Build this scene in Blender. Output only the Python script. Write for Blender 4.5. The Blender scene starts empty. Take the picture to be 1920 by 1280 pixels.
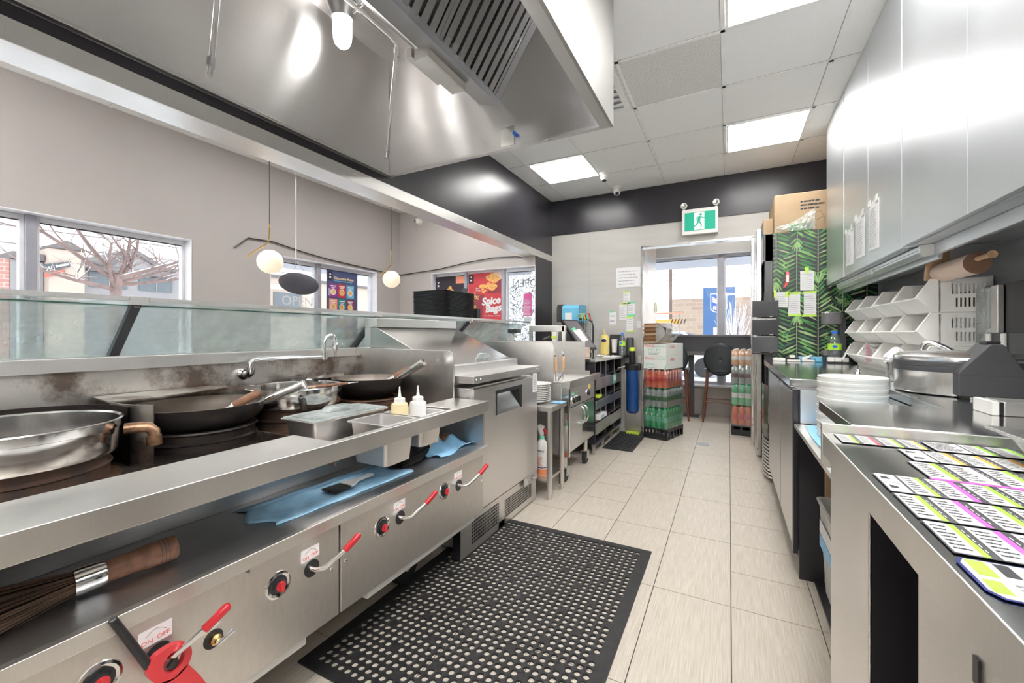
import bpy, math, random
from mathutils import Vector, Matrix, Quaternion
random.seed(7)
SC = bpy.context.scene
COL = SC.collection
PI = math.pi

# ------------------------------------------------------------------ camera
cam_d = bpy.data.cameras.new('camera')
cam = bpy.data.objects.new('camera', cam_d)
COL.objects.link(cam)
cam.location = (0, 0, 1.12)
cam.rotation_euler = (PI / 2, 0, math.atan(407 / 785))
cam_d.sensor_width = 36.0
cam_d.lens = 36.0 * 785 / 1920
cam_d.shift_y = -14 / 1920
cam_d.clip_start = 0.02
cam_d.clip_end = 400
SC.camera = cam

# ------------------------------------------------------------------ sky and exposure
SC.view_settings.view_transform = 'Standard'
SC.view_settings.look = 'None'
SC.view_settings.gamma = 1
SC.view_settings.use_curve_mapping = False
SC.view_settings.exposure = 1.35
w = bpy.data.worlds.new('overcast_sky')
SC.world = w
w.use_nodes = True
w.node_tree.nodes['Background'].inputs[0].default_value = (0.93, 0.96, 1.0, 1)
w.node_tree.nodes['Background'].inputs[1].default_value = 1.0
PANEL_POWER = 7.0

# ------------------------------------------------------------------ materials
M = {}


def nt(name):
    m = bpy.data.materials.new(name)
    m.use_nodes = True
    t = m.node_tree
    return m, t, t.nodes['Principled BSDF'], t.nodes, t.links


def mat(name, c, rough=0.5, metal=0.0, var=0.06, scale=8.0, bump=0.0, stretch=(1, 1, 1), coat=0.0, alpha=None,
        c2=None, detail=3.0, rvar=0.0, emit=None, es=0.0, trans=0.0, dist=0.002):
    m, t, b, n, l = nt(name)
    c = tuple(c)
    tc = n.new('ShaderNodeTexCoord')
    mp = n.new('ShaderNodeMapping')
    mp.inputs['Scale'].default_value = stretch
    l.new(tc.outputs['Object'], mp.inputs['Vector'])
    nz = n.new('ShaderNodeTexNoise')
    nz.inputs['Scale'].default_value = scale
    nz.inputs['Detail'].default_value = detail
    l.new(mp.outputs[0], nz.inputs['Vector'])
    cr = n.new('ShaderNodeValToRGB')
    cr.color_ramp.elements[0].position = 0.3
    cr.color_ramp.elements[1].position = 0.7
    a = c2 if c2 else tuple(x * (1 - var) for x in c)
    d = c if c2 else tuple(min(1, x * (1 + var)) for x in c)
    cr.color_ramp.elements[0].color = (*a, 1)
    cr.color_ramp.elements[1].color = (*d, 1)
    l.new(nz.outputs['Fac'], cr.inputs[0])
    l.new(cr.outputs[0], b.inputs['Base Color'])
    b.inputs['Roughness'].default_value = rough
    b.inputs['Metallic'].default_value = metal
    b.inputs['Coat Weight'].default_value = coat
    if trans:
        b.inputs['Transmission Weight'].default_value = trans
    if rvar:
        mr = n.new('ShaderNodeMapRange')
        mr.inputs['To Min'].default_value = max(0.02, rough - rvar)
        mr.inputs['To Max'].default_value = rough + rvar
        l.new(nz.outputs['Fac'], mr.inputs['Value'])
        l.new(mr.outputs[0], b.inputs['Roughness'])
    if bump:
        bp = n.new('ShaderNodeBump')
        bp.inputs['Strength'].default_value = bump
        bp.inputs['Distance'].default_value = dist
        l.new(nz.outputs['Fac'], bp.inputs['Height'])
        l.new(bp.outputs[0], b.inputs['Normal'])
    if emit:
        b.inputs['Emission Color'].default_value = (*emit, 1)
        b.inputs['Emission Strength'].default_value = es
    if alpha is not None:
        b.inputs['Alpha'].default_value = alpha
    M[name] = m
    return m


def steel(name, c=(0.62, 0.6, 0.58), rough=0.26, stretch=(1, 40, 1), mott=0.10, dirt=None, bump=0.12, bscale=30.0, aniso=0.0, arot=0.0):
    """brushed stainless: fine streaks, cloudy wear in the gloss and optional smears of dirt"""
    m, t, b, n, l = nt(name)
    tc = n.new('ShaderNodeTexCoord')
    mp = n.new('ShaderNodeMapping')
    mp.inputs['Scale'].default_value = stretch
    l.new(tc.outputs['Object'], mp.inputs['Vector'])
    br = n.new('ShaderNodeTexNoise')
    br.inputs['Scale'].default_value = bscale
    br.inputs['Detail'].default_value = 4
    l.new(mp.outputs[0], br.inputs['Vector'])
    cl = n.new('ShaderNodeTexNoise')
    cl.inputs['Scale'].default_value = 3.5
    cl.inputs['Detail'].default_value = 5
    l.new(tc.outputs['Object'], cl.inputs['Vector'])
    mr = n.new('ShaderNodeMapRange')
    mr.inputs['From Min'].default_value = 0.3
    mr.inputs['From Max'].default_value = 0.7
    mr.inputs['To Min'].default_value = rough - mott * 0.6
    mr.inputs['To Max'].default_value = rough + mott
    l.new(cl.outputs['Fac'], mr.inputs['Value'])
    l.new(mr.outputs[0], b.inputs['Roughness'])
    mx = n.new('ShaderNodeMix')
    mx.data_type = 'RGBA'
    mx.inputs['A'].default_value = (*[x * 0.9 for x in c], 1)
    mx.inputs['B'].default_value = (*[min(1, x * 1.08) for x in c], 1)
    l.new(br.outputs['Fac'], mx.inputs['Factor'])
    last = mx.outputs['Result']
    if dirt:
        dn = n.new('ShaderNodeTexNoise')
        dn.inputs['Scale'].default_value = 5.0
        dn.inputs['Detail'].default_value = 8
        dn.inputs['Roughness'].default_value = 0.7
        l.new(tc.outputs['Object'], dn.inputs['Vector'])
        dr = n.new('ShaderNodeValToRGB')
        dr.color_ramp.elements[0].position = 0.46
        dr.color_ramp.elements[1].position = 0.62
        l.new(dn.outputs['Fac'], dr.inputs[0])
        m2 = n.new('ShaderNodeMix')
        m2.data_type = 'RGBA'
        l.new(dr.outputs[0], m2.inputs['Factor'])
        l.new(last, m2.inputs['A'])
        m2.inputs['B'].default_value = (*dirt, 1)
        last = m2.outputs['Result']
    l.new(last, b.inputs['Base Color'])
    b.inputs['Metallic'].default_value = 1
    if aniso:
        tg = n.new('ShaderNodeTangent')
        tg.direction_type = 'RADIAL'
        tg.axis = 'Z'
        l.new(tg.outputs[0], b.inputs['Tangent'])
        b.inputs['Anisotropic'].default_value = aniso
        b.inputs['Anisotropic Rotation'].default_value = arot
    bp = n.new('ShaderNodeBump')
    bp.inputs['Strength'].default_value = bump
    bp.inputs['Distance'].default_value = 0.001
    l.new(br.outputs['Fac'], bp.inputs['Height'])
    l.new(bp.outputs[0], b.inputs['Normal'])
    M[name] = m
    return m


def glass(name, tint=(0.93, 0.97, 0.96), gloss=0.12, rough=0.02, haze=0.0):
    """thin pane: see-through with a little mirror on top and an optional patchy white haze"""
    m = bpy.data.materials.new(name)
    m.use_nodes = True
    t = m.node_tree
    n, l = t.nodes, t.links
    n.clear()
    out = n.new('ShaderNodeOutputMaterial')
    tr = n.new('ShaderNodeBsdfTransparent')
    tr.inputs[0].default_value = (*tint, 1)
    gl = n.new('ShaderNodeBsdfGlossy')
    gl.inputs['Roughness'].default_value = rough
    mx = n.new('ShaderNodeMixShader')
    fr = n.new('ShaderNodeLayerWeight')
    fr.inputs['Blend'].default_value = 0.15
    ma = n.new('ShaderNodeMath')
    ma.operation = 'MULTIPLY_ADD'
    l.new(fr.outputs['Fresnel'], ma.inputs[0])
    ma.inputs[1].default_value = 0.7
    ma.inputs[2].default_value = gloss * 0.3
    l.new(ma.outputs[0], mx.inputs[0])
    l.new(tr.outputs[0], mx.inputs[1])
    l.new(gl.outputs[0], mx.inputs[2])
    last = mx.outputs[0]
    if haze:
        df = n.new('ShaderNodeBsdfDiffuse')
        df.inputs[0].default_value = (0.88, 0.93, 0.93, 1)
        tc = n.new('ShaderNodeTexCoord')
        nz = n.new('ShaderNodeTexNoise')
        nz.inputs['Scale'].default_value = 6
        nz.inputs['Detail'].default_value = 6
        l.new(tc.outputs['Object'], nz.inputs['Vector'])
        mr = n.new('ShaderNodeMapRange')
        mr.inputs['From Min'].default_value = 0.3
        mr.inputs['From Max'].default_value = 0.75
        mr.inputs['To Min'].default_value = haze * 0.5
        mr.inputs['To Max'].default_value = haze * 1.6
        l.new(nz.outputs['Fac'], mr.inputs['Value'])
        m2 = n.new('ShaderNodeMixShader')
        l.new(mr.outputs[0], m2.inputs[0])
        l.new(last, m2.inputs[1])
        l.new(df.outputs[0], m2.inputs[2])
        last = m2.outputs[0]
    l.new(last, out.inputs['Surface'])
    M[name] = m
    return m


def lamp(name, c, s):
    m, t, b, n, l = nt(name)
    b.inputs['Base Color'].default_value = (c[0] * 0.9, c[1] * 0.9, c[2] * 0.9, 1)
    b.inputs['Emission Color'].default_value = (*c, 1)
    b.inputs['Emission Strength'].default_value = s
    M[name] = m
    return m


lamp('panel_light', (1.0, 0.985, 0.96), PANEL_POWER)
mat('wall_pale', (0.82, 0.81, 0.79), 0.7)
lamp('added_tube_light', (1.0, 0.985, 0.96), 55.0)  # glow of the added fill tubes behind the camera
lamp('bulb_light', (1.0, 0.98, 0.95), 4.0)
lamp('globe_light', (1.0, 0.84, 0.64), 0.22)
lamp('exit_green', (0.0, 0.42, 0.26), 0.08)
lamp('exit_white', (0.9, 1.0, 0.95), 0.10)
steel('steel', c=(0.72, 0.70, 0.68), rough=0.32)                                                 # grain along Y
steel('steel_x', stretch=(40, 1, 1))
steel('steel_z', stretch=(1, 1, 40))
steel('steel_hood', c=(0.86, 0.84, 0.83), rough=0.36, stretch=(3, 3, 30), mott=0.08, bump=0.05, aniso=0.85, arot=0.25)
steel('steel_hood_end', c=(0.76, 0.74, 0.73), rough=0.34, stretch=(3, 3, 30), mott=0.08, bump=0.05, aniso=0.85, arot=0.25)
steel('steel_shelf', c=(0.80, 0.78, 0.755), rough=0.36, stretch=(1, 40, 1))
steel('steel_panel', c=(0.72, 0.69, 0.66), rough=0.40, stretch=(1, 3, 1), mott=0.08, bump=0.05)
steel('steel_fridge', c=(0.80, 0.78, 0.77), rough=0.38, stretch=(1, 3, 30), mott=0.06, bump=0.05)
steel('steel_dark', c=(0.62, 0.62, 0.625), rough=0.36, stretch=(1, 30, 1), mott=0.1)
steel('steel_greasy', c=(0.66, 0.63, 0.59), rough=0.38, stretch=(1, 10, 3), mott=0.14, dirt=(0.22, 0.17, 0.14), bump=0.2)
steel('steel_burnt', c=(0.36, 0.33, 0.30), rough=0.40, stretch=(1, 4, 4), mott=0.15, dirt=(0.14, 0.11, 0.09), bump=0.3)
steel('steel_counter', c=(0.66, 0.66, 0.65), rough=0.13, stretch=(40, 1, 1), mott=0.05, bump=0.05)
steel('steel_polished', c=(0.78, 0.77, 0.76), rough=0.12, stretch=(10, 10, 1), mott=0.05, bump=0.03)
steel('drum_steel', c=(0.76, 0.75, 0.74), rough=0.27, stretch=(10, 10, 1), mott=0.05, bump=0.03)
steel('chrome', c=(0.82, 0.82, 0.83), rough=0.07, mott=0.02, bump=0.0)
steel('steel_lid', c=(0.60, 0.59, 0.565), rough=0.19, mott=0.02, bump=0.03)
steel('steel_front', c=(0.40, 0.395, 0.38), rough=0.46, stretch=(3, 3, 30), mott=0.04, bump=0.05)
steel('baffle', c=(0.86, 0.84, 0.82), rough=0.24, stretch=(1, 1, 1), mott=0.06, bump=0.0)
steel('cabinet_silver', c=(0.74, 0.765, 0.79), rough=0.38, stretch=(2, 2, 60), mott=0.03, bump=0.04)
steel('cabinet_base', c=(0.68, 0.66, 0.66), rough=0.34, stretch=(2, 2, 60), mott=0.03, bump=0.04)
steel('pillar_steel', c=(0.70, 0.60, 0.54), rough=0.35, mott=0.12, bump=0.03)
steel('brass', c=(0.72, 0.52, 0.22), rough=0.25)
steel('copper_pipe', c=(0.45, 0.27, 0.17), rough=0.32, mott=0.12, dirt=(0.12, 0.07, 0.05), bump=0.3)
mat('iron_black', (0.020, 0.019, 0.020), 0.40, 0.5, scale=9, c2=(0.045, 0.030, 0.024), bump=0.5, rvar=0.12)
mat('iron_rust', (0.16, 0.075, 0.04), 0.55, 0.3, scale=7, c2=(0.025, 0.02, 0.02), bump=0.6, detail=8)
mat('enamel_burnt', (0.14, 0.075, 0.045), 0.45, 0.3, scale=8, c2=(0.025, 0.022, 0.023), bump=0.4, detail=8)
mat('wok_inside', (0.46, 0.41, 0.36), 0.45, 0.6, scale=6, c2=(0.24, 0.20, 0.17), bump=0.3, detail=8)
mat('wall_taupe', (0.455, 0.42, 0.405), 0.62, scale=1.3, var=0.05, detail=6)
mat('wall_tile', (0.50, 0.485, 0.455), 0.5, scale=2.0, var=0.05, stretch=(1, 1, 6))
mat('wall_dark', (0.22, 0.225, 0.24), 0.45, scale=3, var=0.15, stretch=(1, 1, 8))
mat('tray_black', (0.05, 0.05, 0.055), 0.22, var=0.05, coat=0.3)
mat('laminate_black', (0.030, 0.028, 0.034), 0.30, scale=2.5, var=0.1, rvar=0.04)
mat('window_white', (0.80, 0.80, 0.84), 0.4)
mat('frame_grey', (0.40, 0.40, 0.45), 0.4, 0.3)
mat('ceiling_tile', (0.90, 0.90, 0.90), 0.8, scale=120, var=0.025)
mat('ceiling_tile_speckled', (0.85, 0.85, 0.84), 0.8, scale=120, c2=(0.58, 0.56, 0.54), detail=6)
mat('tbar_white', (0.88, 0.88, 0.87), 0.5)
mat('groove', (0.42, 0.41, 0.40), 0.8)
mat('grout', (0.045, 0.04, 0.038), 0.8)
mat('rubber', (0.024, 0.023, 0.024), 0.55, scale=40, var=0.3, bump=0.2)
mat('rubber_matte', (0.03, 0.03, 0.033), 0.6, scale=40, var=0.3)
mat('plastic_black', (0.02, 0.02, 0.022), 0.35, var=0.2)
mat('plastic_charcoal', (0.065, 0.065, 0.072), 0.42, var=0.1)
mat('plastic_grey', (0.16, 0.15, 0.16), 0.4)
mat('plastic_white', (0.80, 0.79, 0.76), 0.35, var=0.02)
mat('basket_white', (0.93, 0.92, 0.89), 0.32, var=0.02)
mat('ceramic_white', (0.86, 0.85, 0.82), 0.2, var=0.01)
mat('lid_clear', (0.90, 0.90, 0.86), 0.25, var=0.02, alpha=0.95)
mat('paper', (0.76, 0.755, 0.76), 0.7, var=0.02)
mat('label_paper', (0.60, 0.60, 0.605), 0.7, var=0.02)
mat('paper_pink', (0.85, 0.80, 0.80), 0.7, var=0.03)
mat('ink', (0.30, 0.30, 0.32), 0.8)
mat('ink_black', (0.05, 0.05, 0.055), 0.8)
mat('tape_green', (0.55, 0.80, 0.12), 0.5)
mat('tape_mint', (0.15, 0.65, 0.38), 0.5)
mat('red_grip', (0.55, 0.015, 0.025), 0.25, coat=0.4, var=0.05)
mat('red_plastic', (0.62, 0.03, 0.04), 0.3, coat=0.3, var=0.05)
mat('red_text', (0.75, 0.16, 0.12), 0.6)
mat('wood_brown', (0.22, 0.10, 0.055), 0.42, scale=9, var=0.3, stretch=(1, 6, 6), bump=0.1)
mat('wood_tan', (0.62, 0.40, 0.24), 0.5, scale=20, var=0.15, stretch=(4, 4, 1))
mat('wood_chair', (0.17, 0.065, 0.04), 0.4, scale=12, var=0.2)
mat('bristle', (0.085, 0.045, 0.025), 0.6, scale=60, var=0.5, stretch=(1, 0.1, 1))
mat('bristle_black', (0.012, 0.010, 0.010), 0.6)
mat('cloth_blue', (0.28, 0.56, 0.82), 0.7, scale=25, var=0.12, bump=0.2)
mat('cloth_dirty', (0.36, 0.60, 0.80), 0.75, scale=14, c2=(0.20, 0.38, 0.54), bump=0.3, detail=8)
mat('cardboard', (0.44, 0.31, 0.19), 0.75, scale=6, var=0.05)
mat('cardboard_dark', (0.24, 0.12, 0.055), 0.8, scale=9, var=0.15)
mat('kraft', (0.72, 0.56, 0.45), 0.7, scale=20, var=0.04)
mat('kraft_core', (0.25, 0.13, 0.08), 0.7)
mat('carton_white', (0.74, 0.77, 0.73), 0.5, var=0.02)
mat('carton_green', (0.18, 0.60, 0.38), 0.5)
mat('bottle_green', (0.05, 0.55, 0.22), 0.12, var=0.15, alpha=0.85, coat=0.5)
mat('bottle_clear', (0.45, 0.52, 0.48), 0.1, var=0.15, alpha=0.75, coat=0.5)
mat('bottle_orange', (0.85, 0.16, 0.05), 0.12, var=0.1, alpha=0.9, coat=0.5)
mat('bottle_peach', (0.80, 0.45, 0.24), 0.15)
mat('label_red', (0.62, 0.03, 0.02), 0.4)
mat('label_dark_green', (0.01, 0.12, 0.02), 0.4)
mat('label_cola', (0.10, 0.02, 0.04), 0.4)
mat('label_lime', (0.45, 0.75, 0.05), 0.4)
mat('sauce_cream', (0.80, 0.66, 0.40), 0.3, var=0.03)
mat('bottle_milky', (0.80, 0.80, 0.80), 0.3, var=0.02)
mat('lotion_yellow', (0.85, 0.68, 0.22), 0.3, var=0.02)
mat('blue_cap', (0.03, 0.18, 0.72), 0.35)
mat('blue_deep', (0.01, 0.02, 0.16), 0.4)
mat('filter_blue', (0.01, 0.065, 0.24), 0.18, coat=0.5, var=0.15, scale=30, stretch=(1, 1, 3))
mat('lime', (0.62, 0.78, 0.05), 0.5)
mat('spray_orange', (0.80, 0.25, 0.10), 0.4)
mat('pink', (0.85, 0.10, 0.38), 0.5)
mat('magenta', (0.62, 0.12, 0.55), 0.5)
mat('orange', (0.88, 0.42, 0.08), 0.5)
mat('yellow', (0.85, 0.68, 0.10), 0.5)
mat('green_stripe', (0.36, 0.75, 0.06), 0.5)
mat('red_stripe', (0.75, 0.08, 0.12), 0.5)
mat('lilac', (0.70, 0.55, 0.70), 0.5)
mat('speaker_grey', (0.085, 0.08, 0.10), 0.85, scale=300, var=0.2)
mat('concrete_low', (0.42, 0.38, 0.35), 0.7, scale=4, var=0.08)
mat('seat_black', (0.025, 0.03, 0.035), 0.45)
mat('food_fried', (0.78, 0.40, 0.13), 0.6, scale=40, var=0.3)
mat('food_fries', (0.86, 0.55, 0.20), 0.6, scale=40, var=0.2)
mat('skin_tan', (0.74, 0.56, 0.44), 0.6)
mat('poster_navy', (0.07, 0.09, 0.20), 0.5)
mat('poster_red', (0.55, 0.05, 0.06), 0.5)
mat('poster_plum', (0.16, 0.03, 0.13), 0.5)
mat('poster_purple', (0.30, 0.04, 0.26), 0.5)
mat('poster_wine', (0.26, 0.04, 0.06), 0.5)
mat('poster_dark', (0.03, 0.025, 0.035), 0.5)
mat('poster_sky', (0.14, 0.45, 0.65), 0.5)
mat('poster_teal', (0.03, 0.22, 0.26), 0.5)
mat('poster_coral', (0.80, 0.30, 0.20), 0.5)
mat('poster_gold', (0.88, 0.66, 0.40), 0.5)
mat('leaf_a', (0.06, 0.24, 0.06), 0.5, scale=20, var=0.3)
mat('leaf_b', (0.20, 0.42, 0.12), 0.5, scale=20, var=0.25)
mat('leaf_c', (0.36, 0.50, 0.24), 0.5, scale=20, var=0.2)
mat('leaf_d', (0.03, 0.14, 0.07), 0.5, scale=20, var=0.3)
mat('leaf_rib', (0.48, 0.58, 0.34), 0.5)
mat('wrap_black', (0.012, 0.012, 0.016), 0.35)
mat('brick_ext', (0.42, 0.30, 0.23), 0.85, scale=1.2, var=0.08)
mat('brick_red', (0.50, 0.22, 0.18), 0.85, var=0.08)
mat('ext_tan', (0.62, 0.50, 0.42), 0.85, scale=1.0, var=0.05)
mat('ext_grey', (0.36, 0.34, 0.345), 0.85, scale=1.0, var=0.04)
mat('ext_roof', (0.20, 0.18, 0.18), 0.85)
mat('ext_glass', (0.16, 0.18, 0.20), 0.3)
mat('ext_sign', (0.10, 0.11, 0.12), 0.6)
mat('snow', (0.86, 0.88, 0.92), 0.9, scale=2, var=0.03)
mat('bark', (0.30, 0.21, 0.19), 0.9, scale=9, var=0.25)
mat('bank_blue', (0.05, 0.13, 0.30), 0.5)
mat('bank_shield', (0.02, 0.10, 0.45), 0.5)
mat('car_white', (0.72, 0.75, 0.78), 0.25, coat=0.5)
mat('car_glass', (0.10, 0.14, 0.18), 0.08)
mat('wood_pole', (0.18, 0.13, 0.11), 0.9)
glass('pane', tint=(0.96, 0.98, 0.98), gloss=0.05)
glass('sneeze_glass', tint=(0.90, 0.96, 0.95), gloss=0.35, haze=0.34)  # patchy white haze paints window glare into the pane
glass('glass_edge', tint=(0.35, 0.62, 0.55), gloss=0.3)
glass('clear_plastic', tint=(0.90, 0.92, 0.90), gloss=0.5, rough=0.15, haze=0.26)
glass('shrink_wrap', tint=(0.94, 0.95, 0.96), gloss=0.55, rough=0.15, haze=0.03)
glass('bottle_water', tint=(0.82, 0.90, 0.95), gloss=0.5, rough=0.05, haze=0.05)


# tile: linen streaks along Y
def tile_mat():
    m, t, b, n, l = nt('floor_tile')
    tc = n.new('ShaderNodeTexCoord')
    mp = n.new('ShaderNodeMapping')
    mp.inputs['Scale'].default_value = (130, 4, 1)
    l.new(tc.outputs['Object'], mp.inputs['Vector'])
    nz = n.new('ShaderNodeTexNoise')
    nz.inputs['Scale'].default_value = 2.0
    nz.inputs['Detail'].default_value = 5
    l.new(mp.outputs[0], nz.inputs['Vector'])
    cr = n.new('ShaderNodeValToRGB')
    cr.color_ramp.elements[0].position = 0.3
    cr.color_ramp.elements[1].position = 0.72
    cr.color_ramp.elements[0].color = (0.50, 0.44, 0.365, 1)
    cr.color_ramp.elements[1].color = (0.66, 0.60, 0.52, 1)
    l.new(nz.outputs['Fac'], cr.inputs[0])
    l.new(cr.outputs[0], b.inputs['Base Color'])
    b.inputs['Roughness'].default_value = 0.38
    bp = n.new('ShaderNodeBump')
    bp.inputs['Strength'].default_value = 0.12
    bp.inputs['Distance'].default_value = 0.001
    l.new(nz.outputs['Fac'], bp.inputs['Height'])
    l.new(bp.outputs[0], b.inputs['Normal'])
    M['floor_tile'] = m


tile_mat()


def brick_mat(name, c1, c2, mortar, sc, w=0.5, h=0.25, ms=0.02):
    m, t, b, n, l = nt(name)
    tc = n.new('ShaderNodeTexCoord')
    sp = n.new('ShaderNodeSeparateXYZ')
    l.new(tc.outputs['Object'], sp.inputs[0])
    ad = n.new('ShaderNodeMath')
    l.new(sp.outputs['X'], ad.inputs[0])
    l.new(sp.outputs['Y'], ad.inputs[1])
    cb = n.new('ShaderNodeCombineXYZ')
    l.new(ad.outputs[0], cb.inputs['X'])
    l.new(sp.outputs['Z'], cb.inputs['Y'])
    br = n.new('ShaderNodeTexBrick')
    br.inputs['Scale'].default_value = sc
    br.inputs['Color1'].default_value = (*c1, 1)
    br.inputs['Color2'].default_value = (*c2, 1)
    br.inputs['Mortar'].default_value = (*mortar, 1)
    br.inputs['Mortar Size'].default_value = ms
    br.inputs['Brick Width'].default_value = w
    br.inputs['Row Height'].default_value = h
    l.new(cb.outputs[0], br.inputs['Vector'])
    l.new(br.outputs['Color'], b.inputs['Base Color'])
    b.inputs['Roughness'].default_value = 0.85
    M[name] = m


brick_mat('brick_ext', (0.40, 0.28, 0.21), (0.48, 0.36, 0.27), (0.5, 0.44, 0.4), 1.0, 0.9, 0.3, 0.02)
brick_mat('brick_red', (0.52, 0.24, 0.20), (0.58, 0.30, 0.25), (0.6, 0.5, 0.46), 2.0, 0.5, 0.2, 0.02)

# ------------------------------------------------------------------ mesh helpers
OFF = {}


def V(*a):
    return Vector(a if len(a) > 1 else a[0])


class MB:
    """collects shapes for ONE mesh; every face carries a material name"""

    def __init__(s, m='steel'):
        s.v, s.f, s.m, s.cur, s.T = [], [], [], m, None

    def use(s, m):
        s.cur = m
        return s

    def add(s, vs, fs):
        o = len(s.v)
        for p in vs:
            p = Vector(p)
            if s.T is not None:
                p = s.T @ p
            s.v.append(p)
        for f in fs:
            s.f.append([o + i for i in f])
            s.m.append(s.cur)
        return s

    def box(s, x0, x1, y0, y1, z0, z1):
        x0, x1 = min(x0, x1), max(x0, x1)
        y0, y1 = min(y0, y1), max(y0, y1)
        z0, z1 = min(z0, z1), max(z0, z1)
        return s.add([(x0, y0, z0), (x1, y0, z0), (x1, y1, z0), (x0, y1, z0), (x0, y0, z1), (x1, y0, z1), (x1, y1, z1), (x0, y1, z1)],
                     [(0, 3, 2, 1), (4, 5, 6, 7), (0, 1, 5, 4), (1, 2, 6, 5), (2, 3, 7, 6), (3, 0, 4, 7)])

    def quad(s, a, b, c, d):
        return s.add([a, b, c, d], [(0, 1, 2, 3)])

    def prism(s, pts, d, caps=True):
        """extrude the 3D polygon pts by vector d"""
        n = len(pts)
        P_ = [Vector(p) for p in pts]
        Q = [p + Vector(d) for p in P_]
        nrm = Vector((0, 0, 0))
        for i in range(n):
            nrm += P_[i].cross(P_[(i + 1) % n])
        fl = nrm.dot(Vector(d)) > 0
        fs = []
        for i in range(n):
            j = (i + 1) % n
            fs.append((i, j, n + j, n + i) if fl else (j, i, n + i, n + j))
        if caps:
            fs.append(tuple(range(n))[::-1] if fl else tuple(range(n)))
            fs.append(tuple(range(n, 2 * n)) if fl else tuple(range(n, 2 * n))[::-1])
        return s.add(P_ + Q, fs)

    def tube(s, pts, r, n=12, caps=True):
        pts = [Vector(p) for p in pts]
        rs = r if isinstance(r, (list, tuple)) else [r] * len(pts)
        vs, fs = [], []
        k = len(pts)
        up = None
        for i, p in enumerate(pts):
            d = (pts[min(i + 1, k - 1)] - pts[max(i - 1, 0)])
            if d.length < 1e-9:
                d = Vector((0, 0, 1))
            d.normalize()
            if up is None:
                up = Vector((0, 0, 1)) if abs(d.z) < 0.9 else Vector((1, 0, 0))
            a = d.cross(up).normalized()
            b = a.cross(d).normalized()
            up = b
            for j in range(n):
                t = 2 * PI * j / n
                vs.append(p + (a * math.cos(t) + b * math.sin(t)) * rs[i])
        for i in range(k - 1):
            for j in range(n):
                q = (j + 1) % n
                fs.append((i * n + j, (i + 1) * n + j, (i + 1) * n + q, i * n + q))
        if caps:
            fs.append(tuple(range(n)))
            fs.append(tuple((k - 1) * n + j for j in range(n))[::-1])
        return s.add(vs, fs)

    def lathe(s, prof, c=(0, 0, 0), n=32, axis='z', a0=0.0, a1=2 * PI, sx=1.0, sy=1.0):
        """prof: list of (radius, height)"""
        full = abs(a1 - a0 - 2 * PI) < 1e-6
        k = n if full else n + 1
        vs, fs = [], []
        for (r, h) in prof:
            for j in range(k):
                t = a0 + (a1 - a0) * j / n
                x, y = r * math.cos(t) * sx, r * math.sin(t) * sy
                if axis == 'z':
                    p = (c[0] + x, c[1] + y, c[2] + h)
                elif axis == 'x':
                    p = (c[0] + h, c[1] + x, c[2] + y)
                else:
                    p = (c[0] + y, c[1] + h, c[2] + x)
                vs.append(p)
        for i in range(len(prof) - 1):
            for j in range(n):
                q = (j + 1) % k
                fs.append((i * k + j, i * k + q, (i + 1) * k + q, (i + 1) * k + j))
        return s.add(vs, fs)

    def ball(s, c, r, n=24, m=14, sz=1.0):
        prof = [(max(1e-4, r * math.sin(PI * i / m)), -r * sz * math.cos(PI * i / m)) for i in range(m + 1)]
        return s.lathe(prof, c, n)

    def grid(s, nx, ny, fn):
        vs = [fn(i / nx, j / ny) for j in range(ny + 1) for i in range(nx + 1)]
        fs = [(j * (nx + 1) + i, j * (nx + 1) + i + 1, (j + 1) * (nx + 1) + i + 1, (j + 1) * (nx + 1) + i)
              for j in range(ny) for i in range(nx)]
        return s.add(vs, fs)

    def rbox(s, x0, x1, y0, y1, z0, z1, r, n=4):
        """box with rounded vertical corners"""
        pts = []
        for (cx, cy, a) in ((x1 - r, y0 + r, -90), (x1 - r, y1 - r, 0), (x0 + r, y1 - r, 90), (x0 + r, y0 + r, 180)):
            for i in range(n + 1):
                t = math.radians(a + 90 * i / n)
                pts.append((cx + r * math.cos(t), cy + r * math.sin(t), z0))
        return s.prism(pts, (0, 0, z1 - z0))

    def pan(s, x0, x1, y0, y1, zt, dep, taper=0.012, rim=0.012, th=0.0012, r=0.02):
        """gastronorm pan: rim, walls and bottom"""
        def ring(x0, x1, y0, y1, z, r, n=4):
            o = []
            for (cx, cy, a) in ((x1 - r, y0 + r, -90), (x1 - r, y1 - r, 0), (x0 + r, y1 - r, 90), (x0 + r, y0 + r, 180)):
                for i in range(n + 1):
                    t = math.radians(a + 90 * i / n)
                    o.append((cx + r * math.cos(t), cy + r * math.sin(t), z))
            return o
        R = [ring(x0, x1, y0, y1, zt - 0.004, r), ring(x0, x1, y0, y1, zt, r),
             ring(x0 + rim, x1 - rim, y0 + rim, y1 - rim, zt, r),
             ring(x0 + rim + taper, x1 - rim - taper, y0 + rim + taper, y1 - rim - taper, zt - dep, r),
             ring(x0 + rim + taper - th, x1 - rim - taper + th, y0 + rim + taper - th, y1 - rim - taper + th, zt - dep - th, r),
             ring(x0 + rim - th, x1 - rim + th, y0 + rim - th, y1 - rim + th, zt - 0.003, r)]
        n = len(R[0])
        vs = [p for q in R for p in q]
        fs = []
        for i in range(3):
            for j in range(n):
                q = (j + 1) % n
                fs.append((i * n + j, i * n + q, (i + 1) * n + q, (i + 1) * n + j))
        fs.append(tuple(3 * n + j for j in range(n)))
        for j in range(n):
            q = (j + 1) % n
            fs.append((4 * n + q, 4 * n + j, 5 * n + j, 5 * n + q))
        fs.append(tuple(4 * n + j for j in range(n))[::-1])
        return s.add(vs, fs)


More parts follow.
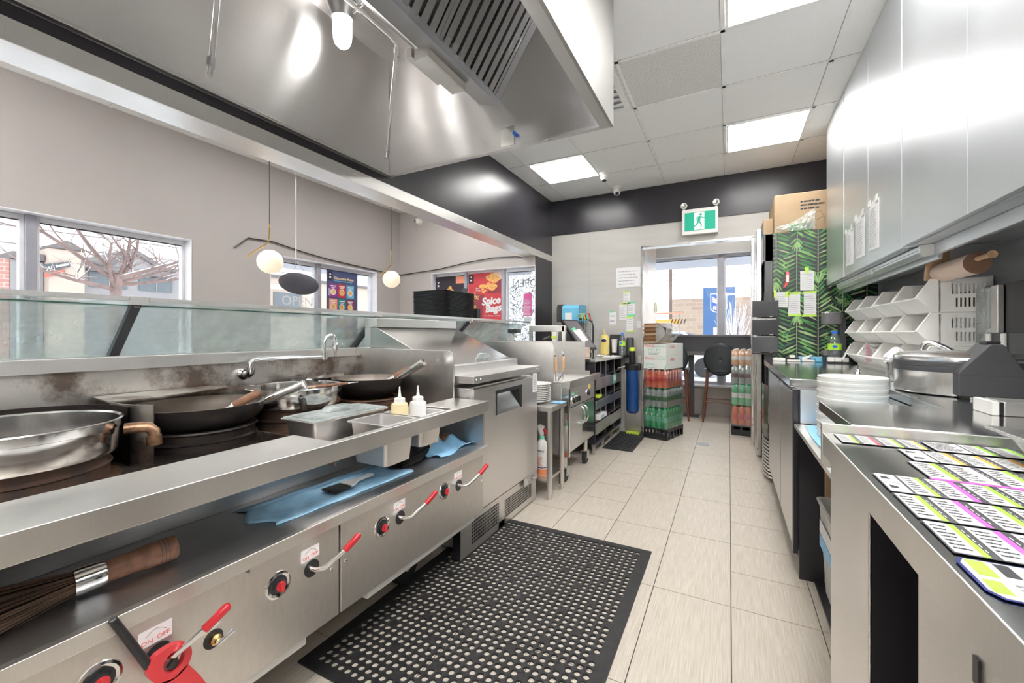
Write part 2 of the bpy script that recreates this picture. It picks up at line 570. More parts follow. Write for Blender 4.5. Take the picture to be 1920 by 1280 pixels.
def build(name, mb, parent=None, bev=0.0, smooth=True, loc=None):
    """link the shapes as ONE mesh object; coordinates are given in the world"""
    me = bpy.data.meshes.new(name)
    if parent is not None:
        o0 = OFF[parent.name]
    elif loc is not None:
        o0 = Vector(loc)
    else:
        xs = [p.x for p in mb.v]
        ys = [p.y for p in mb.v]
        zs = [p.z for p in mb.v]
        o0 = Vector(((min(xs) + max(xs)) / 2, (min(ys) + max(ys)) / 2, min(zs)))
    me.from_pydata([tuple(p - o0) for p in mb.v], [], mb.f)
    names = []
    for q in mb.m:
        if q not in names:
            names.append(q)
            me.materials.append(M[q])
    if len(names) > 1:
        me.polygons.foreach_set('material_index', [names.index(q) for q in mb.m])
    if smooth:
        me.polygons.foreach_set('use_smooth', [True] * len(me.polygons))
        me.set_sharp_from_angle(angle=math.radians(32))
    me.update()
    o = bpy.data.objects.new(name, me)
    COL.objects.link(o)
    OFF[o.name] = o0.copy()
    if parent is not None:
        o.parent = parent
    else:
        o.location = o0
    if bev:
        b = o.modifiers.new('bevel', 'BEVEL')
        b.width = bev
        b.segments = 2
        b.limit_method = 'ANGLE'
        b.angle_limit = math.radians(40)
        b.harden_normals = True
    return o


def tag(o, label, cat, group=None, kind=None):
    o['label'] = label
    o['category'] = cat
    if group:
        o['group'] = group
    if kind:
        o['kind'] = kind
    return o


def thing(name, label, cat, loc, group=None):
    o = bpy.data.objects.new(name, None)
    o.empty_display_size = 0.05
    COL.objects.link(o)
    o.location = loc
    OFF[o.name] = Vector(loc)
    return tag(o, label, cat, group)


def struct(name, mb, bev=0.0, parent=None, label=None):
    o = build(name, mb, parent, bev, smooth=False)
    if parent is None:
        o['kind'] = 'structure'
        if label:
            o['label'] = label
    return o


def dup(root, loc, rotz=None, label=None, group=None):
    def cp(o, par):
        c = o.copy()
        COL.objects.link(c)
        OFF[c.name] = OFF[o.name]
        if par is not None:
            c.parent = par
        for ch in [q for q in o.children]:
            cp(ch, c)
        return c
    r = cp(root, None)
    r.location = loc
    if rotz is not None:
        r.rotation_euler = (0, 0, rotz)
    if label:
        r['label'] = label
    if group:
        r['group'] = group
    return r


def text_mb(mb, s, at, right, up, size, ext=0.0004, align='LEFT', bold=0.0, shear=0.0, mirror=False):
    """lettering laid on a plane: at = start, right / up = directions"""
    cu = bpy.data.curves.new('txt', 'FONT')
    cu.body = s
    cu.size = size
    cu.align_x = align
    cu.extrude = ext
    cu.offset = bold
    cu.shear = shear
    cu.resolution_u = 3
    ob = bpy.data.objects.new('txt', cu)
    COL.objects.link(ob)
    bpy.context.view_layer.update()
    me = bpy.data.meshes.new_from_object(ob.evaluated_get(bpy.context.evaluated_depsgraph_get()))
    r, u = Vector(right).normalized(), Vector(up).normalized()
    if mirror:
        r = -r
    n = r.cross(u)
    vs = [Vector(at) + r * v.co.x + u * v.co.y + n * v.co.z for v in me.vertices]
    mb.add(vs, [tuple(p.vertices) for p in me.polygons])
    bpy.data.objects.remove(ob)
    bpy.data.curves.remove(cu)
    bpy.data.meshes.remove(me)
    return mb


def lines_mb(mb, at, right, up, w, h, rows, fill=0.7, th=0.18, seed=1):
    """rows of tiny print as thin bars (unreadable writing)"""
    rnd = random.Random(seed)
    r, u = Vector(right).normalized(), Vector(up).normalized()
    n = r.cross(u) * 0.0004
    p0 = Vector(at)
    for k in range(rows):
        y = h * (1 - (k + 0.5) / rows)
        x = 0.0
        end = w * (fill + rnd.random() * (1 - fill))
        while x < end:
            l_ = w * (0.08 + rnd.random() * 0.22)
            l_ = min(l_, end - x)
            hh = h / rows * th
            a = p0 + r * x + u * (y - hh) + n
            b = p0 + r * (x + l_) + u * (y - hh) + n
            mb.add([a, b, b + u * 2 * hh, a + u * 2 * hh], [(0, 1, 2, 3)])
            x += l_ + w * 0.03
    return mb

# ================================================================== SETTING
CZ = 2.76
# ---- floor: laid tile by tile over dark grout
mb = MB('grout')
mb.box(-4.12, 2.4, -1.6, 4.9, -0.06, -0.0025)
mb.box(-1.2, 2.4, 4.9, 6.55, -0.06, -0.0025)
mb.use('floor_tile')
g = 0.0017
rnd = random.Random(3)
for k in range(-14, 8):
    x0, x1 = 0.007 + 0.305 * k, 0.007 + 0.305 * (k + 1)
    y = 1.94 - 0.585 * 7
    while y < 6.5:
        full = k in (-1, -2) or (k == 0 and not (abs(y - 1.94) < 0.01 or y > 3.0)) or (k in (-5, -6) and rnd.random() < 0.6)
        if k == 0 and abs(y - 2.525) < 0.01:
            cuts = [y, y + 0.29, y + 0.585]
        elif k == 0 and abs(y - 1.94) < 0.01:
            cuts = [y, y + 0.29, y + 0.585]
        else:
            cuts = [y, y + 0.585] if full else [y, y + 0.2925, y + 0.585]
        for a, b in zip(cuts, cuts[1:]):
            if a > 4.7 and x0 < -1.25:
                continue
            mb.box(max(x0, -4.12) + g, min(x1, 2.4) - g, a + g, min(b, 6.55) - g, -0.01, 0)
        y += 0.585
struct('floor', mb)

# ---- ceiling and its T-bars
mb = MB('ceiling_tile')
mb.box(-1.954, 2.4, 2.06, 4.9, CZ, CZ + 0.03)
mb.box(-1.2, 2.4, 4.9, 6.55, CZ, CZ + 0.03)
mb.box(-0.49, 2.4, -1.6, 2.06, CZ, CZ + 0.03)
mb.box(-4.12, -2.104, -1.6, 4.5, CZ, CZ + 0.03)
mb.use('ceiling_tile_speckled')
mb.box(-0.593, -0.042, 2.547, 3.098, CZ - 0.0015, CZ)
struct('ceiling', mb)
mb = MB('tbar_white')
XS = [-0.03 + 0.575 * k for k in range(-3, 5)]
YS = [2.535 + 0.575 * k for k in range(-7, 8)]


def bar(x0, x1, y0, y1):
    mb.use('tbar_white').box(x0, x1, y0, y1, CZ - 0.004, CZ - 0.0005)
    if x1 - x0 < y1 - y0:
        mb.use('groove').box(x0 - 0.0035, x0, y0, y1, CZ - 0.0018, CZ - 0.0005)
    else:
        mb.use('groove').box(x0, x1, y0 - 0.0035, y0, CZ - 0.0018, CZ - 0.0005)


for x in XS:
    if x > 1.0:
        bar(x - 0.011, x + 0.011, 4.96, 6.39)
        continue
    y0 = 2.07 if x < -0.5 else -1.6
    bar(x - 0.011, x + 0.011, y0, 4.85)
for y in YS:
    if y > 6.4:
        continue
    x0 = -1.06 if y > 4.9 else -1.954 if y > 2.1 else -0.49
    bar(x0, 1.02 if y < 4.9 else 2.2, y - 0.011, y + 0.011)
for y in [0.2 + 0.575 * k for k in range(-3, 8)]:
    bar(-3.97, -2.104, y - 0.011, y + 0.011)
bar(-3.42, -3.398, -1.6, 4.35)
struct('trim_1', mb)

# ---- walls
mb = MB('wall_taupe')
for (y0, y1, z0, z1) in ((-1.6, 4.5, 0, 0.75), (-1.6, 4.5, 1.905, CZ), (-1.6, -0.6, 0.75, 1.905), (1.87, 2.535, 0.75, 1.905), (3.94, 4.5, 0.75, 1.905)):
    mb.box(-4.12, -3.97, y0, y1, z0, z1)
struct('wall_left', mb)
mb = MB('wall_taupe')
for (x0, x1, z0, z1) in ((-3.97, -1.96, 0, 0.75), (-3.97, -1.96, 1.905, CZ), (-3.97, -3.44, 0.75, 1.905)):
    mb.box(x0, x1, 4.35, 4.5, z0, z1)
struct('wall_dining_back', mb)
# black partition end and the bulkhead over the pass
mb = MB('laminate_black')
mb.box(-1.966, -1.954, 4.352, 4.85, 0, 2.01)
mb.box(-2.104, -1.954, -1.6, 4.85, 2.085, CZ)
mb.box(-1.954, 1.02, 4.838, 4.85, 2.335, CZ)
mb.use('wall_dark').box(-0.922, -0.919, 4.8372, 4.8385, 2.34, CZ)
struct('trim_2', mb)
mb = MB('steel_shelf')
mb.box(-2.108, -1.948, -1.6, 4.35, 2.01, 2.085)
mb.box(-2.108, -1.948, 4.35, 4.848, 2.01, 2.085)
struct('trim_3', mb, bev=0.003)
# kitchen back wall with its doorway
mb = MB('wall_tile')
mb.box(-1.954, -0.861, 4.85, 4.95, 0, CZ)
mb.box(-0.861, 0.205, 4.85, 4.95, 2.09, CZ)
mb.box(0.205, 1.02, 4.85, 4.95, 0, CZ)
mb.use('groove')
for x in (-1.48, -0.925):
    mb.box(x - 0.0015, x + 0.0015, 4.8488, 4.852, 0, 2.335)
for z in (1.17, 1.70):
    mb.box(-1.954, -0.87, 4.8488, 4.852, z - 0.0015, z + 0.0015)
mb.box(-0.35, -0.347, 4.8488, 4.852, 2.09, 2.335)
struct('wall_back', mb)
mb = MB('wall_dark')
mb.box(1.02, 1.12, -1.6, 4.85, 0, CZ)
mb.use('groove').box(1.018, 1.021, 2.333, 2.336, 1.3, 1.6)
mb.box(1.018, 1.021, 3.2, 3.203, 0.9, 1.6)
struct('wall_right', mb)
mb = MB('wall_pale').box(-4.12, 1.12, -1.75, -1.6, 0, CZ)
struct('wall_front', mb)
# room beyond the doorway
mb = MB('concrete_low')
mb.box(-1.2, 2.4, 6.4, 6.55, 0, 0.40)
mb.use('wall_tile').box(-1.2, 2.4, 6.4, 6.55, 2.23, CZ)
mb.box(-1.2, -1.05, 6.4, 6.55, 0.40, 2.23)
mb.box(1.6, 2.4, 6.4, 6.55, 0.40, 2.23)
struct('wall_far', mb)
mb = MB('wall_tile').box(-1.2, -1.06, 4.95, 6.40, 0, CZ)
struct('wall_far_left', mb)
mb = MB('wall_tile').box(2.4, 2.5, 4.85, 6.55, 0, CZ)
mb.box(1.12, 2.4, 4.85, 4.95, 0, CZ)
struct('wall_far_right', mb)
mb = MB('pillar_steel').box(-1.05, -0.872, 4.95, 5.9, 0, CZ)
mb.use('steel').box(-0.8725, -0.8695, 4.95, 5.9, 1.96, 2.1)
struct('wall_passage', mb)

# ---- door 1: steel lined opening with a leaf folded back
mb = MB('steel_z')
mb.box(-0.873, -0.858, 4.835, 4.955, 0, 2.1)
mb.box(0.198, 0.222, 4.835, 4.955, 0, 2.1)
mb.box(-0.873, 0.222, 4.835, 4.955, 2.085, 2.105)
d1 = struct('door_1', mb, bev=0.002)
mb = MB('steel_z').box(0.222, 0.262, 4.40, 4.83, 0.02, 2.07)
build('door_leaf', mb, d1, bev=0.004)
for z in (1.78, 1.55, 0.35):
    mb = MB('steel_polished').rbox(0.196, 0.224, 4.80, 4.834, z - 0.055, z + 0.055, 0.006)
    build('hinge', mb, d1)


# ---- windows: frame, mullions, panes
def window(n, axis, c, spans, z0, z1, depth, mull, label):
    """axis 'x': wall plane at X=c facing +X, spans along Y; axis 'y': wall plane at Y=c facing -Y"""
    a0, a1 = spans[0][0], spans[-1][1]
    fr = MB('window_white')

    def bx(a, b, d0, d1, z0_, z1_, m='window_white', t=None):
        t = t or fr
        t.use(m)
        if axis == 'x':
            t.box(c - d1, c - d0, a, b, z0_, z1_)
        else:
            t.box(a, b, c + d0, c + d1, z0_, z1_)
    lt = 0.008
    bx(a0 - lt, a0, 0, depth, z0, z1)
    bx(a1, a1 + lt, 0, depth, z0, z1)
    bx(a0 - lt, a1 + lt, 0, depth, z1, z1 + lt)
    bx(a0 - lt, a1 + lt, 0, depth, z0 - lt, z0)
    fw = 0.035
    d0, d1 = depth - 0.055, depth - 0.005
    for (a, b) in spans:
        bx(a, a + fw * 0.6, d0, d1, z0, z1)
        bx(b - fw * 0.6, b, d0, d1, z0, z1)
        bx(a + fw * 0.6, b - fw * 0.6, d0, d1, z1 - fw, z1)
        bx(a + fw * 0.6, b - fw * 0.6, d0, d1, z0, z0 + fw)
        bx(a + fw * 0.6, b - fw * 0.6, d0 + 0.01, d0 + 0.02, z1 - fw - 0.008, z1 - fw, 'ink_black')
    for (a, b), (a2, b2) in zip(spans, spans[1:]):
        bx(b, a2, d0 - mull, d1, z0, z1, 'frame_grey')
    o = struct('window_%d' % n, fr, bev=0.002)
    for (a, b) in spans:
        p = MB('pane')
        bx(a + fw * 0.6, b - fw * 0.6, d0 + 0.022, d0 + 0.026, z0 + fw, z1 - fw, 'pane', p)
        build('pane', p, o, smooth=False)
    return o


window(1, 'x', -3.97, [(-0.59, 0.955), (1.005, 1.86)], 0.76, 1.897, 0.15, 0.03, '')
window(2, 'x', -3.97, [(2.545, 3.115), (3.165, 3.93)], 0.76, 1.897, 0.15, 0.03, '')
window(3, 'y', 4.35, [(-3.43, -2.975), (-2.93, -2.435), (-2.39, -1.966)], 0.76, 1.897, 0.15, 0.03, '')
window(4, 'y', 6.4, [(-1.04, -0.13), (-0.06, 0.8), (0.87, 1.59)], 0.42, 2.22, 0.15, 0.03, '')
# low sills
mb = MB('window_white').box(-1.04, 1.59, 6.33, 6.4, 0.395, 0.415)
struct('trim_4', mb)

# ---- ceiling lights: panels in view, then added unseen fill panels
def light_panel(x0, x1, y0, y1, label, group=None):
    t = thing('ceiling_light', label, 'ceiling light', ((x0 + x1) / 2, (y0 + y1) / 2, CZ), group)
    f = MB('tbar_white')
    w_ = 0.014
    f.box(x0, x1, y0, y0 + w_, CZ - 0.008, CZ - 0.0045).box(x0, x1, y1 - w_, y1, CZ - 0.008, CZ - 0.0045)
    f.box(x0, x0 + w_, y0 + w_, y1 - w_, CZ - 0.008, CZ - 0.0045).box(x1 - w_, x1, y0 + w_, y1 - w_, CZ - 0.008, CZ - 0.0045)
    build('frame', f, t)
    build('diffuser', MB('panel_light').box(x0 + w_, x1 - w_, y0 + w_, y1 - w_, CZ - 0.006, CZ - 0.003), t)


light_panel(-0.018, 0.535, 3.695, 4.25, 'square ceiling panel light nearest the exit sign, right of the cameras')
light_panel(-1.742, -1.178, 3.697, 4.248, 'square ceiling panel light beside the black bulkhead, left of the two ceiling cameras')
light_panel(-0.018, 0.535, 1.40, 2.52, 'large bright ceiling panel light cut by the top edge of the photo')
light_panel(-0.018, 0.535, 0.25, 0.80, 'added ceiling panel light out of the frame overhead', 'added ceiling lights out of the frame')  # added panels, unseen, to spread the brightness
light_panel(-0.018, 0.535, -0.90, -0.35, 'added ceiling panel light out of the frame overhead', 'added ceiling lights out of the frame')
for y in (0.23, 1.95, 3.3):
    light_panel(-3.10, -2.55, y, y + 0.55, 'added ceiling panel light out of the frame over the dining side', 'added dining ceiling lights out of the frame')  # added unseen panels over the dining side, for even light
light_panel(-0.3, 0.25, 5.3, 5.85, 'added ceiling panel light out of the frame beyond the doorway')  # added unseen panel to lift the far room

# added unseen tube lamps behind the camera, throwing fill light at the ceiling
for (x, lab) in ((0.25, 'added suspended tube lamp behind the camera over the walkway'), (-2.9, 'added suspended tube lamp behind the camera on the dining side')):
    t = thing('added_tube_lamp', lab, 'lamp', (x, -1.0, 2.3), 'added suspended tube lamps out of the frame')
    build('housing', MB('tbar_white').box(x - 0.62, x + 0.62, -1.05, -0.95, 2.24, 2.27), t)
    build('tube', MB('added_tube_light').tube([(x - 0.6, -1.0, 2.30), (x + 0.6, -1.0, 2.30)], 0.022, 14), t)
    build('cord', MB('plastic_black').tube([(x, -1.0, 2.36), (x, -1.0, CZ)], 0.004, 6), t)

# supply air vent in the ceiling by the hood
t = thing('air_vent', 'louvred white air vent in the ceiling tight against the hood', 'vent', (-0.89, 2.82, CZ))
f = MB('tbar_white')
for q in ((-1.16, -0.63, 2.56, 2.60), (-1.16, -0.63, 3.05, 3.09), (-1.16, -1.12, 2.6, 3.05), (-0.67, -0.63, 2.6, 3.05)):
    f.box(*q, CZ - 0.014, CZ - 0.004)
build('frame', f, t)
f = MB('tbar_white')
for k in range(6):
    y = 2.62 + k * 0.072
    f.prism([(-1.12, y, CZ - 0.012), (-1.12, y + 0.045, CZ - 0.005), (-1.12, y + 0.045, CZ - 0.003), (-1.12, y, CZ - 0.009)], (0.45, 0, 0))
build('louvres', f, t)
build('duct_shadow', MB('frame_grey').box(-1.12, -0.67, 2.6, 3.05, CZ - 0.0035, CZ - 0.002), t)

# ================================================================== EXTRACTION HOOD
hd = thing('extraction_hood', 'large stainless steel kitchen extraction hood over the wok range', 'range hood', (-1.2, 0.2, 2.13))
HY0, HY1 = -1.55, 2.04
mb = MB('steel_hood')
mb.box(-1.952, -1.94, HY0, HY1 - 0.016, 2.13, 2.87)                   # inner back sheet
mb.box(-1.952, -0.5, HY0, HY0 + 0.012, 2.13, 2.95)
build('back_sheet', mb, hd, smooth=False)
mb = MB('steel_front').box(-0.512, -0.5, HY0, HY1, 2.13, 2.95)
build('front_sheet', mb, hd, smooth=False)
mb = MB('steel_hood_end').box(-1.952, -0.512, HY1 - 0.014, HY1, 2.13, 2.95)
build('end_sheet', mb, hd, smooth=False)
mb = MB('steel_dark')
mb.box(-0.562, -0.512, HY0, HY1 - 0.014, 2.13, 2.142)
mb.use('steel').box(-1.94, -1.915, HY0, HY1 - 0.014, 2.128, 2.142)
mb.box(-1.94, -0.562, HY1 - 0.032, HY1 - 0.014, 2.128, 2.142)
build('lip', mb, hd, bev=0.002)
mb = MB('steel_hood')
mb.box(-1.94, -1.68, HY0, HY1 - 0.014, 2.855, 2.87)
build('inner_ceiling', mb, hd, smooth=False)
# V-bank: back slope, trough, baffle filters rising to the front
mb = MB('steel_hood')
a, b = (-1.70, 2.85), (-1.25, 2.43)
mb.prism([(a[0], HY0, a[1]), (b[0], HY0, b[1]), (b[0] + 0.01, HY0, b[1] + 0.012), (a[0] + 0.01, HY0, a[1] + 0.012)], (0, HY1 - 0.014 - HY0, 0))
build('plenum_slope', mb, hd, smooth=False)
mb = MB('steel_dark')
mb.prism([(-1.262, HY0, 2.425), (-1.135, HY0, 2.385), (-1.125, HY0, 2.42), (-1.13, HY0, 2.42), (-1.14, HY0, 2.395), (-1.262, HY0, 2.437)], (0, HY1 - 0.014 - HY0, 0))
build('grease_trough', mb, hd, smooth=False)
F0, F1 = Vector((-1.135, 0, 2.40)), Vector((-0.78, 0, 2.925))
fd = (F1 - F0).normalized()
fn = Vector((-fd.z, 0, fd.x))                     # towards the trough side, facing the cook
if fn.z > 0:
    fn = -fn
L_ = (F1 - F0).length
FW = 0.49
for k in range(7):
    y1 = HY1 - 0.07 - k * (FW + 0.004)
    y0 = y1 - FW
    mb = MB('baffle')
    for (ya, yb) in ((y0, y0 + 0.02), (y1 - 0.02, y1)):
        p = [F0 + fn * 0.0, F1, F1 - fn * 0.04, F0 - fn * 0.04]
        mb.prism([(q.x, ya, q.z) for q in p], (0, yb - ya, 0))
    nb = 8
    pit = (FW - 0.04) / nb
    for i in range(nb):
        yc = y0 + 0.02 + pit * (i + 0.5)
        # rounded outer channel
        pts = []
        for (dy, dn) in ((-0.36, -0.012), (-0.33, 0.0), (0.33, 0.0), (0.36, -0.012), (0.30, -0.004), (-0.30, -0.004)):
            q = F0 + fn * dn
            pts.append((q.x, yc + dy * pit, q.z))
        mb.prism(pts, tuple((F1 - F0)))
        # inner channel between them
        pts = []
        for (dy, dn) in ((0.30, -0.026), (0.30, -0.018), (0.34, -0.030), (0.66, -0.030), (0.70, -0.018), (0.70, -0.026), (0.66, -0.034), (0.34, -0.034)):
            q = F0 + fn * dn
            pts.append((q.x, yc + dy * pit, q.z))
        if i < nb - 1:
            mb.prism(pts, tuple((F1 - F0)))
    mb.use('plastic_black')
    q0, q1 = F0 - fn * 0.04, F1 - fn * 0.04
    mb.quad((q0.x, y0, q0.z), (q1.x, y0, q1.z), (q1.x, y1, q1.z), (q0.x, y1, q0.z))
    fl = build('baffle_filter', mb, hd)
    if k == 0:
        mh = MB('chrome')
        pc = F0 + fd * 0.24 + fn * 0.004
        yy = y1 - 0.035
        mh.tube([(pc.x, yy, pc.z), (pc.x + fn.x * 0.02, yy, pc.z + fn.z * 0.02), (pc.x + fn.x * 0.02 + fd.x * 0.06, yy, pc.z + fn.z * 0.02 + fd.z * 0.06), (pc.x + fd.x * 0.06, yy, pc.z + fd.z * 0.06)], 0.003, 8)
        build('handle', mh, fl)
mb = MB('steel_polished')
mb.prism([(F0.x, HY1 - 0.066, F0.z), (F1.x, HY1 - 0.066, F1.z), (F1.x - fn.x * .03, HY1 - 0.066, F1.z - fn.z * .03), (F0.x - fn.x * .03, HY1 - 0.066, F0.z - fn.z * .03)], (0, 0.05, 0))
build('filter_rail', mb, hd, smooth=False)
# grease cup hanging on the trough
mb = MB('steel_shelf')
mb.box(-1.335, -1.30, 1.50, 1.74, 2.40, 2.445)
mb.box(-1.285, -1.20, 1.50, 1.80, 2.37, 2.425)
mb.use('plastic_black').box(-1.30, -1.285, 1.53, 1.72, 2.40, 2.42)
build('grease_cup', mb, hd, bev=0.003)
mb = MB('steel')
mb.prism([(-1.205, 1.53, 2.37), (-1.205, 1.80, 2.37), (-1.205, 1.80, 2.41), (-1.205, 1.53, 2.50)], (0.004, 0, 0))
build('cup_hanger', mb, hd)
# repaired tag on the end sheet
mb = MB('steel_polished')
x0, x1 = -1.118, -1.035
mb.prism([(x0, 2.0235, 2.245), (x1, 2.0235, 2.255), (x1, 2.0235, 2.14), (x0, 2.0235, 2.135)], (0, -0.003, 0))
build('patch_plate', mb, hd, bev=0.001)
mb = MB('blue_cap').lathe([(0.001, -0.03), (0.010, -0.03), (0.010, 0)], (-1.022, 2.024, 2.197), 12, 'y')
build('plug', mb, hd)
# vapour-proof lamp
mb = MB('steel_dark')
mb.lathe([(0.075, 0.09), (0.075, 0.07), (0.055, 0.02), (0.056, 0.0), (0.001, 0.0)], (-1.8, 1.54, 2.765), 28)
lh = build('lamp_housing', mb, hd)
mb = MB('bulb_light')
mb.lathe([(0.001, -0.145), (0.02, -0.14), (0.036, -0.125), (0.045, -0.10), (0.047, -0.07), (0.047, 0.0), (0.001, 0.0)], (-1.8, 1.54, 2.762), 28)
build('glass_globe', mb, lh)
# lamp further back in the hood, out of the frame
mb = MB('steel_dark').lathe([(0.075, 0.09), (0.075, 0.07), (0.055, 0.02), (0.056, 0.0), (0.001, 0.0)], (-1.8, 0.2, 2.765), 28)
lh = build('lamp_housing', mb, hd)
build('glass_globe', MB('bulb_light').lathe([(0.001, -0.145), (0.02, -0.14), (0.036, -0.125), (0.045, -0.10), (0.047, -0.07), (0.047, 0.0), (0.001, 0.0)], (-1.8, 0.2, 2.762), 28), lh)
# fire suppression pipe with two nozzle drops
fp = thing('fire_suppression_pipe', 'chrome fire suppression pipe with long nozzle drops inside the hood', 'pipe', (-1.6, 1.7, 2.7))
mb = MB('chrome')
mb.tube([(-1.6, -1.5, 2.70), (-1.6, 1.66, 2.70), (-1.6, 1.70, 2.695), (-1.6, 1.725, 2.68), (-1.6, 1.73, 2.655)], 0.0115, 14)
build('pipe', mb, fp)
mb = MB('steel_polished')
mb.tube([(-1.6, 1.725, 2.665), (-1.6, 1.728, 2.62)], 0.0155, 14)
build('elbow', mb, fp)
for (y0, y1, zb) in ((1.728, 1.66, 2.10), (0.86, 0.812, 2.07)):
    mb = MB('chrome').tube([(-1.6, y0, 2.69), (-1.6, y1, zb)], 0.0105, 14)
    dp = build('nozzle_drop', mb, fp)
    mb = MB('steel_polished').tube([(-1.6, y1, zb + 0.01), (-1.6, y1 - 0.002, zb - 0.022)], 0.014, 6)
    mb.tube([(-1.6, y1 - 0.002, zb - 0.022), (-1.6, y1 - 0.006, zb - 0.055)], 0.011, 12)
    build('nozzle', mb, dp)
mb = MB('steel_dark').box(-1.635, -1.565, 1.40, 1.50, 2.765, 2.785)
mb.T = None
mb.use('chrome').tube([(-1.6, 1.45, 2.77), (-1.6, 1.46, 2.70)], 0.006, 10)
mb.tube([(-1.63, 1.46, 2.69), (-1.57, 1.46, 2.71)], 0.008, 10)
build('pipe_bracket', mb, fp)

# ================================================================== WOK RANGE
wr = thing('wok_range', 'long stainless steel gas wok range with four burners', 'wok range', (-1.5, 0.6, 0))
RY0, RY1 = -0.9, 1.755
mb = MB('steel_burnt')
mb.box(-1.915, -1.247, RY0, RY1, 0.70, 0.724)
build('deck', mb, wr)
mb = MB('steel_greasy')
mb.box(-1.928, -1.915, RY0, RY1, 0.70, 1.0)
build('backsplash', mb, wr, smooth=False)
mb = MB('steel_shelf')
mb.box(-1.955, -1.895, RY0, RY1, 0.995, 1.042)
build('backsplash_ledge', mb, wr, bev=0.003)
mb = MB('steel')
pts = [(-1.914, 0.725), (-1.247, 0.795), (-1.247, 1.0), (-1.252, 1.022), (-1.27, 1.034), (-1.914, 1.040)]
pts[1] = (-1.243, 0.795)
mb.prism([(x, RY1 - 0.006, z) for x, z in [(-1.914, 0.724), (-1.243, 0.724), (-1.243, 1.0), (-1.252, 1.025), (-1.275, 1.034), (-1.914, 1.042)]], (0, 0.012, 0))
sp_ = build('side_splash', mb, wr, bev=0.001)
# the front rail with its cut-out for pans
mb = MB('steel_shelf')
def rail(y0, y1, x0, x1):
    mb.box(x0, x1, y0, y1, 0.789, 0.795)
rail(RY0, 0.875, -1.247, -1.042)
rail(0.875, 1.50, -1.072, -1.042)
rail(1.50, RY1, -1.247, -1.042)
mb.box(-1.046, -1.036, RY0, RY1, 0.742, 0.797)
mb.box(-1.247, -1.046, RY1 - 0.005, RY1, 0.742, 0.789)
mb.box(-1.250, -1.244, RY0, 0.875, 0.724, 0.789)
mb.box(-1.250, -1.244, 1.50, RY1, 0.724, 0.789)
build('front_rail', mb, wr, bev=0.002)
mb = MB('steel_greasy')
mb.box(-1.44, -1.05, 0.872, 0.875, 0.724, 0.789)
build('pan_well', mb, wr)
# lower shelf
mb = MB('steel_dark')
mb.box(-1.38, -1.046, RY0, RY1, 0.565, 0.577)
mb.box(-1.385, -1.373, RY0, RY1, 0.577, 0.722)
mb.box(-1.373, -1.06, RY1 - 0.012, RY1, 0.577, 0.742)
mb.use('steel_shelf').box(-1.058, -1.040, RY0, RY1, 0.545, 0.579)
build('lower_shelf', mb, wr, bev=0.0015)
# body and control panels
mb = MB('steel_panel')
mb.box(-1.90, -1.075, RY0, RY1, 0.27, 0.565)
mb.box(-1.90, -1.39, RY0, RY1, 0.565, 0.70)
build('body', mb, wr)
pan_a = build('control_panel', MB('steel_panel').box(-1.074, -1.058, -0.80, 0.892, 0.265, 0.540), wr, bev=0.002)
pan_b = build('control_panel', MB('steel_panel').box(-1.074, -1.058, 0.899, 1.738, 0.265, 0.540), wr, bev=0.002)
for (y, z, p) in ((0.865, 0.415, pan_a), (0.918, 0.415, pan_b), (1.722, 0.415, pan_b), (0.62, 0.53, pan_a)):
    build('screw', MB('steel_polished').lathe([(0.006, 0), (0.005, 0.002), (0.001, 0.003)], (-1.0578, y, z), 12, 'x'), p)


def lever(y, z, p):
    mb = MB('plastic_black').lathe([(0.024, 0.0), (0.024, 0.0012), (0.001, 0.0012)], (-1.058, y, z), 24, 'x')
    h = build('valve_hole', mb, p)
    mb = MB('steel_polished')
    mb.tube([(-1.06, y - 0.006, z + 0.004), (-1.035, y - 0.002, z + 0.002), (-1.015, y + 0.012, z + 0.006), (-0.995, y + 0.035, z + 0.030), (-0.978, y + 0.055, z + 0.050), (-0.968, y + 0.072, z + 0.068)], 0.0065, 12)
    h2 = build('valve_lever', mb, p)
    mb = MB('red_grip')
    mb.tube([(-0.981, y + 0.050, z + 0.046), (-0.970, y + 0.068, z + 0.064), (-0.963, y + 0.083, z + 0.079), (-0.961, y + 0.087, z + 0.083)], [0.0092, 0.0092, 0.0092, 0.006], 14)
    build('grip', mb, h2)
    mb = MB('paper_pink').box(-1.0575, -1.0568, y - 0.034, y + 0.024, z + 0.028, z + 0.062)
    mb.use('red_text')
    text_mb(mb, 'ON', (-1.0565, y - 0.030, z + 0.032), (0, 1, 0), (0, 0, 1), 0.013)
    text_mb(mb, 'OFF', (-1.0565, y - 0.003, z + 0.034), (0, 1, 0), (0, 0, 1), 0.013)
    mb.use('ink')
    mb.tube([(-1.0565, y - 0.022 + 0.036 * i / 8, z + 0.047 + 0.010 * math.sin(PI * i / 8)) for i in range(9)], 0.0006, 5)
    build('on_off_plate', mb, p)


def knob(y, z, p):
    mb = MB('steel_polished')
    mb.lathe([(0.036, 0.0), (0.0345, 0.003), (0.030, 0.0045), (0.0245, 0.003), (0.0235, 0.001)], (-1.058, y, z), 32, 'x')
    b_ = build('gas_bezel', mb, p)
    mb = MB('plastic_black').lathe([(0.024, 0.001), (0.024, 0.002), (0.0175, 0.0035), (0.0170, 0.011), (0.0125, 0.013)], (-1.058, y, z), 24, 'x')
    mb.use('red_plastic').lathe([(0.0125, 0.012), (0.0125, 0.015), (0.001, 0.016)], (-1.058, y, z), 24, 'x')
    mb.prism([(-1.043, y - 0.004, z - 0.012), (-1.043, y + 0.005, z - 0.012), (-1.043, y + 0.004, z + 0.012), (-1.043, y - 0.005, z + 0.012)], (0.007, 0, 0))
    build('gas_knob', mb, p)


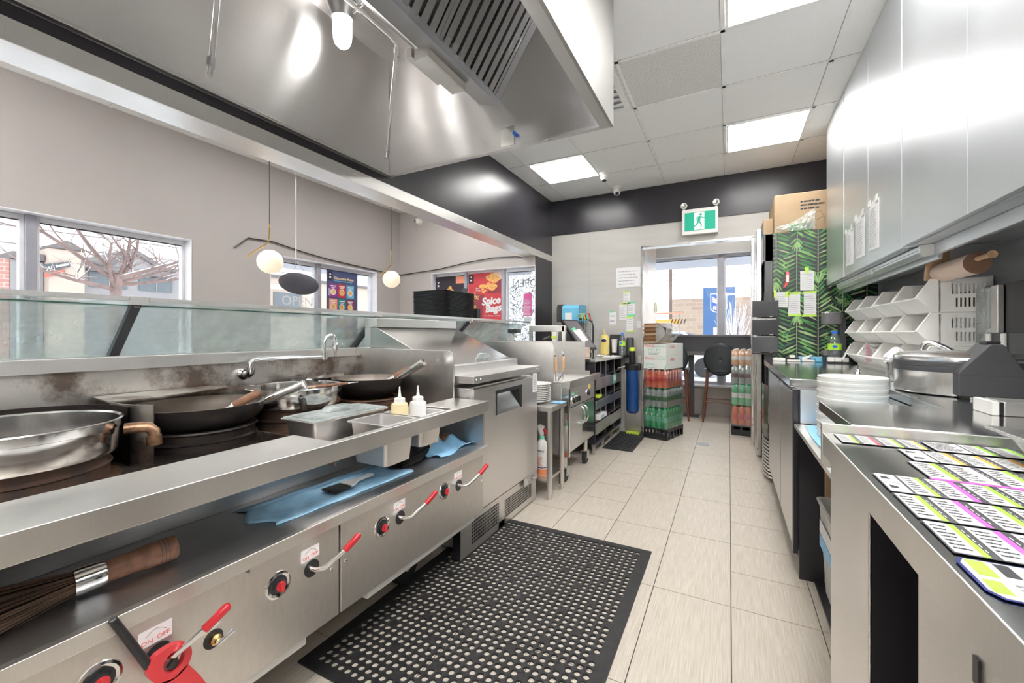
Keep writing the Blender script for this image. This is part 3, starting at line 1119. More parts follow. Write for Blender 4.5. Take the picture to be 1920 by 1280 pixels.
lever(0.798, 0.452, pan_a)
lever(1.160, 0.456, pan_b)
lever(1.530, 0.454, pan_b)
lever(0.436, 0.452, pan_a)
knob(0.697, 0.458, pan_a)
knob(1.070, 0.458, pan_b)
knob(1.425, 0.464, pan_b)
knob(0.343, 0.464, pan_a)
mb = MB('plastic_black').lathe([(0.021, 0.0), (0.021, 0.0012), (0.001, 0.0012)], (-1.058, 0.541, 0.416), 24, 'x')
vh = build('valve_hole', mb, pan_a)
mb = MB('brass').lathe([(0.012, 0.0), (0.012, 0.010), (0.007, 0.014), (0.007, 0.022), (0.001, 0.022)], (-1.058, 0.543, 0.416), 16, 'x')
mb.use('steel_polished').tube([(-1.036, 0.537, 0.412), (-1.030, 0.555, 0.424), (-1.028, 0.568, 0.430)], [0.005, 0.005, 0.007], 10)
build('brass_tap', mb, vh)
# legs / casters under the range
for y in (-0.7, 0.10, 1.45):
    mb = MB('steel').tube([(-1.30, y, 0.27), (-1.30, y, 0.16)], 0.02, 12)
    cs = build('caster', mb, wr)
    mb = MB('rubber').lathe([(0.02, -0.02), (0.068, -0.02), (0.075, -0.012), (0.075, 0.012), (0.068, 0.02), (0.02, 0.02)], (-1.30, y, 0.078), 28, 'x')
    mb.use('steel').lathe([(0.02, -0.024), (0.001, -0.024)], (-1.30, y, 0.078), 16, 'x').lathe([(0.001, 0.024), (0.02, 0.024), (0.02, -0.024)], (-1.30, y, 0.078), 16, 'x')
    build('wheel', mb, cs)
mb = MB('plastic_white').box(-1.11, -1.085, 1.03, 1.70, 0.225, 0.262)
mb.box(-1.11, -1.085, -0.3, 0.80, 0.225, 0.262)
build('drip_tray', mb, wr)

# burner rings
def ring(x, y, r, h, m='iron_black'):
    mb = MB(m)
    z = 0.724
    mb.lathe([(r + 0.025, 0), (r + 0.012, 0.006), (r, 0.008), (r, h * 0.42), (r + 0.006, h * 0.47), (r - 0.004, h * 0.56), (r - 0.002, h * 0.85), (r + 0.006, h * 0.93), (r + 0.004, h), (r - 0.02, h), (r - 0.03, h * 0.7), (r - 0.04, 0.01)], (x, y, z), 56)
    return build('burner_ring', mb, wr)


ring(-1.64, 0.36, 0.188, 0.085, 'enamel_burnt')
ring(-1.69, 0.822, 0.172, 0.072, 'iron_black')
ring(-1.68, 1.19, 0.165, 0.095, 'enamel_burnt')
ring(-1.645, 1.575, 0.150, 0.075, 'iron_rust')


def guard(x, y, r, zt, a0, a1, m):
    mb = MB(m)
    mb.lathe([(r, 0), (r, zt - 0.724), (r + 0.004, zt - 0.724), (r + 0.004, 0), (r, 0)], (x, y, 0.724), 40, 'z', a0, a1)
    return mb


# heat guards round the wok stations, each with a small ledge
mb = guard(-1.69, 0.822, 0.232, 0.905, math.radians(95), math.radians(305), 'steel_greasy')
build('heat_guard', mb, wr)
mb = MB('steel_greasy').prism([(-1.90, 0.60, 0.905), (-1.72, 0.58, 0.905), (-1.70, 0.66, 0.905), (-1.80, 0.98, 0.905), (-1.90, 1.0, 0.905)], (0, 0, 0.004))
build('guard_ledge', mb, wr)
mb = guard(-1.645, 1.575, 0.212, 0.885, math.radians(100), math.radians(262), 'enamel_burnt')
build('heat_guard', mb, wr)
mb = MB('steel_polished').box(-1.90, -1.76, 1.30, 1.52, 0.905, 0.909)
mb.box(-1.90, -1.76, 1.30, 1.303, 0.909, 0.918).box(-1.763, -1.76, 1.30, 1.52, 0.909, 0.918).box(-1.90, -1.76, 1.517, 1.52, 0.909, 0.918)
mb.use('steel_greasy').box(-1.90, -1.78, 1.32, 1.50, 0.724, 0.905)
build('guard_ledge', mb, wr)
mb = guard(-1.64, 0.36, 0.228, 0.90, math.radians(80), math.radians(205), 'iron_black')
build('heat_guard', mb, wr)

# swing faucet on the backsplash
fc = MB('chrome')
fc.lathe([(0.026, 0.0), (0.026, 0.008), (0.018, 0.014)], (-1.915, 1.10, 0.944), 24, 'x')
fc.tube([(-1.905, 1.10, 0.944), (-1.872, 1.10, 0.944), (-1.862, 1.10, 0.95), (-1.860, 1.10, 0.975)], 0.017, 16)
fc.tube([(-1.86, 1.10, 0.965), (-1.86, 1.10, 0.992), (-1.858, 1.112, 1.006), (-1.856, 1.135, 1.010), (-1.845, 1.20, 1.010), (-1.80, 1.43, 1.006)], 0.0095, 14)
fc.tube([(-1.80, 1.43, 0.992), (-1.80, 1.43, 1.03)], 0.0145, 14)
fc.tube([(-1.80, 1.43, 1.03), (-1.80, 1.43, 1.075), (-1.797, 1.437, 1.10), (-1.79, 1.450, 1.112), (-1.785, 1.468, 1.112), (-1.782, 1.478, 1.10), (-1.782, 1.48, 1.075)], 0.0095, 14)
fc.tube([(-1.782, 1.48, 1.078), (-1.782, 1.48, 1.066), (-1.782, 1.48, 1.050), (-1.782, 1.48, 1.030), (-1.782, 1.48, 1.005)], [0.013, 0.018, 0.014, 0.007, 0.006], 14)
fo = build('swing_faucet', fc, wr)


# ---- pots and woks
def stock_pot(x, y, r, z0, z1, label, spout=None):
    t = thing('shallow_pot', label, 'pot', (x, y, z0), 'shallow steel pots on the wok range')
    mb = MB('steel_polished')
    h = z1 - z0
    mb.lathe([(0.001, 0), (r * 0.96, 0), (r * 0.98, 0.01), (r * 0.985, h * 0.72), (r, h * 0.74), (r, h * 0.97), (r + 0.006, h), (r + 0.001, h + 0.002), (r - 0.005, h * 0.97), (r - 0.008, h * 0.15), (r * 0.9, 0.012), (0.001, 0.010)], (x, y, z0), 64)
    build('bowl', mb, t)
    return t


p1 = stock_pot(-1.64, 0.36, 0.212, 0.795, 0.885, 'shallow round steel pot with copper side spout, nearest on the wok range')
mb = MB('copper_pipe')
mb.tube([(-1.515, 0.545, 0.853), (-1.50, 0.575, 0.853), (-1.492, 0.592, 0.85), (-1.487, 0.602, 0.838), (-1.486, 0.603, 0.815), (-1.486, 0.603, 0.80)], 0.0155, 16)
mb.tube([(-1.487, 0.602, 0.826), (-1.486, 0.603, 0.798)], 0.0185, 16)
build('spout', mb, p1)
p3 = stock_pot(-1.68, 1.19, 0.188, 0.82, 0.895, 'shallow round steel pot between the two woks, small spout at its side')
mb = MB('iron_black').tube([(-1.512, 1.095, 0.86), (-1.490, 1.085, 0.858), (-1.482, 1.082, 0.845), (-1.481, 1.081, 0.82)], 0.012, 14)
build('spout', mb, p3)


def wok(x, y, r, z1, label, hdir, hl, zrise):
    t = thing('wok', label, 'wok', (x, y, z1 - 0.10), 'woks on the range')
    mb = MB('iron_black')
    d = 0.11
    out = [(max(0.001, r * math.sin(a)), -d * math.cos(a) ** 0.9) for a in [math.radians(q) for q in range(0, 91, 6)]]
    mb.lathe([(p[0], p[1]) for p in out], (x, y, z1), 56)
    mb.use('wok_inside')
    inn = [(max(0.001, (r - 0.003) * math.sin(a)), -(d - 0.003) * math.cos(a) ** 0.9 + 0.0015) for a in [math.radians(q) for q in range(90, -1, -6)]]
    mb.lathe([(r, 0.0), (r + 0.002, 0.002), (r - 0.003, 0.0015)] + inn, (x, y, z1), 56)
    build('bowl', mb, t)
    hx, hy = hdir
    s0 = Vector((x + hx * (r - 0.015), y + hy * (r - 0.015), z1 - 0.012))
    s1 = s0 + Vector((hx * hl, hy * hl, zrise))
    mb = MB('steel_polished')
    u = (s1 - s0).normalized()
    mb.tube([s0 + u * 0.02, s0 + u * 0.06, s1], [0.008, 0.0155, 0.019], 20, caps=False)
    mb.tube([s1, s1 + u * 0.001, s1 - u * 0.0005], [0.019, 0.0165, 0.0155], 20, caps=False)
    mb.use('iron_black').tube([s1 - u * 0.0008, s0 + u * 0.06], [0.016, 0.012], 20)
    build('handle', mb, t)
    return t


wok(-1.69, 0.822, 0.200, 0.872, 'blackened wok with hollow steel handle on the second burner', (0.86, 0.51), 0.18, 0.075)
wok(-1.645, 1.575, 0.168, 0.90, 'scorched wok with hollow steel handle beside the tall side splash', (0.40, 0.915), 0.0001, 0.0001) if False else None
w4 = wok(-1.645, 1.565, 0.170, 0.898, 'scorched wok with hollow steel handle beside the tall side splash', (0.98, 0.20), 0.16, 0.095)


def ladle(name, label, cat, p0, p1, bowl_c, group=None):
    t = thing(name, label, cat, bowl_c, group)
    p0, p1 = Vector(p0), Vector(p1)
    m_ = p0.lerp(p1, 0.52)
    build('shaft', MB('steel_dark').tube([p0, m_], [0.0055, 0.008], 12), t)
    mb = MB('wood_brown')
    mb.tube([m_, m_.lerp(p1, 0.1), p1.lerp(m_, 0.1), p1], [0.011, 0.0145, 0.0135, 0.010], 16)
    mb.use('steel_dark').tube([m_ - (p1 - m_) * 0.02, m_ + (p1 - m_) * 0.03], 0.012, 14)
    build('wooden_handle', mb, t)
    mb = MB('steel_dark')
    mb.lathe([(0.001, 0), (0.02, 0.002), (0.04, 0.014), (0.046, 0.028), (0.044, 0.029), (0.037, 0.016), (0.018, 0.005), (0.001, 0.003)], bowl_c, 24)
    build('bowl', mb, t)
    return t


ladle('ladle', 'wooden handled ladle leaning in the nearer wok', 'ladle', (-1.56, 0.765, 0.825), (-1.475, 0.905, 0.915), (-1.60, 0.745, 0.795), 'wooden handled ladles in the woks')
ladle('ladle', 'wooden handled ladle leaning in the wok by the side splash', 'ladle', (-1.545, 1.51, 0.855), (-1.47, 1.68, 0.943), (-1.58, 1.50, 0.825), 'wooden handled ladles in the woks')
ck = thing('skewer', 'long thin wooden and steel skewer lying across the far shallow pot', 'skewer', (-1.55, 1.2, 0.9))
mb = MB('wood_tan').tube([(-1.555, 1.03, 0.903), (-1.515, 1.16, 0.904)], [0.003, 0.004], 10)
mb.use('wood_brown').tube([(-1.515, 1.16, 0.904), (-1.475, 1.29, 0.906)], 0.0055, 10)
mb.use('steel_polished').tube([(-1.475, 1.29, 0.906), (-1.462, 1.335, 0.907)], 0.003, 10)
build('stick', mb, ck)

# ---- pans in the rail
def gn(label, x0, x1, y0, y1, z, dep):
    t = build('food_pan', MB('steel_fridge').pan(x0, x1, y0, y1, z, dep, r=0.018))
    return tag(t, label, 'food pan', 'steel food pans set in the range rail')


pa = gn('large steel food pan under a clear lid, next to the far pot', -1.46, -1.27, 0.965, 1.33, 0.812, 0.085)
pb = gn('open empty steel food pan set deep in the range rail', -1.255, -1.052, 1.085, 1.262, 0.800, 0.150)
pc = gn('steel food pan holding the two squeeze bottles', -1.262, -1.052, 1.275, 1.44, 0.800, 0.125)
t = thing('pan_lid', 'clear plastic food pan lid lying on the large pan', 'lid', (-1.365, 1.15, 0.813))
mb = MB('clear_plastic')
mb.rbox(-1.455, -1.275, 0.97, 1.325, 0.8135, 0.8165, 0.015)
mb.rbox(-1.435, -1.295, 0.99, 1.305, 0.8165, 0.822, 0.02)
build('sheet', mb, t, bev=0.001)
mb = MB('clear_plastic')
mb.prism([(-1.39, 1.08, 0.822), (-1.39, 1.20, 0.822), (-1.385, 1.19, 0.842), (-1.385, 1.10, 0.842)], (0.05, 0, 0.0))
build('handle', mb, t, bev=0.004)


def squeeze(x, y, z, m, label):
    t = thing('squeeze_bottle', label, 'squeeze bottle', (x, y, z), 'squeeze bottles on the range rail')
    mb = MB(m)
    mb.lathe([(0.001, 0), (0.032, 0), (0.035, 0.004), (0.035, 0.145), (0.032, 0.155), (0.02, 0.160), (0.02, 0.165)], (x, y, z), 28)
    build('body', mb, t)
    mb = MB('plastic_white')
    mb.lathe([(0.0225, 0.156), (0.0225, 0.174), (0.020, 0.177), (0.008, 0.180), (0.0065, 0.185), (0.003, 0.218), (0.0035, 0.221), (0.001, 0.224)], (x, y, z), 24)
    build('nozzle_cap', mb, t)


squeeze(-1.205, 1.318, 0.680, 'sauce_cream', 'squeeze bottle of cream coloured sauce beside the clear one')
squeeze(-1.165, 1.385, 0.680, 'bottle_milky', 'milky white squeeze bottle right of the cream sauce')

# ---- things on the lower shelf
def broom(c, d, label, black=False, s=1.0):
    """bamboo wok brush: bristles, steel collar, turned handle"""
    t = thing('wok_brush', label, 'brush', c, 'wok brushes on the lower shelf')
    c = Vector(c)
    d = Vector(d).normalized()
    z = Vector((0, 0, 1))
    side = d.cross(z)
    mb = MB('bristle_black' if black else 'bristle')
    rn = random.Random(5)
    for i in range(230):
        a, rr = rn.random() * 2 * PI, math.sqrt(rn.random())
        p = c + (side * math.cos(a) + z * math.sin(a)) * rr * 0.022 * s
        sp = (side * math.cos(a) * 0.062 + z * math.sin(a) * 0.030) * rr * s
        q = c - d * (0.20 + 0.03 * rn.random()) * s + sp - z * 0.004
        mid = (p + q) / 2 + (side * math.cos(a) + z * math.sin(a)) * rr * 0.016 * s
        mb.tube([p, mid, q], [0.0016, 0.0018, 0.0008], 4, caps=False)
    build('bristles', mb, t, smooth=False)
    build('collar', MB('steel_polished').tube([c - d * 0.004, c + d * 0.002, c + d * 0.040, c + d * 0.044], [0.0265 * s, 0.0275 * s, 0.0265 * s, 0.025 * s], 24), t)
    mb = MB('wood_brown')
    mb.tube([c + d * 0.04, c + d * 0.06, c + d * 0.085, c + d * 0.12, c + d * 0.150, c + d * 0.168], [0.0235 * s, 0.0235 * s, 0.024 * s, 0.0275 * s, 0.028 * s, 0.026 * s], 24)
    mb.use('ink_black')
    for q in (0.135, 0.142, 0.149):
        mb.tube([c + d * q, c + d * (q + 0.0012)], 0.0284 * s, 24, caps=False)
    build('handle', mb, t)
    return t


broom((-1.195, 0.352, 0.6075), (0.10, 1, 0.02), 'brown bristled wok brush with wooden handle in the near corner')
broom((-1.215, 1.50, 0.607), (-0.05, 1, 0.02), 'dark blackened wok brush on the lower shelf partly under the blue cloth', True)

t = build('blue_towel', MB('cloth_dirty').grid(30, 12, lambda a, b: (
    -1.335 + 0.20 * b + 0.03 * a, 0.735 + 0.545 * a + 0.02 * math.sin(9 * b), 0.5785 + 0.001 + 0.010 * math.exp(-((b - 0.28 - 0.05 * a) / 0.07) ** 2) + 0.002 * (1 + math.sin(a * 21 + b * 8)) * 0.5)))
so = t.modifiers.new('thick', 'SOLIDIFY')
so.thickness = 0.0015
so.offset = 1
tag(t, 'long flat soiled light blue towel under the black bristled pastry brush', 'towel', 'blue cloths on the range shelf')
rn = random.Random(11)
t = build('blue_cloth', MB('cloth_blue').grid(26, 22, lambda a, b: (
    -1.20 + 0.17 * (a - 0.5) + 0.012 * math.sin(7 * b), 1.60 + 0.27 * (b - 0.5) + 0.01 * math.sin(8 * a),
    0.5795 + 0.062 * math.exp(-((a - 0.45) ** 2 + (b - 0.38) ** 2) / 0.045) + 0.045 * math.exp(-((a - 0.6) ** 2 + (b - 0.75) ** 2) / 0.02) + 0.006 * (1 + math.sin(16 * a + 5 * b)))))
so = t.modifiers.new('thick', 'SOLIDIFY')
so.thickness = 0.002
so.offset = 1
tag(t, 'crumpled bright blue cloth at the far end of the lower shelf', 'cloth', 'blue cloths on the range shelf')

t = thing('pastry_brush', 'flat brush with black bristles and white handle on the blue towel', 'brush', (-1.19, 1.03, 0.592))
d = Vector((-0.02, 1, 0)).normalized()
sd = Vector((1, 0.02, 0))
c = Vector((-1.19, 1.035, 0.5935))
mb = MB('bristle_black')
rn = random.Random(2)
for i in range(90):
    o_ = (i / 89 - 0.5) * 0.055
    p = c + sd * o_
    mb.tube([p, p - d * (0.07 + 0.008 * rn.random()) + sd * (o_ * 0.2) + Vector((0, 0, rn.random() * 0.008 - 0.004))], [0.002, 0.0008], 4, caps=False)
build('bristles', mb, t, smooth=False)
mb = MB('plastic_white')
pl = [(-0.030, -0.004), (0.030, -0.004), (0.030, 0.012), (0.022, 0.028), (0.010, 0.045), (0.008, 0.085), (0.013, 0.108), (0.010, 0.120), (-0.010, 0.120), (-0.013, 0.108), (-0.008, 0.085), (-0.010, 0.045), (-0.022, 0.028), (-0.030, 0.012)]
mb.prism([tuple(c + sd * a + d * b + Vector((0, 0, -0.004))) for a, b in pl], (0, 0, 0.009))
build('handle', mb, t, bev=0.002)

# ---- gas lighter hung on the nearest valve lever
t = thing('gas_lighter', 'red and black long gas lighter hooked on the nearest valve lever', 'lighter', (-1.02, 0.42, 0.45))
T0, T1 = Vector((-1.03, 0.354, 0.582)), Vector((-1.022, 0.405, 0.462))
mb = MB('plastic_black').tube([T0, T1], [0.007, 0.008], 12)
mb.use('steel_dark').tube([T0 + (T0 - T1).normalized() * 0.003, T0], 0.0055, 12)
build('barrel', mb, t)


def ly(y, z):
    return (-1.028, y, z)


mb = MB('red_plastic')
cy, cz = 0.441, 0.447
NN = 28
vo, vi = [], []
for k in range(NN):
    a_ = 2 * PI * k / NN
    ro = 0.036 + 0.008 * max(0, math.cos(a_ - math.radians(150))) ** 4 + 0.004 * max(0, math.cos(a_ + math.radians(70))) ** 2
    vo.append((cy + ro * math.cos(a_), cz + ro * 0.94 * math.sin(a_)))
    vi.append((cy + 0.004 + 0.0185 * math.cos(a_), cz + 0.020 * math.sin(a_)))
for k in range(NN):
    q = (k + 1) % NN
    mb.prism([ly(*vo[k]), ly(*vo[q]), ly(*vi[q]), ly(*vi[k])], (0.014, 0, 0))
mb.prism([ly(0.423, 0.418), ly(0.446, 0.412), ly(0.470, 0.424), ly(0.492, 0.385), ly(0.515, 0.335), ly(0.488, 0.322), ly(0.462, 0.352)], (0.014, 0, 0))
build('body', mb, t)
build('trigger', MB('plastic_black').prism([ly(0.436, 0.436), ly(0.452, 0.452), ly(0.456, 0.436), ly(0.448, 0.424)], (0.010, 0, 0)), t)

# ================================================================== SANDWICH PREP FRIDGE
FX = -1.15
t = thing('prep_fridge', 'stainless steel prep fridge with sloping lid and black recessed door handle', 'fridge', (-1.5, 2.19, 0))
mb = MB('steel_fridge')
mb.box(-1.86, -1.19, 1.785, 2.592, 0.20, 0.842)
mb.box(-1.19, -1.165, 1.785, 1.82, 0.20, 0.842)
mb.box(-1.86, -1.30, 1.785, 2.592, 0.842, 0.95)
build('body', mb, t, bev=0.003)
mb = MB('steel_shelf')
mb.box(-1.40, -1.135, 1.778, 2.600, 0.868, 0.906)
build('worktop', mb, t, bev=0.002)
for y in (1.80, 1.84, 2.54, 2.58):
    build('screw', MB('steel_polished').lathe([(0.006, 0), (0.005, 0.002), (0.001, 0.003)], (-1.135, y, 0.888), 12, 'x'), t)
# door with its pocket handle
mb = MB('steel_fridge')
dy0, dy1, dz0, dz1 = 1.80, 2.585, 0.205, 0.835
hy0, hy1, hzA, hzB = 2.03, 2.345, 0.668, 0.800
mb.box(-1.188, FX, dy0, hy0, dz0, dz1)
mb.box(-1.188, FX, hy1, dy1, dz0, dz1)
mb.box(-1.188, FX, hy0, hy1, hzB, dz1)
mb.box(-1.188, FX, hy0, hy1, dz0, hzA)
door = build('door', mb, t)
mb = MB('plastic_black')
mb.box(FX - 0.004, FX + 0.004, hy0 - 0.006, hy1 + 0.006, hzB - 0.014, hzB + 0.006)
mb.prism([(FX + 0.003, hy0 - 0.004, hzA), (FX + 0.003, hy0 + 0.004, hzA), (FX + 0.003, hy0 + 0.004, hzB), (FX + 0.003, hy0 - 0.004, hzB)], (-0.03, 0, 0))
mb.prism([(FX + 0.003, hy1 - 0.05, hzB), (FX + 0.003, hy1 + 0.004, hzB), (FX + 0.003, hy1 + 0.004, hzA), (FX + 0.003, hy1 - 0.004, hzA)], (-0.03, 0, 0))
mb.use('steel_polished').prism([(-1.185, hy0, hzB), (FX - 0.001, hy0, hzA + 0.002), (FX - 0.001, hy0, hzA), (-1.188, hy0, hzA)], (0, hy1 - hy0, 0))
build('pocket_handle', mb, door)
mb = MB('paper').box(FX, FX + 0.0015, 2.515, 2.580, 0.735, 0.86)
mb.use('ink')
lines_mb(mb, (FX + 0.0015, 2.522, 0.745), (0, 1, 0), (0, 0, 1), 0.05, 0.10, 9, seed=4)
build('notice', mb, door)
mb = MB('steel_dark').box(FX, FX + 0.004, 2.375, 2.580, 0.150, 0.207)
mb.use('steel_polished').box(FX + 0.004, FX + 0.0045, 2.385, 2.43, 0.160, 0.197)
text_mb(mb, 'TRUE', (FX + 0.0045, 2.44, 0.166), (0, 1, 0), (0, 0, 1), 0.042, shear=0.3, bold=0.001)
build('badge', mb, t)
# perforated kick grille
mb = MB('steel')
gx = -1.163


def grille(y0, y1, z0, z1, ny, nz):
    py, pz = (y1 - y0) / ny, (z1 - z0) / nz
    w_ = 0.2
    for i in range(ny + 1):
        y = y0 + i * py
        mb.box(gx - 0.003, gx, y - py * w_ / 2, y + py * w_ / 2, z0, z1)
    for j in range(nz + 1):
        z = z0 + j * pz
        mb.box(gx - 0.0031, gx - 0.0001, y0, y1, z - pz * w_ / 2, z + pz * w_ / 2)


grille(1.80, 2.08, 0.045, 0.165, 16, 7)
grille(2.15, 2.52, 0.045, 0.150, 20, 7)
mb.box(gx - 0.003, gx, 1.70, 1.80, 0.012, 0.19).box(gx - 0.003, gx, 2.08, 2.15, 0.012, 0.19).box(gx - 0.003, gx, 2.52, 2.592, 0.012, 0.19)
mb.box(gx - 0.003, gx, 1.80, 2.08, 0.165, 0.19).box(gx - 0.003, gx, 2.15, 2.52, 0.15, 0.19)
mb.box(gx - 0.003, gx, 1.80, 2.52, 0.012, 0.045)
mb.use('plastic_black').box(-1.21, -1.20, 1.70, 2.59, 0.012, 0.195)
mb.box(-1.20, gx - 0.003, 1.70, 1.703, 0.012, 0.19)
build('vent_grille', mb, t)
mb = MB('steel_dark').box(-1.86, -1.22, 1.785, 2.59, 0.012, 0.20)
build('base', mb, t)
# sloping lid
mb = MB('steel_lid')
prof = [(-1.355, 0.912), (-1.350, 0.950), (-1.812, 1.158), (-1.860, 1.158), (-1.86, 0.955)]
mb.prism([(x, 1.79, z) for x, z in prof], (0, 0.80, 0))
lid = build('lid', mb, t, bev=0.002)
mb = MB('steel_shelf').box(-1.905, -1.812, 1.79, 2.59, 1.160, 1.215)
mb.box(-1.905, -1.862, 1.79, 2.59, 1.05, 1.160)
build('lid_hood', mb, t, bev=0.003)
mb = MB('clear_plastic')
mb.tube([(-1.405, 2.20, 0.955), (-1.385, 2.205, 0.975), (-1.385, 2.225, 0.995), (-1.385, 2.33, 0.995), (-1.385, 2.345, 0.975), (-1.405, 2.35, 0.955)], 0.006, 10)
mb.box(-1.392, -1.388, 2.21, 2.34, 0.96, 0.995)
build('clear_handle', mb, lid)

# ================================================================== SMALL TABLE WITH PLATES
t = thing('side_table', 'narrow stainless steel side table between the prep fridge and the noodle cooker', 'table', (-1.3, 2.75, 0))
mb = MB('steel').box(-1.70, -1.055, 2.612, 2.905, 0.596, 0.628)
build('tabletop', mb, t, bev=0.002)
for (x, y) in ((-1.078, 2.632), (-1.078, 2.86), (-1.68, 2.632), (-1.68, 2.86)):
    mb = MB('steel').tube([(x, y, 0.035), (x, y, 0.598)], 0.0195, 20)
    mb.tube([(x, y, 0.0), (x, y, 0.012), (x, y, 0.04)], [0.011, 0.013, 0.013], 14)
    build('leg', mb, t)
build('undershelf', MB('steel').box(-1.68, -1.085, 2.62, 2.89, 0.12, 0.137), t, bev=0.002)
tag(build('blue_wipe', MB('cloth_blue').grid(6, 6, lambda a, b: (-1.125 + 0.08 * a, 2.76 + 0.12 * b, 0.630 + 0.002 * math.sin(9 * a + 4 * b) + 0.002))),
    'small blue cloth beside the stack of white plates', 'cloth')
prof = [(0.001, 0.0), (0.060, 0.0), (0.063, 0.004), (0.075, 0.008), (0.112, 0.021), (0.115, 0.024), (0.112, 0.0255), (0.072, 0.012), (0.058, 0.008), (0.001, 0.007)]
pl = build('plate', MB('ceramic_white').lathe(prof, (-1.24, 2.75, 0.629), 40), loc=(-1.24, 2.75, 0.629))
tag(pl, 'round white plate at the bottom of the plate stack', 'plate', 'white plates stacked on the side table')
for k in range(1, 10):
    dup(pl, (-1.24 + 0.003 * math.sin(k * 3), 2.75 + 0.003 * math.cos(k * 5), 0.629 + 0.0128 * k),
        label=('round white plate on top of the plate stack' if k == 9 else 'round white plate within the plate stack, %s' % ('second from the bottom', 'third from the bottom', 'fourth from the bottom', 'fifth from the bottom', 'fifth from the top', 'fourth from the top', 'third from the top', 'second from the top')[k - 1]))
t = thing('spray_bottle', 'white spray bottle with orange base and red trigger under the side table', 'spray bottle', (-1.17, 2.72, 0.137), 'spray bottles under the side table')
mb = MB('plastic_white')
mb.lathe([(0.001, 0), (0.038, 0), (0.04, 0.005), (0.04, 0.06)], (-1.17, 2.715, 0.137), 28)
mb.lathe([(0.04, 0.06), (0.04, 0.20), (0.032, 0.225), (0.016, 0.245), (0.015, 0.26)], (-1.17, 2.715, 0.137), 28)
build('bottle', mb, t)
mb = MB('spray_orange').lathe([(0.0405, 0.004), (0.0405, 0.042)], (-1.17, 2.715, 0.137), 28)
mb.use('blue_deep').lathe([(0.0405, 0.050), (0.0405, 0.056)], (-1.17, 2.715, 0.137), 28)
text_mb(mb, 'SPRAY', (-1.185, 2.6735, 0.300), (1, 0, 0), (0, 0, 1), 0.018)
mb.use('spray_orange')
lines_mb(mb, (-1.19, 2.6735, 0.20), (1, 0, 0), (0, 0, 1), 0.045, 0.07, 7, seed=5)
build('wrap_label', mb, t)
build('cap', MB('carton_green').lathe([(0.0175, 0.245), (0.0175, 0.265), (0.014, 0.268)], (-1.17, 2.715, 0.137), 20), t)
mb = MB('plastic_white').prism([(-1.18, 2.705, 0.405), (-1.16, 2.705, 0.405), (-1.16, 2.705, 0.455), (-1.15, 2.705, 0.470), (-1.185, 2.705, 0.482), (-1.205, 2.705, 0.475), (-1.20, 2.705, 0.45)], (0, 0.022, 0))
build('spray_head', mb, t, bev=0.002)
build('trigger', MB('red_plastic').prism([(-1.158, 2.710, 0.455), (-1.138, 2.710, 0.445), (-1.130, 2.710, 0.415), (-1.137, 2.710, 0.412), (-1.15, 2.710, 0.435), (-1.16, 2.710, 0.44)], (0, 0.012, 0)), t)

# ================================================================== NOODLE COOKER
t = thing('noodle_cooker', 'stainless steel noodle cooker on casters with two doors and four dials', 'noodle cooker', (-1.4, 3.3, 0))
mb = MB('steel_fridge')
mb.box(-1.82, -1.115, 2.965, 3.665, 0.22, 0.74)
build('body', mb, t, bev=0.004)
mb = MB('steel')
mb.box(-1.82, -1.115, 2.955, 3.690, 0.745, 0.757)
mb.box(-1.82, -1.115, 3.655, 3.675, 0.757, 0.790)
mb.use('steel_shelf').prism([(-1.115, 2.955, 0.757), (-1.062, 2.955, 0.772), (-1.045, 2.955, 0.770), (-1.05, 2.955, 0.712), (-1.115, 2.955, 0.712)], (0, 0.80, 0))
build('worktop', mb, t, bev=0.002)
mb = MB('steel')
mb.prism([(-1.82, 2.958, 0.70), (-1.18, 2.958, 0.70), (-1.18, 2.958, 1.02), (-1.188, 2.958, 1.045), (-1.205, 2.958, 1.056), (-1.82, 2.958, 1.060)], (0, 0.007, 0))
build('side_splash', mb, t, smooth=False)
mb = MB('steel')
mb.prism([(-1.82, 3.66, 0.757), (-1.155, 3.66, 0.757), (-1.155, 3.66, 1.052), (-1.82, 3.66, 1.056)], (0, 0.007, 0))
build('side_splash', mb, t, smooth=False)
build('backsplash', MB('steel').box(-1.826, -1.818, 2.96, 3.667, 0.70, 1.058), t, smooth=False)
build('side_skirt', MB('steel_shelf').box(-1.17, -1.115, 2.945, 2.965, 0.30, 0.745), t, bev=0.002)
mb = MB('steel_panel').box(-1.115, -1.062, 2.985, 3.640, 0.565, 0.715)
cp = build('control_fascia', mb, t, bev=0.002)
for y in (3.05, 3.11, 3.17, 3.42):
    mb = MB('steel_polished').lathe([(0.026, 0), (0.026, 0.006), (0.022, 0.008)], (-1.062, y, 0.615 if y < 3.3 else 0.628), 24, 'x')
    mb.use('plastic_black').lathe([(0.021, 0.006), (0.020, 0.024), (0.001, 0.026)], (-1.062, y, 0.615 if y < 3.3 else 0.628), 24, 'x')
    build('dial', mb, cp)
mb = MB('carton_green').box(-1.0615, -1.061, 3.03, 3.09, 0.652, 0.672)
mb.box(-1.0615, -1.061, 3.14, 3.17, 0.655, 0.672)
mb.use('yellow').box(-1.0615, -1.061, 3.46, 3.52, 0.655, 0.69)
mb.use('red_text')
for y in (3.04, 3.09, 3.14):
    mb.box(-1.0615, -1.061, y, y + 0.008, 0.685, 0.695)
build('stickers', mb, cp)
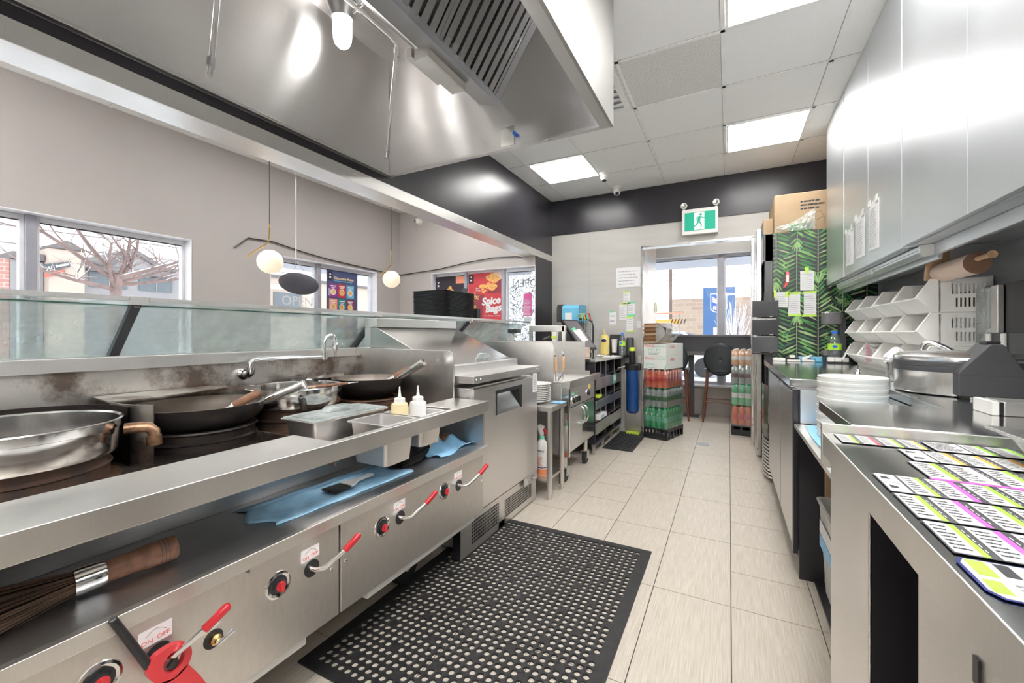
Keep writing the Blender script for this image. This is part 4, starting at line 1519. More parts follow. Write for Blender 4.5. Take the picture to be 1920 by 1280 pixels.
for (y0, y1, hy) in ((2.985, 3.300, 3.265), (3.306, 3.640, 3.345)):
    mb = MB('steel_polished' if y0 > 3.2 else 'steel_fridge').box(-1.115, -1.066, y0, y1, 0.225, 0.555)
    dr = build('door', mb, t, bev=0.002)
    mb = MB('chrome').tube([(-1.066, hy, 0.395), (-1.045, hy, 0.405), (-1.030, hy, 0.44), (-1.030, hy, 0.49), (-1.045, hy, 0.525), (-1.066, hy, 0.535)], 0.006, 12)
    build('handle', mb, dr)
mb = MB('steel_polished').box(-1.12, -1.055, 2.955, 2.985, 0.20, 0.71)
build('corner_post', mb, t, bev=0.003)
for (x, y) in ((-1.11, 3.52), (-1.11, 3.01), (-1.75, 3.52), (-1.75, 3.01)):
    mb = MB('steel').tube([(x, y, 0.10), (x, y, 0.225)], 0.02, 14)
    mb.box(x - 0.03, x + 0.03, y - 0.03, y + 0.03, 0.108, 0.116)
    mb.box(x + 0.022, x + 0.026, y - 0.025, y + 0.03, 0.05, 0.11)
    mb.box(x - 0.026, x - 0.022, y - 0.025, y + 0.03, 0.05, 0.11)
    cs = build('caster', mb, t)
    mb = MB('rubber').lathe([(0.015, -0.016), (0.045, -0.016), (0.05, -0.01), (0.05, 0.01), (0.045, 0.016), (0.015, 0.016)], (x, y, 0.051), 28, 'x')
    mb.use('steel').lathe([(0.001, -0.012), (0.015, -0.012), (0.015, 0.012), (0.001, 0.012)], (x, y, 0.051), 16, 'x')
    build('wheel', mb, cs)
# taps at the front-left of the cooker worktop
mb = MB('chrome')
mb.tube([(-1.160, 3.03, 0.757), (-1.160, 3.03, 0.785)], 0.014, 14)
mb.tube([(-1.160, 3.03, 0.780), (-1.195, 3.01, 0.815)], 0.006, 10)
mb.tube([(-1.160, 3.03, 0.780), (-1.145, 3.06, 0.815)], 0.009, 10)
build('tap', mb, t)


def strainer(x, y, z, dx, label):
    t = thing('wooden_handled_tool', label, 'kitchen tool', (x, y, z), 'wooden handled tools at the noodle cooker')
    a = Vector((x, y, z))
    b = Vector((x + dx, y, z + 0.235))
    m1, m2 = a.lerp(b, 0.30), a.lerp(b, 0.80)
    build('shaft', MB('steel_polished').tube([a, m1], 0.005, 10), t)
    mb = MB('wood_tan').tube([m1, a.lerp(b, 0.36), a.lerp(b, 0.74), m2], [0.009, 0.014, 0.013, 0.009], 16)
    mb.use('ink_black').tube([m2, m2 + Vector((0, 0, 0.012))], 0.006, 10)
    build('handle', mb, t)
    mb = MB('steel_polished')
    mb.tube([m2 + Vector((0, 0, 0.01)), m2 + Vector((-0.012, 0, 0.045)), m2 + Vector((0.0, 0, 0.052))], 0.002, 8)
    build('hook', mb, t)


strainer(-1.172, 2.990, 0.760, -0.006, 'wooden handled strainer standing left at the noodle cooker taps')
strainer(-1.142, 3.055, 0.762, 0.008, 'wooden handled strainer standing right of its twin at the taps')

# ================================================================== BLACK SHELF UNIT AND TILL COUNTER
t = thing('shelf_unit', 'black open shelf unit with dark steel fascias under the till counter', 'shelf unit', (-1.4, 4.3, 0))
mb = MB('laminate_black')
X1 = -1.095
mb.box(-1.80, -1.76, 3.77, 4.82, 0.10, 0.86)
for z in (0.10, 0.30, 0.505, 0.71):
    mb.box(-1.76, X1, 3.77, 4.82, z, z + 0.015)
for y in (3.77, 4.14, 4.48, 4.80):
    mb.box(-1.76, X1, y, y + 0.018, 0.115, 0.86)
build('carcass', mb, t)
for (z0, z1) in ((0.19, 0.295), (0.42, 0.50), (0.60, 0.705)):
    for (y0, y1, dz, dx) in ((3.775, 4.30, 0.0, 0), (4.302, 4.80, -0.012, -0.006)):
        mb = MB('steel_dark').box(X1, X1 + 0.014 + dx, y0, y1, z0 + dz, z1 + dz)
        fb = build('fascia', mb, t, bev=0.002)
        if z0 > 0.55 and y0 > 4.2:
            mb = MB('tape_mint').box(X1 + 0.008, X1 + 0.0095, 4.42, 4.55, 0.60, 0.69)
            mb.use('paper').box(X1 + 0.0095, X1 + 0.010, 4.45, 4.53, 0.62, 0.68)
            build('sticker', mb, fb)
for y in (3.96, 4.145, 4.49):
    build('divider_edge', MB('steel_shelf').box(X1 - 0.002, X1 + 0.004, y, y + 0.008, 0.30, 0.86), t)
build('bottom_rail', MB('steel_dark').box(-1.13, -1.10, 3.77, 4.82, 0.075, 0.10), t)
for y in (3.80, 4.12, 4.45, 4.78):
    build('leg', MB('steel').box(-1.13, -1.105, y, y + 0.022, 0, 0.076), t)
t = tag(build('till_counter', MB('steel_counter').prism([(-1.80, 3.74, 0.862), (-1.085, 3.74, 0.862), (-0.985, 4.83, 0.862), (-1.80, 4.83, 0.862)], (0, 0, 0.028)), bev=0.002),
        'steel topped till counter running to the grey back wall', 'counter')
t = thing('white_carton', 'white food carton with blue print lying on the bottom shelf', 'carton', (-1.15, 3.97, 0.30))
mb = MB('paper').box(-1.23, -1.072, 3.83, 4.10, 0.317, 0.357)
build('carton', mb, t, bev=0.002)
mb = MB('poster_sky')
lines_mb(mb, (-1.0715, 3.90, 0.322), (0, 1, 0), (0, 0, 1), 0.11, 0.03, 3, th=0.35, seed=2)
mb.use('orange').box(-1.21, -1.16, 3.828, 3.8295, 0.322, 0.350)
build('print', mb, t)
tag(build('lime_sponge', MB('lime').rbox(-1.20, -1.075, 3.84, 3.95, 0.521, 0.545, 0.015), bev=0.004), 'lime green sponge on the middle shelf of the black unit', 'sponge')
tag(build('black_printer', MB('plastic_charcoal').box(-1.4, -1.13, 4.20, 4.42, 0.726, 0.80), bev=0.006), 'small black device in the top cubby of the shelf unit', 'device')

# things on the till counter
CT = 0.8905
t = thing('lotion_bottle', 'yellow pump bottle with dark blue oval label on the till counter', 'bottle', (-1.265, 4.74, CT))
mb = MB('lotion_yellow').lathe([(0.001, 0), (0.05, 0), (0.053, 0.006), (0.050, 0.18), (0.045, 0.205), (0.02, 0.225), (0.018, 0.235)], (-1.265, 4.74, CT), 32, sy=0.62)
build('body', mb, t)
mb = MB('sauce_cream').lathe([(0.02, 0.232), (0.02, 0.245), (0.008, 0.25), (0.008, 0.27), (0.012, 0.272), (0.012, 0.282), (0.001, 0.283)], (-1.265, 4.74, CT), 20)
mb.box(-1.27, -1.26, 4.70, 4.74, CT + 0.272, CT + 0.282)
build('pump', mb, t)
mb = MB('blue_deep').lathe([(0.030, 0), (0.001, 0.001)], (-1.265, 4.7065, CT + 0.155), 24, 'y', sx=0.55)
build('label_badge', mb, t)


def water_bottle(x, y, z, label, s=1.0, group=None):
    t = thing('water_bottle', label, 'bottle', (x, y, z), group)
    mb = MB('bottle_water').lathe([(0.001, 0), (0.028 * s, 0), (0.032 * s, 0.006), (0.033 * s, 0.03), (0.030 * s, 0.04), (0.033 * s, 0.05), (0.033 * s, 0.075), (0.030 * s, 0.085), (0.033 * s, 0.095), (0.033 * s, 0.15), (0.031 * s, 0.155), (0.033 * s, 0.165), (0.030 * s, 0.185), (0.016 * s, 0.213), (0.0135 * s, 0.22), (0.0135 * s, 0.232)], (x, y, z), 28)
    build('body', mb, t)
    build('cap', MB('blue_cap').lathe([(0.015 * s, 0.222), (0.015 * s, 0.242), (0.013 * s, 0.244), (0.001, 0.244)], (x, y, z), 20), t)
    mb = MB('label_lime').lathe([(0.0337 * s, 0.10), (0.0337 * s, 0.148)], (x, y, z), 28)
    mb.use('blue_cap').lathe([(0.016, 0.0), (0.001, 0.0005)], (x - 0.008, y - 0.0345 * s, z + 0.126), 16, 'y', sx=0.7)
    build('wrap_label', mb, t)


water_bottle(-1.055, 4.70, CT, 'clear water bottle with blue cap on the till counter by the wall', 1.0, 'water bottles')
t = thing('cup_dispenser', 'black wall rack holding a stack of white cups', 'dispenser', (-1.14, 4.79, CT))
mb = MB('plastic_black').box(-1.215, -1.065, 4.78, 4.83, CT, CT + 0.225)
build('rack', mb, t, bev=0.004)
build('cup_stack', MB('plastic_white').lathe([(0.001, 0), (0.026, 0), (0.034, 0.15), (0.001, 0.15)], (-1.155, 4.755, CT + 0.02), 24), t)
tag(build('dark_canister', MB('plastic_charcoal').lathe([(0.001, 0), (0.04, 0), (0.042, 0.01), (0.042, 0.17), (0.034, 0.19), (0.001, 0.19)], (-0.985, 4.775, CT), 24)), 'dark rounded canister behind the water bottle on the till counter', 'canister')
mb = MB('kraft').box(-1.36, -1.24, 4.0, 4.09, CT, CT + 0.095)
tag(build('kraft_box', mb, bev=0.003), 'small brown cardboard box beside the till screen', 'box')
t = thing('till_screen', 'black tilted till touchscreen on a stand behind the cooker splash', 'screen', (-1.48, 4.25, CT))
a = Vector((-1.60, 4.15, 1.27))
b = Vector((-1.30, 4.30, 0.98))
mb = MB('plastic_black')
r_ = Vector((0.10, 0.16, 0))
dn = Vector((0.22, 0.0, -0.31))
nn = dn.cross(r_).normalized()
p = Vector((-1.565, 4.14, 1.275))
mb.prism([p, p + r_ * 1.15, p + r_ * 1.15 + dn, p + dn], nn * -0.03)
sc = build('bezel', mb, t, bev=0.004)
mb = MB('plastic_grey')
q = p + r_ * 0.10 + dn * 0.05 + nn * 0.001
mb.prism([q, q + r_ * 0.95, q + r_ * 0.95 + dn * 0.9, q + dn * 0.9], nn * 0.001)
build('glass', mb, sc)
mb = MB('paper')
q = p + r_ * 0.25 + dn * 0.38 + nn * 0.003
mb.prism([q, q + r_ * 0.6 - dn * 0.05, q + r_ * 0.65 + dn * 0.33, q + r_ * 0.18 + dn * 0.40], nn * 0.001)
mb.use('tape_mint').prism([q - dn * 0.06, q + r_ * 0.3 - dn * 0.1, q + r_ * 0.3, q], nn * 0.0012)
build('note', mb, sc)
mb = MB('plastic_charcoal')
mb.box(-1.58, -1.32, 4.18, 4.42, CT, CT + 0.03)
mb.prism([(-1.50, 4.26, CT + 0.03), (-1.40, 4.26, CT + 0.03), (-1.44, 4.26, 1.14), (-1.52, 4.26, 1.16)], (0, 0.1, 0))
build('stand', mb, t, bev=0.006)
t = thing('label_printer', 'black and blue rounded printer above the till', 'printer', (-1.66, 4.62, 1.1))
mb = MB('plastic_black')
pr = [(4.52, 1.26), (4.52, 1.42), (4.545, 1.455), (4.60, 1.465), (4.80, 1.465), (4.80, 1.26)]
mb.prism([(-1.765, y, z) for y, z in pr], (0.065, 0, 0))
build('side', mb, t, bev=0.006)
mb = MB('poster_sky')
mb.prism([(-1.70, y, z - 0.01) for y, z in pr], (0.20, 0, 0))
mb.use('paper').box(-1.66, -1.58, 4.517, 4.5195, 1.27, 1.36)
build('body', mb, t, bev=0.01)
build('bracket', MB('plastic_charcoal').box(-1.72, -1.66, 4.56, 4.82, 0.8905, 1.258), t)
t = thing('wire_rack', 'black wire rack with coloured cords beside the till', 'rack', (-1.42, 4.6, CT))
mb = MB('plastic_black')
mb.tube([(-1.34, 4.55, CT), (-1.34, 4.55, 1.20), (-1.36, 4.55, 1.26), (-1.40, 4.55, 1.285), (-1.50, 4.55, 1.29)], 0.008, 10)
for k in range(7):
    mb.tube([(-1.50 + 0.025 * k, 4.55, CT + 0.02), (-1.50 + 0.025 * k, 4.55, 1.27)], 0.003, 6)
build('frame', mb, t)
for (i, c_) in enumerate(('carton_green', 'orange', 'tape_mint', 'red_plastic')):
    mb = MB(c_)
    mb.tube([(-1.52 + 0.03 * i, 4.53, 1.30), (-1.50 + 0.03 * i, 4.52, 1.345), (-1.47 + 0.03 * i, 4.52, 1.345), (-1.455 + 0.03 * i, 4.53, 1.28)], 0.008, 8)
    build('cord', mb, t)
rn = random.Random(9)
tag(build('key_bunch', MB('steel_polished').tube([(-1.22 + 0.012 * i, 4.22 + 0.02 * math.sin(i * 2.1), CT + 0.010 + 0.006 * math.cos(i * 1.7)) for i in range(18)], 0.007, 6)), 'chain of keys lying on the till counter', 'keys')
t = tag(build('receipt_papers', MB('paper').box(-1.12, -1.00, 4.10, 4.40, CT, CT + 0.003)), 'pale papers lying flat on the till counter', 'papers')

# black can drinks hanging at the end / blue filter housing
t = thing('water_filter', 'tall translucent blue water filter housing hung by the doorway', 'water filter', (-0.955, 4.76, 0.24))
mb = MB('filter_blue')
mb.lathe([(0.001, 0), (0.05, 0.0), (0.064, 0.015), (0.066, 0.03)] + [(0.0665 + (0.002 if k % 2 else 0), 0.03 + 0.018 * k) for k in range(24)] + [(0.068, 0.47), (0.068, 0.48)], (-0.955, 4.755, 0.245), 36)
build('housing', mb, t)
mb = MB('plastic_black').lathe([(0.072, 0.478), (0.078, 0.49), (0.078, 0.53), (0.05, 0.545), (0.001, 0.545)], (-0.955, 4.755, 0.245), 32)
mb.box(-1.05, -0.875, 4.80, 4.836, 0.72, 0.79)
build('cap', mb, t)
mb = MB('plastic_white').tube([(-1.03, 4.76, 0.76), (-1.10, 4.73, 0.74), (-1.14, 4.70, 0.68), (-1.17, 4.70, 0.62)], 0.006, 8)
build('hose', mb, t)
t = thing('energy_can', 'tall dark can with lime top standing on the filter cap', 'can', (-0.955, 4.75, 0.79))
mb = MB('plastic_black').lathe([(0.001, 0), (0.032, 0), (0.034, 0.01), (0.034, 0.14)], (-0.955, 4.745, 0.792), 24)
mb.use('lime').lathe([(0.034, 0.14), (0.034, 0.165), (0.028, 0.18), (0.001, 0.18)], (-0.955, 4.745, 0.792), 24)
build('body', mb, t)
tag(build('lime_mop_head', MB('lime').rbox(-1.03, -0.88, 4.74, 4.82, 0.0, 0.03, 0.02), bev=0.006), 'lime green strip on the floor below the blue filter', 'mop head')
mb = MB('steel').box(-1.055, -0.875, 4.832, 4.849, 0.03, 0.88)
tag(build('steel_wall_plate', mb), 'dull steel sheet on the wall behind the blue filter', 'wall plate')


# ---- papers on the grey wall
def paper(x0, x1, z0, z1, y, label, tapes=(), rows=6, group=None, tilt=0.0, name='paper_note', m='paper', cat='note'):
    t = thing(name, label, cat, ((x0 + x1) / 2, y, z0), group)
    mb = MB(m)
    mb.prism([(x0, y, z0), (x1, y, z0 + tilt), (x1, y, z1 + tilt), (x0, y, z1)], (0, -0.0012, 0))
    mb.use('ink')
    lines_mb(mb, (x0 + (x1 - x0) * 0.1, y - 0.0014, z0 + (z1 - z0) * 0.08), (1, 0, 0), (0, 0, 1), (x1 - x0) * 0.8, (z1 - z0) * 0.8, rows, th=0.10, seed=int(abs(x0) * 1000))
    build('sheet', mb, t, smooth=False)
    for (m, a, b, c, d) in tapes:
        build('tape', MB(m).box(a, b, y - 0.0028, y - 0.0016, c, d), t)
    return t


WY = 4.8485
G = 'small notes taped to the grey wall'
paper(-1.158, -0.883, 1.655, 1.88, WY, 'large white printed sheet taped beside the doorway', rows=5, name='printed_sheet')
paper(-1.075, -1.0, 1.47, 1.60, WY, 'topmost small note with lime tape below the large printed sheet', [('tape_green', -1.08, -1.0, 1.59, 1.605), ('tape_green', -1.075, -0.995, 1.465, 1.48)], group=G)
paper(-1.121, -1.037, 1.285, 1.465, WY, 'small note hanging left of the mint taped one', [('tape_green', -1.105, -1.05, 1.458, 1.475)], group=G)
paper(-1.028, -0.948, 1.32, 1.475, WY, 'small note with mint green tape top and bottom', [('tape_mint', -1.03, -0.94, 1.466, 1.485), ('tape_mint', -1.028, -0.945, 1.32, 1.345)], group=G)
paper(-1.041, -0.966, 1.155, 1.315, WY, 'lowest small note with lime tape nearest the doorway', [('tape_green', -1.04, -0.966, 1.30, 1.32), ('tape_green', -1.045, -0.95, 1.145, 1.16)], group=G)
paper(-1.236, -1.160, 1.23, 1.375, WY, 'small note with green tape set apart at the left', [('tape_mint', -1.245, -1.185, 1.37, 1.385)], group=G, rows=2)
paper(-0.925, -0.885, 1.19, 1.265, WY, 'tiny white and dark label at the door frame', rows=3, group=G)

# ---- exit sign
t = thing('exit_sign', 'green running man exit sign with two small lamp heads', 'exit sign', (-0.27, 4.80, 2.18))
mb = MB('plastic_white').box(-0.445, -0.098, 4.78, 4.838, 2.165, 2.435)
build('housing', mb, t, bev=0.008)
mb = MB('exit_green').box(-0.418, -0.125, 4.7775, 4.7795, 2.205, 2.395)
mb.use('exit_white').box(-0.325, -0.228, 4.7760, 4.7778, 2.210, 2.390)
mb.use('exit_green')
y = 4.7745


def pol(pts):
    mb.prism([(-0.277 + a, y, 2.30 + b) for a, b in pts], (0, -0.001, 0))


mb.lathe([(0.013, 0), (0.001, 0.0005)], (-0.262, 4.7745, 2.366), 16, 'y')
pol([(-0.010, 0.045), (0.016, 0.050), (0.010, -0.012), (-0.020, -0.008)])
pol([(0.012, 0.048), (0.034, 0.020), (0.050, 0.026), (0.050, 0.034), (0.034, 0.032), (0.018, 0.052)])
pol([(-0.010, 0.045), (-0.036, 0.030), (-0.034, 0.002), (-0.026, 0.004), (-0.027, 0.024), (-0.008, 0.034)])
pol([(-0.004, -0.010), (0.012, -0.012), (0.026, -0.038), (0.022, -0.078), (0.012, -0.078), (0.014, -0.040)])
pol([(-0.020, -0.008), (0.0, -0.008), (-0.018, -0.040), (-0.052, -0.062), (-0.056, -0.054), (-0.030, -0.034)])
build('face', mb, t, smooth=False)
for x in (-0.425, -0.118):
    mb = MB('plastic_white').tube([(x, 4.80, 2.43), (x, 4.80, 2.455)], 0.010, 12)
    mb.lathe([(0.001, 0.03), (0.026, 0.026), (0.033, 0.0), (0.031, -0.022), (0.024, -0.024)], (x, 4.79, 2.475), 24, 'y')
    mb.use('steel_polished').lathe([(0.024, -0.023), (0.001, -0.018)], (x, 4.79, 2.475), 24, 'y')
    build('lamp_head', mb, t)


# ---- dome cameras
def camera_dome(x, y, z, aim, label, wall=False):
    t = thing('security_camera', label, 'security camera', (x, y, z), 'white dome cameras')
    mb = MB('plastic_white')
    if wall:
        mb.lathe([(0.045, 0.0), (0.045, -0.02), (0.038, -0.03), (0.001, -0.03)], (x, y, z), 28, 'y')
        c = Vector((x, y - 0.045, z))
    else:
        mb.lathe([(0.053, 0.0), (0.050, -0.018), (0.040, -0.035), (0.001, -0.035)], (x, y, z), 28)
        c = Vector((x, y, z - 0.055))
    build('base', mb, t)
    mb = MB('plastic_white').ball(c, 0.040, 24, 14)
    b_ = build('eyeball', mb, t)
    a = Vector(aim).normalized()
    mb = MB('plastic_white').tube([c + a * 0.028, c + a * 0.043], [0.027, 0.026], 20)
    mb.use('plastic_black').tube([c + a * 0.0432, c + a * 0.0445], [0.021, 0.019], 20)
    build('lens', mb, b_)


camera_dome(-1.12, 4.19, CZ, (0.1, -0.4, -1), 'white ceiling camera at the corner of the left panel light')
camera_dome(-1.11, 4.68, CZ, (0.25, -0.8, -0.8), 'white ceiling camera close to the black wall band')
camera_dome(-3.62, 4.349, 2.60, (-0.5, -1, -0.2), 'white camera high on the dining room back wall', True)

# ---- drinks stack in the doorway
SR = math.radians(-17)
SO = Vector((-0.825, 4.70, 0))


def st(u, v, z):
    """stack frame: u across the front, v into the doorway"""
    return (SO.x + u * math.cos(SR) - v * math.sin(SR), SO.y + u * math.sin(SR) + v * math.cos(SR), z)


def sbox(mb, u0, u1, v0, v1, z0, z1):
    return mb.prism([st(u0, v0, z0), st(u1, v0, z0), st(u1, v1, z0), st(u0, v1, z0)], (0, 0, z1 - z0))


def crate(fr, W_, D_, label, name='bottle_crate'):
    t = thing(name, label, 'crate', fr(0, 0, 0), 'black bottle crates on the floor')
    mb = MB('plastic_black')

    def fb(u0, u1, v0, v1, z0, z1):
        mb.prism([fr(u0, v0, z0), fr(u1, v0, z0), fr(u1, v1, z0), fr(u0, v1, z0)], (0, 0, z1 - z0))
    fb(0, W_, 0, D_, 0.0, 0.012)
    H = 0.115
    fb(0, W_, 0, 0.008, 0.012, H * 0.55)
    fb(0, W_, D_ - 0.008, D_, 0.012, H * 0.55)
    fb(0, W_, 0, 0.008, H * 0.85, H)
    fb(0, W_, D_ - 0.008, D_, H * 0.85, H)
    for k in range(3):
        u = k * (W_ - 0.02) / 2
        fb(u, u + 0.02, 0, 0.008, H * 0.55, H * 0.85)
        fb(u, u + 0.02, D_ - 0.008, D_, H * 0.55, H * 0.85)
    for k in range(6):
        v = k * (D_ - 0.03) / 5
        fb(0, 0.008, v, v + 0.03, 0.012, H)
        fb(W_ - 0.008, W_, v, v + 0.03, 0.012, H)
    fb(0, 0.008, 0, D_, H * 0.7, H)
    fb(W_ - 0.008, W_, 0, D_, H * 0.7, H)
    build('frame', mb, t)
    return t


def pack(fr, W_, D_, z0, h, nu, nv, m, cap, lab, label, group, seven=False):
    """shrink-wrapped tray of bottles"""
    t = thing('drinks_pack', label, 'drinks pack', fr(W_ / 2, D_ / 2, z0), group)
    r = min(W_ / nu, D_ / nv) / 2 * 0.97
    first = None
    for i in range(nu):
        for j in range(nv):
            p = Vector(fr(W_ * (i + 0.5) / nu, D_ * (j + 0.5) / nv, z0))
            if first is None:
                mb = MB(m).lathe([(0.001, 0), (r * 0.85, 0), (r, h * 0.05), (r * 0.98, h * 0.25), (r, h * 0.3), (r, h * 0.58), (r * 0.97, h * 0.62), (r, h * 0.68), (r * 0.85, h * 0.8), (r * 0.42, h * 0.92), (r * 0.40, h * 0.94)], p, 16)
                mb.use(lab).lathe([(r * 1.015, h * 0.33), (r * 1.015, h * 0.56)], p, 16)
                mb.use(cap).lathe([(r * 0.46, h * 0.93), (r * 0.46, h * 0.995), (0.001, h)], p, 12)
                first = build('bottle', mb, t)
                p_first = p
            else:
                c = first.copy()
                COL.objects.link(c)
                c.parent = t
                c.location = p - p_first
    mb = MB('shrink_wrap')
    n_u, n_v = nu * 4, nv * 4
    ring_ = []
    for i in range(n_u):
        ring_.append((W_ * i / n_u, -0.002 - 0.004 * abs(math.cos(PI * i / 4))))
    for j in range(n_v):
        ring_.append((W_ + 0.002 + 0.004 * abs(math.cos(PI * j / 4)), D_ * j / n_v))
    for i in range(n_u):
        ring_.append((W_ * (1 - i / n_u), D_ + 0.002 + 0.004 * abs(math.cos(PI * i / 4))))
    for j in range(n_v):
        ring_.append((-0.002 - 0.004 * abs(math.cos(PI * j / 4)), D_ * (1 - j / n_v)))
    k = len(ring_)
    levels = [(0.0, 0.985), (0.25, 1.0), (0.6, 0.995), (0.8, 0.985), (0.93, 0.95)]
    vs = []
    for (f_, sc_) in levels:
        for (u, v) in ring_:
            vs.append(fr(W_ / 2 + (u - W_ / 2) * sc_, D_ / 2 + (v - D_ / 2) * sc_, z0 + h * f_))
    fs = [(a * k + i, a * k + (i + 1) % k, (a + 1) * k + (i + 1) % k, (a + 1) * k + i) for a in range(len(levels) - 1) for i in range(k)]
    mb.add(vs, fs)
    build('shrink_wrap', mb, t)
    if seven:
        mb = MB('plastic_white')
        for i in range(nu):
            q = fr(W_ * (i + 0.38) / nu, -0.0075, z0 + h * 0.60)
            text_mb(mb, '7', q, (math.cos(SR), math.sin(SR), 0), (0, 0, 1), 0.032, bold=0.001)
        build('lettering', mb, t)
    return t


SW, SD = 0.255, 0.43
crate(st, SW, SD, 'black slatted crate under the tall drinks stack in the doorway')
GP = 'shrink wrapped drinks packs in the doorway stack'
pack(st, SW, SD, 0.115, 0.225, 4, 6, 'bottle_green', 'bottle_green', 'carton_green', 'bottom drinks pack of green bottles in the doorway stack', GP, True)
pack(st, SW, SD, 0.341, 0.205, 4, 6, 'bottle_clear', 'bottle_green', 'label_dark_green', 'middle drinks pack of clear bottles with dark green labels', GP)
pack(st, SW, SD, 0.547, 0.200, 4, 6, 'bottle_orange', 'plastic_white', 'label_red', 'top drinks pack of orange red bottles under the cartons', GP)


def carton(z0, h, label, seed):
    t = thing('juice_carton', label, 'carton', st(SW / 2, SD / 2, z0), 'white juice cartons on the drinks stack')
    mb = MB('carton_white')
    sbox(mb, 0.0, SW - 0.002, 0.0, SD, z0, z0 + h)
    build('box', mb, t, bev=0.002)
    R_ = (math.cos(SR), math.sin(SR), 0)
    R2 = (-math.sin(SR), math.cos(SR), 0)
    mb = MB('red_text')
    text_mb(mb, 'FOCO.', st(0.012, -0.0008, z0 + h * 0.72), R_, (0, 0, 1), 0.038, bold=0.0008)
    text_mb(mb, 'FOCO', st(SW - 0.0012, 0.10, z0 + h * 0.66), R2, (0, 0, 1), 0.036, bold=0.0008)
    mb.use('carton_green')
    text_mb(mb, 'COCONUT JUICE', st(0.108, -0.0008, z0 + h * 0.74), R_, (0, 0, 1), 0.018)
    if seed == 2:
        for k in range(5):
            mb.prism([st(0.05 + k * 0.03, -0.0008, z0 + h * 0.48), st(0.068 + k * 0.03, -0.0008, z0 + h * 0.48), st(0.06 + k * 0.03, -0.0008, z0 + h * 0.62)], (0, -0.0005, 0))
    else:
        for (a, b, c, d) in ((0.03, 0.125, 0.12, 0.15), (0.03, 0.125, 0.36, 0.39), (0.03, 0.036, 0.12, 0.39), (0.119, 0.125, 0.12, 0.39)):
            mb.prism([st(a, -0.0006, z0 + h * c), st(b, -0.0006, z0 + h * c), st(b, -0.0006, z0 + h * d), st(a, -0.0006, z0 + h * d)], (0, -0.0005, 0))
        mb.prism([st(0.135 + .10, -0.0006, z0 + h * 0.05), st(0.25, -0.0006, z0 + h * 0.05), st(0.25, -0.0006, z0 + h * 0.45)], (0, -0.0005, 0))
    mb.use('ink')
    lines_mb(mb, st(0.06, -0.0006, z0 + h * 0.08), R_, (0, 0, 1), 0.13, h * 0.32 if seed == 2 else h * 0.05, 3 if seed == 2 else 1, seed=seed)
    build('print', mb, t)


carton(0.748, 0.134, 'lower white juice carton of the two on the drinks stack', 1)
carton(0.883, 0.134, 'upper white juice carton of the two on the drinks stack', 2)
t = thing('flattened_boxes', 'bundle of brown cardboard takeaway boxes in clear wrap on the cartons', 'boxes', st(0.12, 0.15, 1.018))
for k in range(5):
    mb = MB('cardboard_dark' if k % 2 else 'cardboard')
    z = 1.020 + k * 0.043
    mb.prism([st(0.0, -0.01, z), st(0.18, -0.01, z + 0.004), st(0.18, 0.32, z + 0.004), st(0.0, 0.32, z)], (0, 0, 0.018))
    mb.use('cardboard_dark').prism([st(0.004, 0.0, z + 0.018), st(0.175, 0.0, z + 0.020), st(0.175, 0.31, z + 0.020), st(0.004, 0.31, z + 0.018)], (0, 0, 0.024))
    build('folded_box', mb, t)
mb = MB('clear_plastic')
rn = random.Random(8)
vs = []
for j in range(7):
    for i in range(9):
        a = i / 8
        uu = 0.150 + 0.12 * math.sin(PI * min(1, j / 6 * 1.0)) * (0.8 + 0.3 * rn.random())
        vs.append(st(uu, -0.015 + 0.34 * a + 0.01 * rn.random(), 1.022 + 0.038 * j + 0.008 * rn.random()))
mb.add(vs, [(j * 9 + i, j * 9 + i + 1, (j + 1) * 9 + i + 1, (j + 1) * 9 + i) for j in range(6) for i in range(8)])
vs = [st(0.145 + 0.11 * math.sin(PI * j / 6) * q, -0.016 - 0.006 * q, 1.022 + 0.038 * j) for j in range(7) for q in (0, 0.5, 1)]
mb.add(vs, [(j * 3 + i, j * 3 + i + 1, (j + 1) * 3 + i + 1, (j + 1) * 3 + i) for j in range(6) for i in range(2)])
build('plastic_wrap', mb, t)

# small drinks stack at the right jamb beyond the door
def st2(u, v, z):
    a = math.radians(-8)
    return (0.02 + u * math.cos(a) - v * math.sin(a), 5.27 + u * math.sin(a) + v * math.cos(a), z)


crate(st2, 0.20, 0.30, 'black crate under the narrow drinks stack behind the door leaf')
GP = 'drinks packs of the narrow stack behind the door leaf'
pack(st2, 0.20, 0.30, 0.10, 0.235, 3, 4, 'bottle_orange', 'bottle_green', 'label_red', 'lowest drinks pack, orange bottles, in the narrow stack behind the door', GP)
pack(st2, 0.20, 0.30, 0.336, 0.235, 3, 4, 'bottle_green', 'bottle_green', 'ceramic_white', 'second drinks pack, green bottles with white labels, narrow stack', GP)
pack(st2, 0.20, 0.30, 0.572, 0.20, 3, 4, 'bottle_clear', 'plastic_white', 'label_cola', 'third drinks pack with dark cola labels, narrow stack', GP)
pack(st2, 0.20, 0.30, 0.773, 0.18, 3, 4, 'bottle_peach', 'plastic_white', 'ceramic_white', 'top drinks pack of peach coloured bottles, narrow stack', GP)

# floor drain, mats
mb = MB('frame_grey').lathe([(0.062, 0.0), (0.062, 0.003), (0.050, 0.0035), (0.001, 0.0035)], (-0.238, 4.68, 0), 32)
tag(build('floor_drain', mb), 'round steel floor drain in the walkway tiles', 'floor drain')

